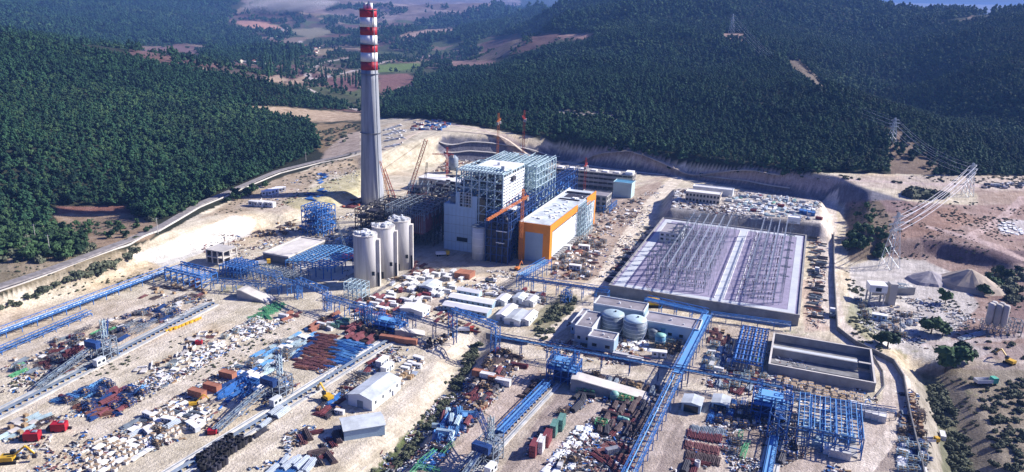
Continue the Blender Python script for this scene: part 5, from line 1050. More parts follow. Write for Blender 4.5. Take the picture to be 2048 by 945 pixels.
# ---------------------------------------------------------------- things lying about the yards
PROTO = {}
def b_container(col, L=6.1, h=2.6):
    def mk(t):
        f = MB(); f.rbox(-L/2, -1.2, .12, L/2, 1.2, h-.08)
        for k in range(int(L/.9)):
            x = -L/2+.5+k*.9
            for s in (-1, 1): f.box(x, s*1.22, .3, .35, .06, h-.6)
        part(t, 'body', f, col); f = MB()
        for a in (-1, 1):
            for b_ in (-1, 1): f.box(a*(L/2-.08), b_*1.16, 0, .2, .2, h)
        f.box(0, 1.18, h-.12, L-.3, .14, .12); f.box(0, -1.18, h-.12, L-.3, .14, .12); part(t, 'corner_frame', f, col)
        for s in (-1, 1): f = MB(); f.box(-L/2-.03, s*.58, .25, .06, 1.1, h-.45); f.box(-L/2-.08, s*.3, .3, .05, .06, h-.55); part(t, 'door', f, col)
    return mk
def b_cabin(col, L=6.0):
    def mk(t):
        f = MB(); f.rbox(-L/2, -1.25, .15, L/2, 1.25, 2.6); wl = part(t, 'wall', f, col); f = MB(); f.rbox(-L/2-.12, -1.37, 2.6, L/2+.12, 1.37, 2.78); part(t, 'roof', f, 'roof_white')
        for s in (-1, 1):
            for x in (-1.8, 1.6): f = MB(); f.box(x, s*1.27, 1.1, 1.0, .06, .9); part(wl, 'window', f, 'glass_dark')
        f = MB(); f.box(0, -1.28, .2, .9, .06, 2.0); part(wl, 'door', f, 'steel_grey')
    return mk
def b_beams(col, L=10, n=6, w_=.32):
    def mk():
        r = random.Random(hash(col) % 97 if False else len(col)+n); f = MB()
        for k in range(n):
            x = (k-n/2)*w_*1.9+r.uniform(-.05,.05); o_ = r.uniform(-.8,.8)
            f.box(x, o_, .25, w_, L*r.uniform(.8,1), .06, 0); f.box(x, o_, .31, .06, L*.86, w_*.8, 0); f.box(x, o_, .31+w_*.8, w_, L*.88, .06, 0)
        for k in range(n//2): x = (k-n/4)*w_*2.4; f.box(x, r.uniform(-1,1), .75, w_, L*r.uniform(.6,.9), w_, r.uniform(-.04,.04))
        for y in (-L*.33, L*.33): f.box(0, y, 0, n*w_*2.1, .25, .25, 0, 1)
        return f
    return mk
def b_pipes(col, L=9, n=5, R=.35):
    def mk():
        f = MB()
        for row in range(3):
            for k in range(n-row): x = (k-(n-row-1)/2)*R*2.05; f.tube((x, -L/2, R+.15+row*R*1.75), (x, L/2, R+.15+row*R*1.75), R, 8)
        for y in (-L*.3, L*.3): f.box(0, y, 0, n*R*2.2, .25, .2, 0, 1)
        return f
    return mk
def b_truss(col, L=12, w_=1.8):
    def mk(): f = MB(); f.lattice((0,-L/2,w_/2+.1), (0,L/2,w_/2+.1), w_, .2, int(L/1.8)); return f
    return mk
def b_crate(col, w_=2.2):
    def mk():
        f = MB(); f.box(0, 0, .15, w_, w_*.8, w_*.7); 
        for s in (-1, 0, 1): f.box(s*w_*.42, 0, 0, .18, w_*.84, w_*.7+.22, 0, 1)
        f.box(0, 0, w_*.7+.15, w_*1.04, w_*.5, .08, 0, 1); return f
    return mk
def b_plates(col, w_=3):
    def mk():
        r = random.Random(3); f = MB()
        for k in range(5): f.box(r.uniform(-.2,.2), r.uniform(-.2,.2), .15+k*.2, w_*r.uniform(.8,1), w_*1.6*r.uniform(.8,1), .12, r.uniform(-.08,.08))
        for s in (-1, 1): f.box(0, s*w_*.5, 0, w_, .2, .15, 0, 1)
        return f
    return mk
def b_panel(col):
    def mk():
        f = MB(); f.bar((0,-2.6,.6),(0,2.6,.6),.2,.9); 
        for y in (-2,0,2): f.bar((-.6,y,.15),(.6,y,.15),.2); f.bar((0,y,.2),(.55,y,1.1),.12)
        f.bar((0,-2.6,1.15),(0,2.6,1.15),.5,.15); return f
    return mk
def b_drum(col, R=1.3, h=3.0):
    def mk(): f = MB(); f.lathe([(R,0),(R,h),(R-.22,h),(R-.22,h-.5),(.3,h-.5),(.02,h-.4)], n=14, caps=False); return f
    return mk
def b_tank(col):
    def mk(): f = MB(); f.tube((-3,0,1.6),(3,0,1.6),1.4,16); f.tube((-3.5,0,1.6),(-3,0,1.6),.8,16,r2=1.4); f.tube((3,0,1.6),(3.5,0,1.6),1.4,16,r2=.8); f.box(-1.8,0,0,.4,2.2,.8,0,1); f.box(1.8,0,0,.4,2.2,.8,0,1); f.lathe([(.4,2.9),(.4,3.3)],0,0,10); return f
    return mk
def b_module(col):
    def mk():
        f = MB(); f.frame(-2.6,-2,0,2.6,2,3,2,2,2,.22); f.box(0,0,.5,3.4,2.6,1.2,0,1); f.tube((-2,.6,2.2),(2.2,.6,2.2),.4,8,1); f.box(.8,-.8,1.8,1,1,1.5,0,1); return f
    return mk
def b_rebar(col):
    def mk():
        r = random.Random(5); f = MB()
        for k in range(9): y = (k-4)*.55; f.bar((-3+r.uniform(-.5,.5), y, .3), (3+r.uniform(-.5,.5), y+r.uniform(-.3,.3), .3+r.uniform(0,.2)), .16)
        for k in range(5): x = (k-2)*1.2; f.bar((x,-2.3,.5),(x+r.uniform(-.3,.3),2.3,.5),.14)
        return f
    return mk
def b_truck(col):
    def mk(t):
        f = MB(); f.box(3.0,0,.9,1.9,2.3,2.0); cb = part(t, 'cab', f, col); f = MB(); f.box(3.97,0,1.9,.06,2.0,.8); part(cb, 'windscreen', f, 'glass_dark'); f = MB(); f.box(-1.0,0,1.1,5.8,2.4,.2); f.box(-1.0,1.15,1.3,5.8,.1,1.1); f.box(-1.0,-1.15,1.3,5.8,.1,1.1); f.box(-3.85,0,1.3,.1,2.3,1.1); part(t, 'cargo_bed', f, 'white_paint' if col != 'white_paint' else 'steel_grey')
        f = MB(); f.box(-.2,0,.7,7.6,.9,.3); part(t, 'chassis', f, 'steel_dark')
        for x in (2.9,-1.6,-2.9):
            for s in (-1,1): f = MB(); f.tube((x, s*.85, .5),(x, s*1.2, .5), .5, 12); part(t, 'wheel', f, 'rubber')
    return mk
def b_car(col):
    def mk(t):
        f = MB(); f.box(0,0,.35,4.3,1.75,.55); f.add([(-1.9,-.85,.9),(1.1,-.85,.9),(1.1,.85,.9),(-1.9,.85,.9),(-1.5,-.72,1.45),(.4,-.72,1.45),(.4,.72,1.45),(-1.5,.72,1.45)],[(4,5,6,7),(0,1,5,4),(1,2,6,5),(2,3,7,6),(3,0,4,7)]); bd = part(t, 'body', f, col)
        f = MB(); f.box(.85,0,.95,.5,1.5,.38); f.box(-.5,0,1.0,1.9,1.62,.34); part(bd, 'window', f, 'glass_dark')
        for x in (1.35,-1.35):
            for s in (-1,1): f = MB(); f.tube((x,s*.7,.33),(x,s*.92,.33),.33,10); part(t, 'wheel', f, 'rubber')
    return mk
def b_excavator(col):
    def mk(t):
        for s in (-1,1): f = MB(); f.box(0,s*1.1,0,4,.6,.9); part(t, 'crawler_track', f, 'rubber')
        f = MB(); f.box(-.5,0,1.0,3.4,2.6,1.2); part(t, 'body', f, col); f = MB(); f.box(.9,.75,2.2,1.3,1.0,1.2); part(t, 'cab', f, 'glass_dark')
        f = MB(); f.bar((1,-.3,2),(4.6,-.3,5),.5); f.bar((4.6,-.3,5),(6.6,-.3,2.4),.4); part(t, 'boom', f, col); f = MB(); f.box(6.6,-.3,1.2,1.1,1.1,1.1); part(t, 'bucket', f, 'steel_dark')
    return mk
def b_plant(col):   # squat machine block like the red compressor sets
    def mk(t):
        f = MB(); f.box(0,0,.4,5.4,3.4,3.1); part(t, 'housing', f, col); f = MB(); f.box(-3.6,0,.4,1.8,2.6,1.4); f.box(3.4,.6,.2,1.6,.5,1.0); part(t, 'engine_block', f, 'steel_dark'); f = MB(); f.tube((-1,.8,3.5),(-1,.8,4.4),.2,8); f.box(1,0,3.5,1.6,1.4,.4); part(t, 'exhaust', f, 'steel_grey')
        for x in (-1.8, 1.8):
            for s in (-1,1): f = MB(); f.tube((x,s*1.5,.45),(x,s*1.8,.45),.45,10); part(t, 'wheel', f, 'rubber')
    return mk
def b_tarp(col):
    def mk():
        r = random.Random(8); f = MB(); nx, ny = 5, 6; v = []
        for j in range(ny+1):
            for i in range(nx+1): e = min(i, nx-i, j, ny-j); v.append(((i/nx-.5)*4.4, (j/ny-.5)*6, (0 if e == 0 else 0.7+r.uniform(-.15,.15))))
        f.add(v, [(j*(nx+1)+i, j*(nx+1)+i+1, (j+1)*(nx+1)+i+1, (j+1)*(nx+1)+i) for j in range(ny) for i in range(nx)]); return f
    return mk
PLU = dict(container='shipping containers', cabin='site cabins', beam_bundle='steel beam bundles', pipe_bundle='pipe bundles', truss_section='truss sections', crate='crates', plate_stack='plate stacks', wall_panel_mould='formwork panels', drum='standing drums', horizontal_tank='horizontal tanks', machine_module='machine modules', rebar_mat='rebar mats', truck='trucks', car='cars', excavator='excavators', compressor_set='compressor sets', covered_pallet='covered pallets')
CNM = dict(container_red='dark red', container_orange='orange-brown', container_green='dark green', container_white='white', container_blue='blue', container_grey='grey', steel_blue='deep blue', steel_blue_light='bright blue', steel_navy='navy blue', steel_grey='grey', steel_dark='black', steel_pale='pale grey', steel_white='white', red_oxide='red-oxide', maroon='maroon', rust_brown='rusty brown', machine_yellow='yellow', green_paint='green', tank_green='pale green', roof_white='white', clad_white='white', timber='tan wooden', terracotta='brick red', tarp_white='white', tarp_green='green', rubber='black', concrete='grey concrete', concrete_pale='pale concrete', galv='silvery', white_paint='white', red_paint='red', crane_red='red', dark_pipe='black', container_white2='white', clad_blue='pale blue', tank_blue='blue')
RAD = dict(container=3.4, cabin=3.4, beam_bundle=3.2, pipe_bundle=3.2, truss_section=4, crate=1.8, plate_stack=2.6, wall_panel_mould=2.4, drum=1.6, horizontal_tank=4, machine_module=3.4, rebar_mat=3.2, truck=4.6, car=2.7, excavator=4.5, compressor_set=4, covered_pallet=3.3)
NOUN = {k: k.replace('_', ' ') for k in RAD}; NOUN['container'] = 'shipping container'; NOUN['cabin'] = 'site cabin'
MULTI = dict(container=b_container, cabin=b_cabin, truck=b_truck, car=b_car, excavator=b_excavator, compressor_set=b_plant)
SINGLE = dict(beam_bundle=b_beams, pipe_bundle=b_pipes, truss_section=b_truss, crate=b_crate, plate_stack=b_plates, wall_panel_mould=b_panel, drum=b_drum, horizontal_tank=b_tank, machine_module=b_module, rebar_mat=b_rebar, covered_pallet=b_tarp)
TAKEN = []; WAIT = []; DIRR = math.radians(64); ROWP = 3.5
def put(kind, col, x, y, rz, where, z=None, label=None, group=None, s=None):
    label = label or f'{CNM[col]} {NOUN[kind]} {where}'; group = group if group is not None else f'{CNM[col]} {PLU[kind]} {where}'
    if z is None: z = hz(x, y)-.03
    key = (kind, col)
    if key in PROTO and kind in MULTI: o = dup(PROTO[key], (x, y, z), rz, label, group)
    elif kind in MULTI: o = thing(kind if kind != 'container' else 'shipping_container', label, NOUN[kind].split()[-1] if kind != 'cabin' else 'cabin', (x, y, z), rz, group); MULTI[kind](col)(o); PROTO[key] = o
    else: WAIT.append((kind, col, x, y, z, rz, label, group, s or 1)); return None
    if s: o.scale = (s,)*3
    return o
def zone(poly, n, mix, where, az=0, sprd=.12, seed=0, flip=.15, s=(.8,1.15), tight=.8, stackp=0):
    s = (s[0]*.8, s[1]*.8); n = int(n*1.35); r = random.Random(seed); pts = [P(*q)[:2] for q in poly]; xs = [p[0] for p in pts]; ys = [p[1] for p in pts]; ks = [m[:2] for m in mix]; ws = [m[2] for m in mix]; cnt = 0; tr = 0; own = []
    while cnt < n and tr < n*40:
        tr += 1; x = r.uniform(min(xs), max(xs)); y = r.uniform(min(ys), max(ys))
        if tight < .9:      # keep to storage rows that run with the tracks
            u_, v_ = rot(x, y, -DIRR); v_ = round(v_/ROWP)*ROWP+r.gauss(0,.25); x, y = rot(u_, v_, DIRR)
        if not inpoly(np.array(x), np.array(y), pts): continue
        if any(sdline(np.array([x]), np.array([y]), L_)[0] < w_+1.5 for L_, w_ in LANES): continue
        k, c_ = r.choices(ks, ws)[0]; sc_ = r.uniform(*s); R = RAD[k]*tight*sc_
        if any((x-a)**2+(y-b)**2 < (R*.75+q*.75)**2 for a, b, q in TAKEN[-500:]): continue
        TAKEN.append((x, y, R)); a = RZ+az+r.gauss(0, sprd)+(math.pi/2 if r.random() < flip else 0); o = put(k, c_, x, y, a, where, s=sc_); cnt += 1
        if stackp and o and k == 'container' and r.random() < stackp: put(k, c_, x+.1, y, a+.01, where, z=o.location.z+2.6*sc_, s=sc_)
    return cnt
def row(a, b, n, kind, col, where, az=0, s=1, jit=.3, sprd=.05, z=None):
    pa, pb = Vector(P(*a)), Vector(P(*b)); r = random.Random(n)
    for k in range(n):
        p_ = pa.lerp(pb, (k+.5)/n); cc = col if isinstance(col, str) else r.choice(col); kk = kind if isinstance(kind, str) else r.choice(kind)
        put(kk, cc, p_.x+r.uniform(-jit,jit), p_.y+r.uniform(-jit,jit), RZ+az+r.gauss(0,sprd), where, s=s)
BB, PB, TS, CR, PS, MM, RB, CO, CA, WP, HT, DR, CP = 'beam_bundle','pipe_bundle','truss_section','crate','plate_stack','machine_module','rebar_mat','container','cabin','wall_panel_mould','horizontal_tank','drum','covered_pallet'
H90 = math.pi/2
# left yards
zone([(20,715),(150,660),(330,590),(400,600),(330,640),(250,660),(130,745),(40,760)], 46, [(BB,'steel_grey',3),(TS,'steel_dark',2),(BB,'green_paint',.7),(PS,'roof_white',2),(MM,'steel_grey',2),(CR,'concrete_pale',2),(RB,'rust_brown',2)], 'between the long left gallery and nearest track', seed=1)
zone([(85,735),(100,680),(150,665),(170,700),(140,745)], 12, [(BB,'maroon',3),(BB,'red_oxide',2),(PB,'maroon',1)], 'left of the first boom stacker', seed=2, az=-.5)
zone([(230,690),(215,640),(330,600),(360,640)], 16, [(BB,'steel_navy',2),(TS,'steel_grey',2),(MM,'steel_navy',2),(PB,'steel_dark',2)], 'behind the first boom stacker', seed=3)
zone([(282,600),(300,575),(395,560),(412,592),(380,605)], 20, [(RB,'rust_brown',4),(BB,'red_oxide',1),(CR,'timber',2)], 'in front of the bright conveyor head frame', seed=4)
row((335,664),(400,640), 8, WP, 'machine_yellow', 'in the row beside the nearest track', H90*0, 1.0)
zone([(265,745),(370,700),(380,665),(440,665),(400,690),(300,745)], 26, [(WP,'roof_white',3),(CR,'rust_brown',2),(PS,'concrete_pale',2),(RB,'red_oxide',1)], 'in the pale yard right of the nearest track', seed=5, az=.6)
zone([(310,750),(350,720),(510,640),(560,640),(500,690),(400,735),(330,762)], 62, [(PS,'roof_white',4),(CR,'concrete_pale',2),(WP,'roof_white',3),(RB,'steel_grey',1),(MM,'steel_pale',.6)], 'in the middle of the pale left yards', seed=6, az=.3, s=(.6,.95))
zone([(495,640),(545,605),(570,610),(540,635)], 14, [(RB,'green_paint',4),(BB,'green_paint',2)], 'on the mound below the small concrete ramp', seed=7, az=.8)
zone([(560,655),(570,628),(660,625),(690,640),(640,660)], 18, [(BB,'red_oxide',2),(MM,'steel_dark',2),(CO,'container_white',1.2),(PB,'terracotta',1),(BB,'steel_navy',2)], 'below the blue lattice portal', seed=8)
zone([(575,650),(600,625),(700,640),(690,655),(640,665)], 10, [(CO,'container_green',1),(CO,'container_white',2),(MM,'steel_grey',2)], 'right of the mound below the lattice portal', seed=9)
zone([(115,800),(190,765),(290,775),(310,800),(290,830),(190,835),(150,810)], 30, [(BB,'steel_navy',3),(BB,'steel_blue_light',1),(MM,'steel_navy',2),(PB,'maroon',1.4),(RB,'steel_dark',1)], 'in the ring-shaped yard at the lower left', seed=10)
row((165,808),(212,832), 4, BB, 'terracotta', 'in the middle of the ring-shaped yard', H90+.9, 1.0); row((112,806),(190,778), 7, BB, 'steel_blue_light', 'along the upper edge of the ring-shaped yard', -H90*.8, .8)
zone([(0,860),(60,830),(110,840),(90,880),(20,900)], 18, [(PS,'concrete_pale',2),(BB,'steel_pale',2),(RB,'rust_brown',1),(CR,'timber',1)], 'at the lower left corner of the yards', seed=11)
for px, py, lb in ((66,880,'red machine set at the far lower left of the yards'),(120,861,'red machine set right of the first, below the ring-shaped yard'),(425,868,'small red machine set at the foot of the second boom stacker'),(398,689,'small red machine among the white plate stacks')):
    x, y, _ = P(px, py); put('compressor_set', 'red_paint', x, y, RZ+.5, '', label=lb, group='', s=1.0 if px < 200 else .6)
zone([(150,945),(200,890),(330,850),(380,860),(300,900),(240,945)], 52, [(CR,'roof_white',4),(PS,'roof_white',3),(CR,'concrete_pale',2),(CA,'clad_white',.8),(MM,'steel_dark',1),(PB,'galv',1)], 'in the crowded white yard at the bottom left', seed=12)
zone([(250,860),(330,800),(420,820),(400,860),(330,880)], 36, [(CR,'roof_white',3),(BB,'steel_grey',2),(PS,'roof_white',2),(CA,'clad_white',1),(RB,'steel_dark',1),(BB,'machine_yellow',.4)], 'left of the second boom stacker', seed=13)
for px, py in ((395,793),(425,781),(456,756)): x, y, _ = P(px, py); put(CO, 'container_orange', x, y, RZ+H90*.0, 'above the second boom stacker', s=1.25)
zone([(430,800),(470,745),(520,740),(530,770),(480,800)], 30, [(BB,'steel_blue',4),(BB,'steel_navy',2),(TS,'steel_blue',1),(PS,'roof_white',.7)], 'beside the orange-brown containers', seed=14, tight=.65)
zone([(470,745),(540,690),(600,665),(620,680),(540,750)], 34, [(BB,'steel_blue_light',2),(BB,'steel_pale',2),(RB,'steel_grey',2),(PS,'roof_white',2),(MM,'steel_grey',1)], 'along the left of the red-oxide beam rows', seed=15)
zone([(585,735),(640,668),(672,672),(655,740)], 34, [(BB,'red_oxide',5),(BB,'terracotta',2)], 'in the rows left of the second track', seed=16, flip=1, tight=.6)
zone([(655,735),(672,680),(735,690),(690,730)], 34, [(BB,'steel_blue',4),(BB,'steel_blue_light',3),(BB,'rust_brown',1)], 'next to the second track head', seed=17, flip=1, tight=.6)
zone([(560,730),(600,680),(640,665),(620,700)], 16, [(BB,'steel_blue_light',3),(BB,'steel_navy',3)], 'left of the red-oxide rows', seed=18, tight=.65)
zone([(690,655),(720,640),(770,670),(750,690),(700,680)], 22, [(PB,'maroon',2),(BB,'rust_brown',2),(PB,'steel_dark',2),(MM,'steel_dark',1)], 'in front of the left blue feeder', seed=19)
zone([(660,775),(690,720),(760,700),(740,740),(700,780)], 24, [(PB,'rust_brown',2),(BB,'maroon',2),(TS,'steel_dark',2),(BB,'steel_grey',2)], 'right of the second track above the warehouse', seed=20)
row((765,680),(830,690), 4, CO, ['container_orange','container_grey'], 'right of the left blue feeder', H90*.1, 1.1)
zone([(840,690),(900,670),(930,700),(880,715)], 30, [(CR,'roof_white',3),(CR,'steel_dark',2),(DR,'steel_dark',2)], 'above the head of the green ditch', seed=21, s=(.6,.9))
zone([(600,810),(640,770),(690,770),(680,830),(620,835)], 26, [(BB,'maroon',1),(CA,'clad_white',2),(BB,'steel_dark',2),(BB,'steel_blue',1),(CR,'terracotta',1)], 'left of the two warehouses', seed=22)
zone([(770,800),(800,740),(840,720),(860,740),(810,810)], 18, [(CA,'clad_white',3),(CR,'timber',2),(CR,'roof_white',2),(PS,'galv',1)], 'right of the long gabled warehouse', seed=23)
for px, py in ((753,770),(775,742),(765,730)): x, y, _ = P(px, py); put(CA, 'clad_white', x, y, RZ+H90, 'behind the long gabled warehouse', s=1.2)
x, y, _ = P(695,852); put(CA, 'clad_white', x, y, RZ+.5, '', label='white site cabin in front of the open-fronted shed', group='')
zone([(510,860),(550,820),(600,830),(580,870),(530,880)], 20, [(RB,'steel_grey',3),(PB,'galv',1),(BB,'steel_dark',2)], 'between the second track and open-fronted shed', seed=24)
zone([(575,910),(620,865),(700,860),(760,890),(740,920),(640,925)], 44, [(BB,'maroon',3),(PB,'rust_brown',2),(BB,'machine_yellow',.6),(BB,'steel_dark',2),(BB,'red_oxide',2)], 'below the open-fronted shed', seed=25, az=.9, tight=.65)
zone([(395,925),(450,882),(500,880),(510,905),(440,945),(405,945)], 40, [(DR,'rubber',1),(DR,'steel_dark',.6)], 'packed together at the bottom edge of the yards', seed=26, tight=.62, s=(.9,1.2))
zone([(520,945),(570,920),(640,930),(620,945)], 12, [(PB,'galv',2),(BB,'steel_blue',1),(BB,'maroon',1)], 'at the bottom edge right of the black drums', seed=27)
# beside the ditch and the middle yard
for px, py in ((960,752),(975,758),(992,764),(1006,770)): x, y, _ = P(px, py); put(CO, 'container_orange' if px in (960,992) else 'container_white', x, y, RZ+.05, 'right of the green ditch', s=1.15)
zone([(935,800),(955,760),(1010,770),(1000,810),(960,825)], 26, [(PB,'steel_dark',2),(BB,'maroon',2),(MM,'steel_dark',2),(CR,'terracotta',1),(CR,'roof_white',1)], 'between the green ditch and brown haul track', seed=28)
zone([(960,740),(990,700),(1050,710),(1040,740),(1000,750)], 24, [(PB,'maroon',2),(BB,'rust_brown',2),(MM,'steel_dark',2),(CR,'roof_white',1)], 'below the pipe bridge near the tall lattice portal', seed=29)
zone([(1030,800),(1045,745),(1080,745),(1070,790)], 16, [(BB,'rust_brown',3),(PB,'rust_brown',2),(CO,'container_white',1)], 'left of the middle feeder frame', seed=30)
zone([(868,880),(890,830),(960,830),(965,855),(930,885)], 34, [(BB,'steel_blue_light',3),(PB,'steel_pale',2),(BB,'steel_navy',3),(PB,'maroon',1),(PS,'steel_blue_light',1)], 'in the lower yard right of the green ditch', seed=31, az=.3, tight=.62)
zone([(820,945),(860,900),(920,895),(900,945)], 34, [(BB,'steel_blue',2),(TS,'green_paint',1.4),(PS,'tank_green',1),(RB,'steel_navy',2),(PB,'steel_dark',1)], 'at the bottom edge right of the green ditch', seed=32, tight=.65)
zone([(900,870),(940,800),(985,820),(975,870)], 10, [(RB,'rust_brown',2),(CR,'timber',1)], 'along the brown haul track', seed=33)
CC = [((1068,908),'container_red',2),((1082,900),'container_white',2),((1094,888),'container_red',2),((1108,868),'container_green',2),((1122,856),'container_green',2)]
for (px, py), c_, n_ in CC:
    x, y, z = P(px, py)
    for k in range(n_): put(CO, c_, x, y, RZ+H90+.08, 'in the stacked row of the lower middle yard', z=z+k*2.62, s=1.0)
zone([(1115,895),(1130,860),(1180,850),(1190,870),(1160,890)], 14, [(CP,'tarp_white',1)], 'right of the stacked containers', seed=34, az=.5, tight=.7)
zone([(1060,945),(1100,905),(1140,900),(1150,930),(1110,945)], 14, [(CP,'tarp_white',2),(CO,'container_white',1),(MM,'steel_dark',1)], 'at the bottom edge below the stacked containers', seed=35, tight=.75)
zone([(1150,820),(1160,780),(1185,785),(1180,830)], 10, [(MM,'green_paint',1),(PB,'steel_dark',2),(BB,'steel_grey',1)], 'below the long concrete ramp', seed=36)
zone([(1110,855),(1130,820),(1200,825),(1195,850)], 14, [(BB,'rust_brown',2),(RB,'rust_brown',2),(CO,'container_white',.5),(MM,'steel_dark',1)], 'above the white covered pallets', seed=37)
zone([(1195,865),(1210,800),(1285,795),(1300,830),(1270,870)], 50, [(PB,'rust_brown',3),(PB,'steel_dark',2),(HT,'tank_green',1),(BB,'maroon',2),(TS,'steel_dark',1),(MM,'green_paint',1)], 'between the concrete ramp and the wide conveyor', seed=38, tight=.65)
x, y, _ = P(1228,800); t = thing('round_tank', 'small pale green domed tank among pipes below the concrete ramp', 'tank', (x, y, _)); part(t, 'shell', MB().lathe([(2,0),(2,3),(1.4,3.9),(.2,4.3)], n=20), 'tank_green', True); part(t, 'rim', MB().lathe([(2.1,2.9),(2.1,3.05)], n=20), 'steel_grey')
zone([(1185,920),(1200,890),(1255,890),(1260,930),(1215,940)], 22, [(BB,'red_oxide',3),(BB,'maroon',2),(CO,'container_grey',1),(BB,'steel_dark',1)], 'at the bottom left of the open lattice conveyor', seed=39, tight=.65, az=.9)
zone([(1130,700),(1100,680),(1170,680),(1250,705),(1300,715),(1280,730),(1190,715)], 26, [(RB,'rust_brown',2),(CR,'terracotta',1.2),(BB,'red_oxide',2),(CR,'roof_white',1)], 'in front of the small flat-roofed building', seed=40)
for px, py, c_ in ((1240,718,'container_white'),(1270,726,'container_white'),(1318,714,'clad_white')): x, y, _ = P(px, py); put(CA if c_ == 'clad_white' else CO, c_, x, y, RZ+(H90*0 if px < 1300 else .2), 'in front of the domed tanks', s=1.2)
zone([(1240,690),(1262,675),(1300,690),(1310,700),(1270,705)], 10, [(CP,'tarp_white',2),(CR,'timber',1)], 'below the right domed tank', seed=41)
zone([(1315,700),(1340,680),(1370,690),(1350,715)], 8, [(MM,'steel_pale',2),(MM,'steel_dark',1)], 'between the small green tanks and wide conveyor', seed=42)
zone([(1150,765),(1190,735),(1340,765),(1330,790),(1300,785),(1200,775)], 22, [(MM,'steel_dark',1),(BB,'rust_brown',2),(PB,'steel_grey',1),(CR,'timber',1)], 'under the long thin pipe bridge', seed=43)
# right middle yards
zone([(1405,740),(1425,690),(1465,700),(1460,745)], 26, [(MM,'steel_pale',2),(BB,'steel_grey',2),(CO,'container_white',1),(BB,'steel_navy',2),(CR,'roof_white',1)], 'left of the rack of dark blue pipes', seed=44)
zone([(1420,770),(1450,740),(1530,745),(1540,775),(1480,785)], 34, [(CR,'roof_white',2),(MM,'steel_pale',2),(PB,'steel_grey',1),(BB,'maroon',2),(CR,'steel_dark',1)], 'below the rack of dark blue pipes', seed=45)
zone([(1415,660),(1455,665),(1465,690),(1420,690)], 12, [(BB,'red_oxide',3),(CR,'steel_dark',1)], 'at the foot of the substation wall', seed=46)
zone([(1500,740),(1512,680),(1535,690),(1530,745)], 14, [(CR,'roof_white',2),(RB,'steel_grey',1),(MM,'green_paint',.7)], 'left end of the concrete basin', seed=47)
zone([(1545,765),(1560,758),(1690,788),(1735,800),(1725,815),(1640,800)], 40, [(CR,'roof_white',4),(CR,'concrete_pale',2),(CR,'steel_dark',1)], 'in the row below the concrete basin', seed=48, tight=.7, s=(1,1.5))
row((1700,820),(1770,840), 5, CO, 'container_white', 'right behind the blue steel building frame', H90, 1.25, .1); row((1662,822),(1690,828), 2, CO, 'container_white', 'behind the blue steel building frame', 0, .8)
zone([(1420,840),(1440,790),(1500,790),(1530,830),(1500,860)], 32, [(MM,'steel_navy',2),(BB,'steel_blue',2),(TS,'steel_blue',1),(CR,'roof_white',1),(RB,'steel_dark',1)], 'around the dark blue feeder frame', seed=49)
for (a, b_), c_ in ((((1378,868),(1445,880)),'maroon'),(((1372,890),(1440,905)),'red_oxide'),(((1375,912),(1440,925)),'rust_brown'),(((1385,860),(1450,868)),'steel_grey')): row(a, b_, 8, BB, c_, 'in the beam rows at the lower right', .0, .75, .3)
zone([(1365,945),(1370,920),(1450,930),(1450,945)], 12, [(PB,'steel_dark',1),(BB,'maroon',2),(DR,'roof_white',1)], 'at the bottom edge below the beam rows', seed=50)
zone([(1460,905),(1470,870),(1500,880),(1495,910)], 6, [(MM,'steel_grey',1),(TS,'green_paint',1)], 'right of the beam rows', seed=51)
zone([(1545,925),(1550,890),(1590,895),(1590,930)], 14, [(MM,'steel_navy',2),(RB,'steel_dark',2),(PB,'steel_dark',1)], 'below the lean-to of the steel building frame', seed=52)
x, y, z = P(1678,915); put(CO, 'container_white', x, y, RZ, '', label='long white container alone below the blue steel building frame', group='', s=1.3); x, y, z = P(1652,903); put(CA, 'clad_white', x, y, RZ+H90, '', label='white cabin standing upright against the lone long white container', group='', s=.9)
zone([(1795,880),(1800,790),(1835,800),(1845,880)], 40, [(RB,'rust_brown',3),(CR,'terracotta',2),(PS,'steel_grey',2),(CR,'roof_white',1),(MM,'steel_dark',2)], 'piled along the inside of the perimeter wall', seed=53, tight=.6)
zone([(1800,945),(1800,880),(1845,885),(1855,945)], 22, [(MM,'steel_pale',2),(BB,'steel_navy',2),(PS,'roof_white',2)], 'at the lower right inside the perimeter wall', seed=54, tight=.65)
zone([(1622,640),(1622,470),(1648,470),(1645,640)], 48, [(BB,'steel_dark',3),(BB,'steel_grey',2),(CR,'roof_white',1),(RB,'terracotta',2)], 'between the switchyard wall and haul road', seed=55, flip=.9, tight=.6)
for px, py in ((1664,632),(1633,548)): x, y, _ = P(px, py); put('truck', 'white_paint', x, y, math.radians(69), 'parked on the haul road right of the switchyard', s=1.2)
# cabins and containers in front of the power block
zone([(770,600),(790,560),(850,545),(905,545),(935,560),(880,600),(830,625)], 60, [(CA,'clad_white',5),(CO,'container_white',2),(CA,'concrete_pale',1),(CO,'container_red',.6),(MM,'steel_dark',1),(CR,'timber',1)], 'in the cabin village in front of the boiler house', seed=56, flip=.5, tight=.78)
for px, py, w_, l_ in ((838,583,9,12),(800,628,14,9)): gableb('prefab_hall', px, py, w_, l_, 3.4, 4.4, 'pale-roofed prefab hall '+('in the middle of' if px > 820 else 'at the lower left edge of')+' the cabin village', 'clad_white', 'roof_white' if px < 820 else 'roof_pale', RZ, windows=2)
row((915,552),(945,556), 3, CO, 'container_orange', 'at the right end of the cabin village', H90, 1.4, .1); 
zone([(705,620),(720,595),(770,590),(800,610),(780,640),(740,640)], 26, [(CO,'container_orange',2),(CO,'container_white',2),(PB,'maroon',2),(MM,'steel_dark',1),(CA,'clad_white',1)], 'below the steel frame at the foot of the silos', seed=57)
zone([(810,560),(830,525),(880,545),(860,555)], 12, [(BB,'red_oxide',2),(RB,'rust_brown',1),(CR,'roof_white',1)], 'right of the rear silo', seed=58)
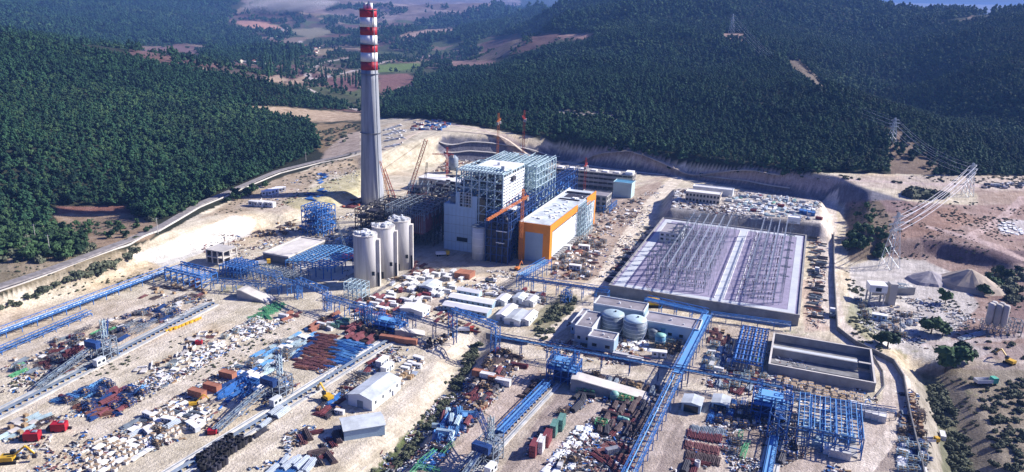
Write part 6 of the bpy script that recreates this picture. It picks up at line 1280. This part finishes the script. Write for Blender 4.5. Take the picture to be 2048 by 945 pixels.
zone([(870,655),(880,620),(905,640),(960,660),(940,670)], 18, [(BB,'maroon',2),(CR,'steel_dark',2),(RB,'rust_brown',2)], 'in front of the front white barrack', seed=59, s=(.6,.9))
row((975,590),(1040,600), 8, 'car', ['white_paint','steel_grey','steel_dark'], 'parked behind the white barracks', H90*.3, 1.1, .6); zone([(950,575),(970,560),(1010,575),(1000,590)], 7, [('car','white_paint',2),('car','steel_grey',1),('truck','white_paint',1)], 'on the open ground behind the white barracks', seed=60)
zone([(1030,600),(1045,580),(1090,590),(1090,610),(1050,615)], 12, [(CO,'container_red',1),(CO,'container_white',2),(MM,'steel_grey',1)], 'right of the white barracks under the rack', seed=61)
zone([(930,665),(905,655),(955,662)], 0, [(CR,'timber',1)], 'x', seed=61)
x, y, _ = P(932,664); put('truck', 'crane_red', x, y, .1, '', label='red truck parked below the front white barrack', group=''); x, y, _ = P(1035,540); put('excavator', 'crane_orange', x, y, 1.1, '', label='orange digger in front of the turbine hall', group=''); x, y, _ = P(885,512); put('truck', 'machine_yellow', x, y, .2, '', label='yellow truck in the shade beside the boiler house', group='', s=1.2); x, y, _ = P(526,530); put('truck', 'machine_yellow', x, y, .4, '', label='yellow crane truck beside the low white hall', group='', s=1.2)
x, y, _ = P(655,800); put('excavator', 'machine_yellow', x, y, 2.4, '', label='yellow excavator left of the open-fronted shed', group='', s=1.2); x, y, _ = P(388,812); put('excavator', 'machine_yellow', x, y, .5, '', label='yellow excavator among the crates above the second boom stacker', group='', s=.9); x, y, _ = P(20,925); put('excavator', 'machine_yellow', x, y, .2, '', label='yellow digger at the lower left corner', group='', s=1.3); x, y, _ = P(738,858); put('excavator', 'machine_yellow', x, y, 5.4, '', label='yellow loader at the right corner of the open-fronted shed', group='', s=.8)
x, y, _ = P(1375,815); gableb('roofed_shelter', 1362, 822, 8, 8, 4, 4.8, 'small roofed shelter under the crossing of the pipe bridge and conveyor', 'clad_blue', 'roof_pale', RZ, True); gableb('roofed_shelter', 1422, 820, 7, 8, 3.6, 4.3, 'second small roofed shelter right of the conveyor crossing', 'clad_blue', 'roof_pale', RZ, True)
# behind and right of the turbine hall
zone([(1105,545),(1120,500),(1180,470),(1210,480),(1180,560),(1130,560)], 100, [(RB,'rust_brown',3),(CR,'roof_white',2),(BB,'red_oxide',2),(CR,'terracotta',2),(MM,'steel_grey',2),(PS,'roof_white',1)], 'on the messy ground right of the turbine hall', seed=62, tight=.65)
for px, py, lb in ((1130,500,'white cabin beside the turbine hall side wall'),(1168,500,'white cabin farther out from the turbine hall side wall'),(1150,540,'white cabin near the front of the turbine hall side yard')): x, y, _ = P(px, py); put(CA, 'clad_white', x, y, RZ+.1, '', label=lb, group='', s=1.3)
zone([(1180,470),(1200,430),(1260,400),(1300,390),(1270,440),(1230,460)], 50, [(RB,'rust_brown',2),(CR,'roof_white',3),(CR,'terracotta',2),(BB,'steel_dark',1),(PS,'roof_white',1)], 'on the ground beyond the turbine hall end', seed=63, tight=.7)
zone([(1215,560),(1240,510),(1300,450),(1310,455),(1250,530),(1225,575)], 40, [(BB,'steel_dark',2),(CR,'roof_white',2),(BB,'steel_grey',1),(BB,'maroon',1)], 'along the left foot of the switchyard platform', seed=64, flip=.9, tight=.6)
zone([(865,345),(890,325),(980,318),(985,330),(900,345)], 46, [(CR,'terracotta',3),(BB,'rust_brown',2),(CR,'roof_white',2),(RB,'rust_brown',1)], 'at the foot of the cut slope behind the boiler house', seed=65, tight=.65)
# back terrace
zone([(1345,415),(1352,385),(1368,380),(1370,405),(1440,410),(1500,425),(1420,425)], 46, [(CR,'roof_white',3),(PS,'roof_white',3),(BB,'rust_brown',2),(CR,'steel_dark',1)], 'around the cream office on the back terrace', seed=66, tight=.7)
zone([(1450,400),(1500,388),(1560,395),(1636,405),(1638,440),(1560,435),(1480,425)], 110, [(PS,'roof_white',4),(CR,'roof_white',2),(PB,'galv',2),(BB,'steel_pale',3),(CO,'container_red',.4),(CO,'container_white',1),(BB,'tank_green',.5)], 'in the store yard on the back terrace', seed=67, tight=.62)
row((1598,425),(1630,432), 4, CO, 'container_blue', 'at the right end of the back terrace', H90, 1.1, .1)
# upper left bench
zone([(590,402),(640,378),(655,385),(620,405)], 7, [(BB,'steel_blue',1)], 'on the bench left of the chimney', seed=68, s=(.9,1.2)); zone([(635,368),(640,345),(655,345),(650,368)], 6, [(BB,'steel_blue',1)], 'on the slope left of the chimney', seed=69)
row((505,412),(545,414), 4, CA, 'clad_white', 'at the lower left edge of the bench', 0, 1.5, .3); row((530,392),(565,382), 5, CA, 'roof_white', 'in the line below the asphalt road', .7, 1.4, .3); gableb('white_cabin_hall', 620, 392, 20, 7, 3.2, 4, 'long white cabin hall on the bench left of the chimney', 'clad_white', 'roof_white', RZ+.2)
zone([(500,475),(520,450),(590,440),(640,450),(600,470)], 24, [(BB,'rust_brown',2),(CR,'timber',2),(RB,'rust_brown',2),(MM,'steel_dark',1)], 'on the earth above the low white hall', seed=70)
zone([(680,415),(690,400),(725,395),(725,420)], 12, [(BB,'maroon',2),(CR,'crane_red',1)], 'left of the chimney foot', seed=71)
# parking and container lots behind the chimney
r0 = random.Random(4)
for (a, b_) in (((768,262),(800,252)),((768,272),(806,262)),((770,284),(808,276)),((772,296),(800,290))): row(a, b_, 13, 'car', ['white_paint','white_paint','galv'], 'in the car park behind the chimney', H90*.3, 1.0, .8)
zone([(765,258),(805,248),(815,268),(812,290),(770,300)], 26, [(PS,'roof_white',2),('car','white_paint',2),(CR,'roof_white',1)], 'in the lot right behind the chimney', seed=76)
zone([(822,262),(830,246),(880,242),(905,252),(880,262)], 44, [(CO,'container_blue',3),(CO,'container_red',2),(CO,'container_white',2),(CO,'container_grey',1)], 'in the lot on the crest behind the chimney', seed=72, tight=.7, flip=.3)
zone([(1990,455),(2010,445),(2046,452),(2046,472),(2010,468)], 22, [(PS,'roof_white',2),(CP,'tarp_white',1)], 'in the white heap at the right edge', seed=73, tight=.6)
zone([(1960,378),(1965,370),(2046,368),(2046,378)], 22, [('truck','white_paint',1),(CO,'container_white',1),('car','steel_dark',1)], 'along the road at the far right', seed=74)
# right side plant
x, y, z = P(1748,606); t = thing('batching_plant', 'white concrete batching plant on legs at the end of the retaining wall', 'batching plant', (x, y, z), RZ+.2); t.scale = (1.35,)*3
for a in (-3, 3):
    for b_ in (-2.5, 2.5): f = MB(); f.bar((a,b_,0),(a,b_,6),.6); part(t, 'leg', f, 'concrete_pale')
f = MB(); f.box(0,0,6,7.5,6.5,3.4); part(t, 'mixer_house', f, 'roof_white'); f = MB(); f.box(0,-3.3,6.6,2.4,.15,1.8); part(t, 'window', f, 'glass_dark'); f = MB(); f.box(7,1,0,3,5,10); part(t, 'side_tower', f, 'concrete_pale'); f = MB(); f.lattice((3,3,8),(18,16,4),1.6,.3,8); part(t, 'feed_conveyor', f, 'steel_grey')
x, y, z = P(1990,662); t = thing('cement_silo_cluster', 'cluster of tall pale cement silos on a frame at the right edge', 'silo cluster', (x, y, z), RZ)
for k, (a, b_) in enumerate(((-4.6,-2),(-1,-2.4),(2.6,-2),(-2.8,1.6),(1,1.6))): f = MB(); f.lathe([(.5,3),(1.8,5.5),(1.8,16),(1.2,16.8)], a, b_, 16); part(t, 'silo', f, 'concrete_pale', True)
f = MB(); f.frame(-7,-4.5,0,5,4,5,4,2,2,.35); part(t, 'support_frame', f, 'concrete_pale'); f = MB(); f.frame(6,-3,0,12,3,8,2,1,3,.3); part(t, 'stair_tower', f, 'steel_grey')
def heap(px, py, R, h, mt, label, sx_=1, sd_=1):
    x, y, z = P(px, py); v = []; n_ = 28; rings = [1, .8, .6, .4, .2, .07]
    rr = random.Random(sd_)
    for k, q in enumerate(rings):
        for i in range(n_): a = 2*math.pi*i/n_; rad_ = R*q*(1+.12*math.sin(a*2+sd_)+.05*math.sin(a*7)+rr.uniform(-.03,.03)); v.append((rad_*math.cos(a)*sx_, rad_*math.sin(a), -1.5 if k == 0 else h*(1-q)**.9+rr.uniform(-.1,.1)))
    f = [(k*n_+i, k*n_+(i+1) % n_, (k+1)*n_+(i+1) % n_, (k+1)*n_+i) for k in range(5) for i in range(n_)]+[tuple(5*n_+i for i in range(n_))]
    mb = MB(); mb.add(v, f); return solo('sand_heap', mb, mt, label, 'heap', (x, y, z), 0, smooth=False)
heap(1858,562, 15, 7, 'roof_grey', 'dark grey gravel heap beside the pink sand heap'); heap(1935,572, 19, 12, 'haul_dirt', 'large pinkish sand heap right of the batching plant', 1.1, 3); heap(1800,572, 6, 2.4, 'concrete_pale', 'small pale heap above the retaining wall', 1.8, 5); heap(1160,505,5,2.2,'terracotta','small reddish earth heap right of the turbine hall',1,7)
zone([(1745,640),(1790,610),(1850,640),(1830,680),(1780,670)], 22, [(BB,'galv',2),(CR,'roof_white',2),(MM,'steel_grey',1),(CR,'steel_dark',1)], 'on the pale ground below the batching plant', seed=75)
row((1925,678),(1965,668), 4, BB, 'galv', 'left of the cement silo cluster', -.6, 1, .2); row((1712,600),(1735,640), 5, MM, ['steel_grey','tank_blue'], 'left of the batching plant', 0, .8, 1)
x, y, z = P(1970,770); put('truck', 'tarp_green', x, y, .1, '', label='green truck on the dirt track at the right edge', group='', s=1.4); x, y, z = P(1860,886); put('truck', 'machine_yellow', x, y, .1, '', label='small yellow truck outside the perimeter wall', group='', s=.9); x, y, z = P(1884,876); put(CO, 'container_white', x, y, RZ+H90, '', label='pale container beside the small yellow truck outside the perimeter wall', group='', s=.9); x, y, z = P(2018,728); put('excavator', 'machine_yellow', x, y, 2, '', label='yellow excavator on the bare ground at the far right', group='')
x, y, z = P(1758,640); put(CA, 'clad_blue', x, y, RZ, '', label='pale blue cabin at the foot of the batching plant', group='', s=1.3)
# the nearest 280 of each kind are objects of their own, the rest one mass
def flush():
    by = {}
    for w_ in WAIT: by.setdefault(w_[0], []).append(w_)
    for kind, l in by.items():
        l.sort(key=lambda q: math.hypot(q[2], q[3]))
        for (_, col, x, y, z, rz, lb, gp, s) in l[:280]:
            key = (kind, col)
            if key in PROTO: o = dup(PROTO[key], (x, y, z), rz, lb, gp)
            else: o = solo(kind, SINGLE[kind](col)(), [col, 'timber'], lb, NOUN[kind].split()[-1], (x, y, z), rz, gp); PROTO[key] = o
            o.scale = (s,)*3
            if not gp and 'group' in o: del o['group']
        if l[280:]:
            ms = sorted({q[1] for q in l[280:]}); big = MB(); src = {}
            for (_, col, x, y, z, rz, lb, gp, s) in l[280:]:
                if col not in src: src[col] = SINGLE[kind](col)()
                q = src[col]; ca, sa = math.cos(rz)*s, math.sin(rz)*s; o_ = len(big.v)
                big.v += [(x+ca*a-sa*b, y+sa*a+ca*b, z+c_*s) for a, b, c_ in q.v]; big.f += [tuple(i+o_ for i in f_) for f_ in q.f]; big.m += [ms.index(col) if m_ == 0 else len(ms) for m_ in q.m]
            o = struct('stored_'+kind+'_mass', big, ms+['timber'], kind='stuff'); tagit(o, 'stored '+PLU[kind]+' in the far yards, too many to count', 'stored material')
flush()
# ---------------------------------------------------------------- loose debris nobody could count
DM = ['roof_white','steel_dark','rust_brown','steel_blue','concrete_pale','red_oxide','timber','steel_grey']
def debris(specs):
    mb = MB(); r = random.Random(77)
    for poly, n, wts in specs:
        n = int(n*1.15)
        pts = [P(*q)[:2] for q in poly]; xs = [p[0] for p in pts]; ys = [p[1] for p in pts]; X = np.array([r.uniform(min(xs), max(xs)) for _ in range(n*3)]); Y = np.array([r.uniform(min(ys), max(ys)) for _ in range(n*3)]); m = inpoly(X, Y, pts) & (fbm(X/14, Y/14, 66) > -.02)
        for L_, w_ in LANES: m &= sdline(X, Y, L_) > w_
        X = X[m][:n]; Y = Y[m][:n]
        for x, y in zip(X, Y):
            a = RZ+r.choice((0,H90))+r.gauss(0,.35); L_ = r.choice((.4,.6,.9,1.4,2.6)); mb.box(x, y, hz(x, y)-.05, L_, r.uniform(.2,.7), r.uniform(.15,.7), a, r.choices(range(8), wts)[0])
    o = struct('construction_debris', mb, DM, kind='stuff'); tagit(o, 'loose offcuts, blocks and scrap scattered over the work yards', 'debris')
Wm = (2,5,3,2,3,2,2,4); debris([([(0,740),(340,590),(430,600),(230,720),(0,850)], 1500, Wm), ([(220,780),(520,630),(590,640),(420,740),(300,780)], 1500, (4,3,1,1,4,1,2,3)), ([(0,880),(300,760),(560,680),(660,760),(420,860),(200,945),(0,945)], 2200, Wm), ([(540,760),(700,650),(900,680),(760,740),(680,800)], 1300, Wm), ([(440,945),(620,800),(760,840),(760,945)], 1200, Wm),
 ([(760,860),(950,740),(1080,740),(880,945),(760,945)], 1500, (3,4,3,1,2,2,1,3)), ([(1060,880),(1150,800),(1330,790),(1260,945),(1040,945)], 1500, (3,4,3,2,2,2,1,3)), ([(1340,945),(1400,800),(1560,790),(1600,900),(1700,945)], 1500, (3,4,3,2,2,2,1,3)), ([(1400,780),(1430,680),(1560,700),(1760,800),(1700,860)], 1200, (5,3,2,1,3,2,1,3)),
 ([(1100,560),(1120,490),(1280,390),(1330,370),(1230,560)], 2200, (4,3,4,1,3,3,2,2)), ([(1340,420),(1350,380),(1640,400),(1640,445)], 2200, (8,2,2,0,4,1,1,2)), ([(700,640),(740,560),(1000,540),(1090,560),(1090,610),(950,600),(860,640)], 1700, (6,3,2,1,4,2,1,3)), ([(400,500),(440,470),(640,440),(720,420),(700,560),(560,570)], 1500, (3,4,4,1,2,3,2,2)), ([(860,350),(890,318),(1000,315),(990,335)], 700, (4,3,4,0,3,4,2,1)), ([(1700,660),(1740,590),(1880,600),(1960,640),(1860,700)], 900, (4,4,1,0,4,0,1,4)), ([(1070,700),(1150,640),(1340,690),(1350,730),(1200,730)], 900, (4,4,3,1,3,3,1,2)), ([(1610,660),(1620,470),(1652,470),(1650,660)], 700, (3,4,3,0,3,4,1,2)), ([(560,430),(480,400),(640,345),(720,340),(720,380)], 300, (5,2,3,1,4,2,2,2)), ([(1795,945),(1795,780),(1835,790),(1855,945)], 500, Wm)])
ribbon('path', [(880,287),(930,285),(985,291),(1060,303),(1120,315)], 1.6, 'concrete_pale', .35); ribbon('path', [(890,306),(930,303),(985,310),(1050,318)], 1.6, 'concrete_pale', .35)
ribbon('path', [(1110,322),(1180,333),(1250,343),(1330,351)], 2, 'concrete_pale', .6); ribbon('path', [(1388,352),(1450,360),(1520,372),(1580,380)], 2.4, 'concrete_pale', .4)
# ---------------------------------------------------------------- pylons and wires
def pylon(px, py, h, label, az=.6):
    x, y, z = P(px, py); t = thing('pylon', label, 'pylon', (x, y, z), az); b_ = h*.11
    f = MB(); 
    lv = [0,.18,.36,.52,.66,.78,.9,1.0]; wd = lambda s: b_*(1-s)**1.0+.5
    for (s0, s1) in zip(lv[:-1], lv[1:]):
        c0 = [(a*wd(s0), c_*wd(s0), h*s0-(.6 if s0 == 0 else 0)) for a, c_ in ((-1,-1),(1,-1),(1,1),(-1,1))]; c1 = [(a*wd(s1), c_*wd(s1), h*s1) for a, c_ in ((-1,-1),(1,-1),(1,1),(-1,1))]
        for k in range(4): f.bar(c0[k], c1[k], .3); f.bar(c0[k], c1[(k+1) % 4], .16); f.bar(c0[(k+1) % 4], c1[k], .16)
    part(t, 'tower', f, 'galv')
    for s, L in ((.68,6.5),(.8,8),(.92,5.5)): f = MB(); f.lattice((-L,0,h*s),(L,0,h*s),.8,.16,8); part(t, 'cross_arm', f, 'galv')
    return t, Vector((x, y, z)), az, h
pa = pylon(1778, 535, 40, 'large lattice pylon above the batching plant', .5); pb = pylon(1934, 392, 30, 'lattice pylon at the end of the bright wires on the right', .5); pc = pylon(1782, 290, 30, 'lattice pylon on the spur of the forested hill', .4); pd_ = pylon(1462, 72, 48, 'distant lattice pylon high on the big hill', .3); pe = pylon(1962, 30, 40, 'small distant pylon on the right ridge', .2)
def wire(a, b, sag, label, r=.16, group=None):
    f = MB(); n_ = 14; p_ = [Vector(a).lerp(Vector(b), k/n_)-Vector((0,0,sag*4*(k/n_)*(1-k/n_))) for k in range(n_+1)]; o0 = p_[0].copy()
    for u, v in zip(p_[:-1], p_[1:]): f.tube(tuple(u-o0), tuple(v-o0), r, 5)
    return solo('power_line', f, 'wire', label, 'cable', tuple(o0), 0, group)
def arm(py_, s, side, L): t, p_, az, h = py_; return (p_.x+math.cos(az)*L*side, p_.y+math.sin(az)*L*side, p_.z+h*s-.5)
for s, L in ((.68,6.5),(.8,8),(.92,5.5)):
    for sd_ in (-1, 1):
        wire(arm(pa, s, sd_, L), arm(pb, s, sd_, L), 5, 'bright sagging wire between the large pylon and the right-hand pylon', .17, 'bright wires on the right'); wire(arm(pb, s, sd_, L), arm(pc, s, sd_, L), 7, 'thin wire climbing to the pylon on the forested spur', .07, 'wires up to the spur'); wire(arm(pc, s, sd_, L), arm(pd_, s, sd_, L), 25, 'faint distant wire crossing the big forested hill', .06, 'faint wires over the hill')
def pole(px, py, h, label):
    x, y, z = P(px, py); t = thing('utility_pole', label, 'pole', (x, y, z), .5, 'wooden poles along the asphalt road'); f = MB(); f.lathe([(.22,-.5),(.14,h)], n=8); part(t, 'post', f, 'concrete_pale'); f = MB(); f.bar((-1.2,0,h-.5),(1.2,0,h-.5),.2); part(t, 'cross_arm', f, 'steel_grey')
for px, py, h, lb in ((316,468,11,'utility pole beside the road at the upper end of the white slope'),(101,512,13,'utility pole on the bare ground left of the road'),(612,322,9,'utility pole beside the road near the vineyard'),(72,485,12,'utility pole among shrubs at the far left')): pole(px, py, h, lb)
# ---------------------------------------------------------------- shrubs, lone trees, vineyard rows, poplars, village
BW = []
def shrubs(poly, n, kind, smin, smax, label, group, seed, nm=None, cat='shrub'):
    r = random.Random(seed); pts = [P(*q)[:2] for q in poly]; xs = [p[0] for p in pts]; ys = [p[1] for p in pts]; c_ = 0; tr = 0
    while c_ < n and tr < n*30:
        tr += 1; x = r.uniform(min(xs), max(xs)); y = r.uniform(min(ys), max(ys))
        if inpoly(np.array(x), np.array(y), pts):
            a_ = (kind, x, y, hz(x, y)-.1, r.uniform(smin, smax), r.uniform(0,6), label, group, nm or 'shrub', cat); c_ += 1
            (BW.append(a_) if nm == 'bush' else tree(*a_))
for px, py, s, lb in ((1775,695,1.7,'round dark tree outside the bend of the perimeter wall'),(1762,690,1.1,'smaller bush leaning against the round tree at the wall bend'),(1862,668,1.9,'tree left of the pale track below the batching plant'),(1885,672,1.5,'tree beside the pale track, right of its larger neighbour'),(1905,735,2.2,'big dark tree above the creek head'),(1925,722,1.7,'dark tree at the right of the creek head clump'),(1890,745,1.6,'dark tree at the lower left of the creek head clump'),(1985,575,1.6,'dark tree beside the pinkish sand heap'),(1968,590,1.3,'dark bush at the foot of the pinkish sand heap'),(2008,562,1.4,'dark tree behind the cement silos'),(1890,608,1.2,'bush on the pale ground below the sand heaps'),(1335,318,.9,'tree at the crest road edge')):
    x, y, z = P(px, py); tree('oak', x, y, z-.2, s, random.uniform(0,6), lb, '', 'broadleaf_tree')
shrubs([(1690,500),(1700,470),(1740,460),(1775,480),(1790,520),(1740,522)], 34, 'oak', .7, 1.3, 'green tree in the thicket behind the batching plant', 'trees of the thicket behind the batching plant', 31, 'broadleaf_tree', 'tree')
shrubs([(1705,440),(1725,415),(1750,420),(1740,450)], 8, 'oak', .5, .9, 'small tree on the brown knoll right of the haul road', 'trees on the brown knoll', 32, 'broadleaf_tree', 'tree')
shrubs([(1855,770),(1885,765),(1960,945),(1975,1000),(1920,1000)], 90, 'scrub', .45, 1.1, 'green bush along the creek outside the perimeter wall', 'bushes lining the creek', 33, 'bush', 'bush')
shrubs([(1965,800),(2046,780),(2046,945),(1985,945)], 60, 'scrub', .4, .9, 'grey-green bush on the rough slope at the lower right', 'bushes on the lower right slope', 34, 'bush', 'bush')
shrubs([(1990,535),(2046,530),(2046,600),(2010,610)], 24, 'scrub', 1.2, 2.2, 'dark bush behind the cement silos', 'bushes behind the cement silos', 35, 'bush', 'bush')
shrubs([(945,690),(965,690),(930,760),(900,810),(860,860),(810,930),(780,960),(790,930),(850,850),(900,790),(925,730)], 120, 'scrub', .3, .8, 'low green bush growing in the ditch', 'bushes growing in the ditch', 36, 'bush', 'bush')
shrubs([(0,612),(100,575),(240,520),(270,500),(268,512),(200,550),(80,590),(0,625)], 50, 'scrub', .6, 1.3, 'dark bush between the asphalt road and cream bank', 'bushes between the road and bank', 37, 'bush', 'bush')
shrubs([(440,400),(500,372),(540,365),(520,385),(450,412)], 26, 'oak', .4, .9, 'tree on the brown slope just below the asphalt road', 'trees below the asphalt road', 38, 'broadleaf_tree', 'tree')
shrubs([(120,440),(300,440),(300,480),(180,495),(60,500)], 46, 'oak', .4, .8, 'small tree on the bare reddish ground above the road', 'small trees on the reddish ground', 39, 'broadleaf_tree', 'tree')
shrubs([(1070,660),(1120,600),(1150,598),(1145,615),(1090,680)], 34, 'scrub', .4, .9, 'low olive bush on the grassy slope beside the barracks', 'bushes on the grassy slope', 40, 'bush', 'bush')
shrubs([(1300,322),(1560,346),(1640,345),(1640,352),(1560,354),(1320,330)], 30, 'oak', .5, .8, 'small tree along the crest road at the forest foot', 'small trees along the crest road', 41, 'broadleaf_tree', 'tree')
shrubs([(1820,395),(1870,400),(1900,390),(1860,385),(1810,385)], 22, 'scrub', 1, 1.8, 'dark bush on the spoil ridge left of the right pylon', 'bushes on the spoil ridge', 42, 'bush', 'bush')
shrubs([(625,262),(700,248),(720,252),(690,285),(640,296)], 90, 'scrub', .55, .75, 'young vine bush in the planted field beside the hillside forest', 'planted bushes in the vine field', 43, 'bush', 'bush')
shrubs([(490,128),(530,112),(600,110),(605,150),(530,160)], 46, 'poplar', 1.6, 2.3, 'slender poplar in the clump beside the valley village', 'poplars in the valley', 44, 'poplar_tree', 'tree')
shrubs([(640,155),(720,160),(720,178),(650,172)], 20, 'poplar', 1.2, 1.8, 'poplar in the field row left of the chimney', 'poplars left of the chimney', 45, 'poplar_tree', 'tree')
BW.sort(key=lambda q: math.hypot(q[1], q[2]))
for a_ in BW[:285]: tree(*a_)
rest = BW[285:]
UG = []
for poly, sp, s0 in (([(1840,745),(1880,755),(2048,760),(2048,945),(1870,945)], 3.2, .42), ([(0,605),(270,512),(330,545),(180,592),(0,650)], 3.4, .3), ([(200,835),(330,765),(560,650),(600,655),(470,735),(340,800),(200,880)], 3.2, .22), ([(0,840),(240,722),(380,665),(380,680),(240,745),(0,880)], 3.0, .22), ([(830,850),(930,715),(960,690),(970,700),(860,860),(790,945),(740,945)], 2.6, .3), ([(1690,540),(1720,560),(1740,650),(1780,720),(1740,705),(1690,660)], 3.0, .35), ([(1060,650),(1120,592),(1155,592),(1148,618),(1080,685)], 2.4, .35), ([(1700,400),(1900,400),(2048,470),(2048,520),(1780,520),(1690,520)], 4, .28), ([(400,440),(500,385),(640,330),(720,300),(720,345),(560,420)], 5, .35), ([(60,450),(300,430),(330,460),(180,510),(20,560)], 5, .4), ([(1560,352),(1960,352),(2048,355),(2048,372),(1900,372),(1600,358)], 5, .5), ([(1850,600),(2048,600),(2048,720),(1880,690)], 4.5, .4), ([(1780,750),(1830,760),(1880,945),(1860,945)], 4, .25)):
    g_ = cand(220, 1000, sp, [poly], .8, int(sp*10)+len(UG)); g_ = g_[fbm(g_[:,0]/13, g_[:,1]/13, 44) > .02]; UG += [(q[0], q[1], q[2]-.05, 0, 0, s0) for q in g_]
print('UG', len(UG)); VS = [bpy.data.objects.new('scrub_source', m_.copy()) for m_ in CM['scrub']]*3
o = forest_mass('undergrowth', np.array([(q[1], q[2], q[3], 0, 0, q[4]*1.1) for q in rest]+UG), VS); tagit(o, 'low scrub and planted bushes beyond the nearer ones', 'undergrowth')
hp = thing('village_house', 'small red-roofed house in the distant valley village', 'house', (0,0,0), 0, 'houses of the distant village'); f = MB(); f.gable(0,0,-1,9,12,5,7.4); part(hp, 'wall', f, 'plaster'); f = MB(); f.gable_roof(0,0,-1,9,12,5,7.4); part(hp, 'roof', f, 'terracotta')
r0 = random.Random(6); first = True
for a, b_, c_, d_, n_ in ((430,560,108,122,30),(470,545,120,128,10),(540,640,92,108,12)):
    for k in range(n_):
        x, y, z = P(r0.uniform(a,b_), r0.uniform(c_,d_)); z = hz(x, y)
        if first: hp.location = (x, y, z); first = False
        else: dup(hp, (x, y, z), r0.uniform(0,3), None, None, r0.uniform(.8,1.3))
for px, py, w_, lb in ((500,128,34,'long white shed at the edge of the distant village'),(528,133,20,'shorter white shed beside the long one near the village')):
    x, y, z = P(px, py); t = thing('farm_shed', lb, 'shed', (x, y, z), 0); f = MB(); f.rbox(-w_/2,-5,-1,w_/2,5,5); part(t, 'wall', f, 'plaster'); f = MB(); f.rbox(-w_/2-.5,-5.5,5,w_/2+.5,5.5,5.6); part(t, 'roof', f, 'roof_white')
# dust rising from the distant opencast
def plume(px, py, dep, rx, ry, rzz, dens, seed):
    x, y, z = P(px, py+8); x, y, z = x*.97, y*.97, z+45; mb = MB(); pr = [(math.sin(math.pi*k/10), -math.cos(math.pi*k/10)) for k in range(11)]; mb.lathe([(max(.01, a), b_) for a, b_ in pr], n=20)
    m = bpy.data.materials.new('dust'); m.use_nodes = True; n = m.node_tree; n.nodes.remove(n.nodes['Principled BSDF']); v_ = n.nodes.new('ShaderNodeVolumePrincipled'); v_.inputs['Color'].default_value = (.9,.85,.86,1)
    tc = n.nodes.new('ShaderNodeTexCoord'); nz = n.nodes.new('ShaderNodeTexNoise'); nz.inputs['Scale'].default_value = 1.6; nz.inputs['Detail'].default_value = 5; n.links.new(tc.outputs['Object'], nz.inputs['Vector'])
    ln = n.nodes.new('ShaderNodeVectorMath'); ln.operation = 'LENGTH'; n.links.new(tc.outputs['Object'], ln.inputs[0]); s1 = n.nodes.new('ShaderNodeMath'); s1.operation = 'MULTIPLY_ADD'; s1.inputs[1].default_value = -.62; s1.inputs[2].default_value = .14; n.links.new(ln.outputs['Value'], s1.inputs[0]); ad = n.nodes.new('ShaderNodeMath'); ad.operation = 'ADD'; ad.use_clamp = True; n.links.new(s1.outputs[0], ad.inputs[0]); n.links.new(nz.outputs['Fac'], ad.inputs[1]); mu = n.nodes.new('ShaderNodeMath'); mu.operation = 'MULTIPLY'; mu.inputs[1].default_value = dens; n.links.new(ad.outputs[0], mu.inputs[0]); n.links.new(mu.outputs[0], v_.inputs['Density']); n.links.new(v_.outputs[0], n.nodes['Material Output'].inputs['Volume'])
    MATS['dust%d' % seed] = m; o = struct('dust_cloud', mb, 'dust%d' % seed, (x, y, z), 0, kind='stuff'); o.scale = (rx, ry, rzz); o.rotation_euler = (0, math.radians(-8), 0)
plume(565, 14, 5200, 260, 200, 60, .016, 1); plume(620, 20, 5400, 170, 150, 32, .025, 2)
# ---------------------------------------------------------------- haze
mb = MB(); mb.rbox(-26000, -300, -60, 26000, 17500, 460)
hm = bpy.data.materials.new('air'); hm.use_nodes = True; n = hm.node_tree; n.nodes.remove(n.nodes['Principled BSDF'])
pv = n.nodes.new('ShaderNodeVolumePrincipled'); pv.inputs['Color'].default_value = (.20,.42,.95,1); pv.inputs['Density'].default_value = 0.000075; pv.inputs['Anisotropy'].default_value = .0
n.links.new(pv.outputs[0], n.nodes['Material Output'].inputs['Volume']); MATS['air'] = hm
ho = struct('haze', mb, 'air', kind='stuff')
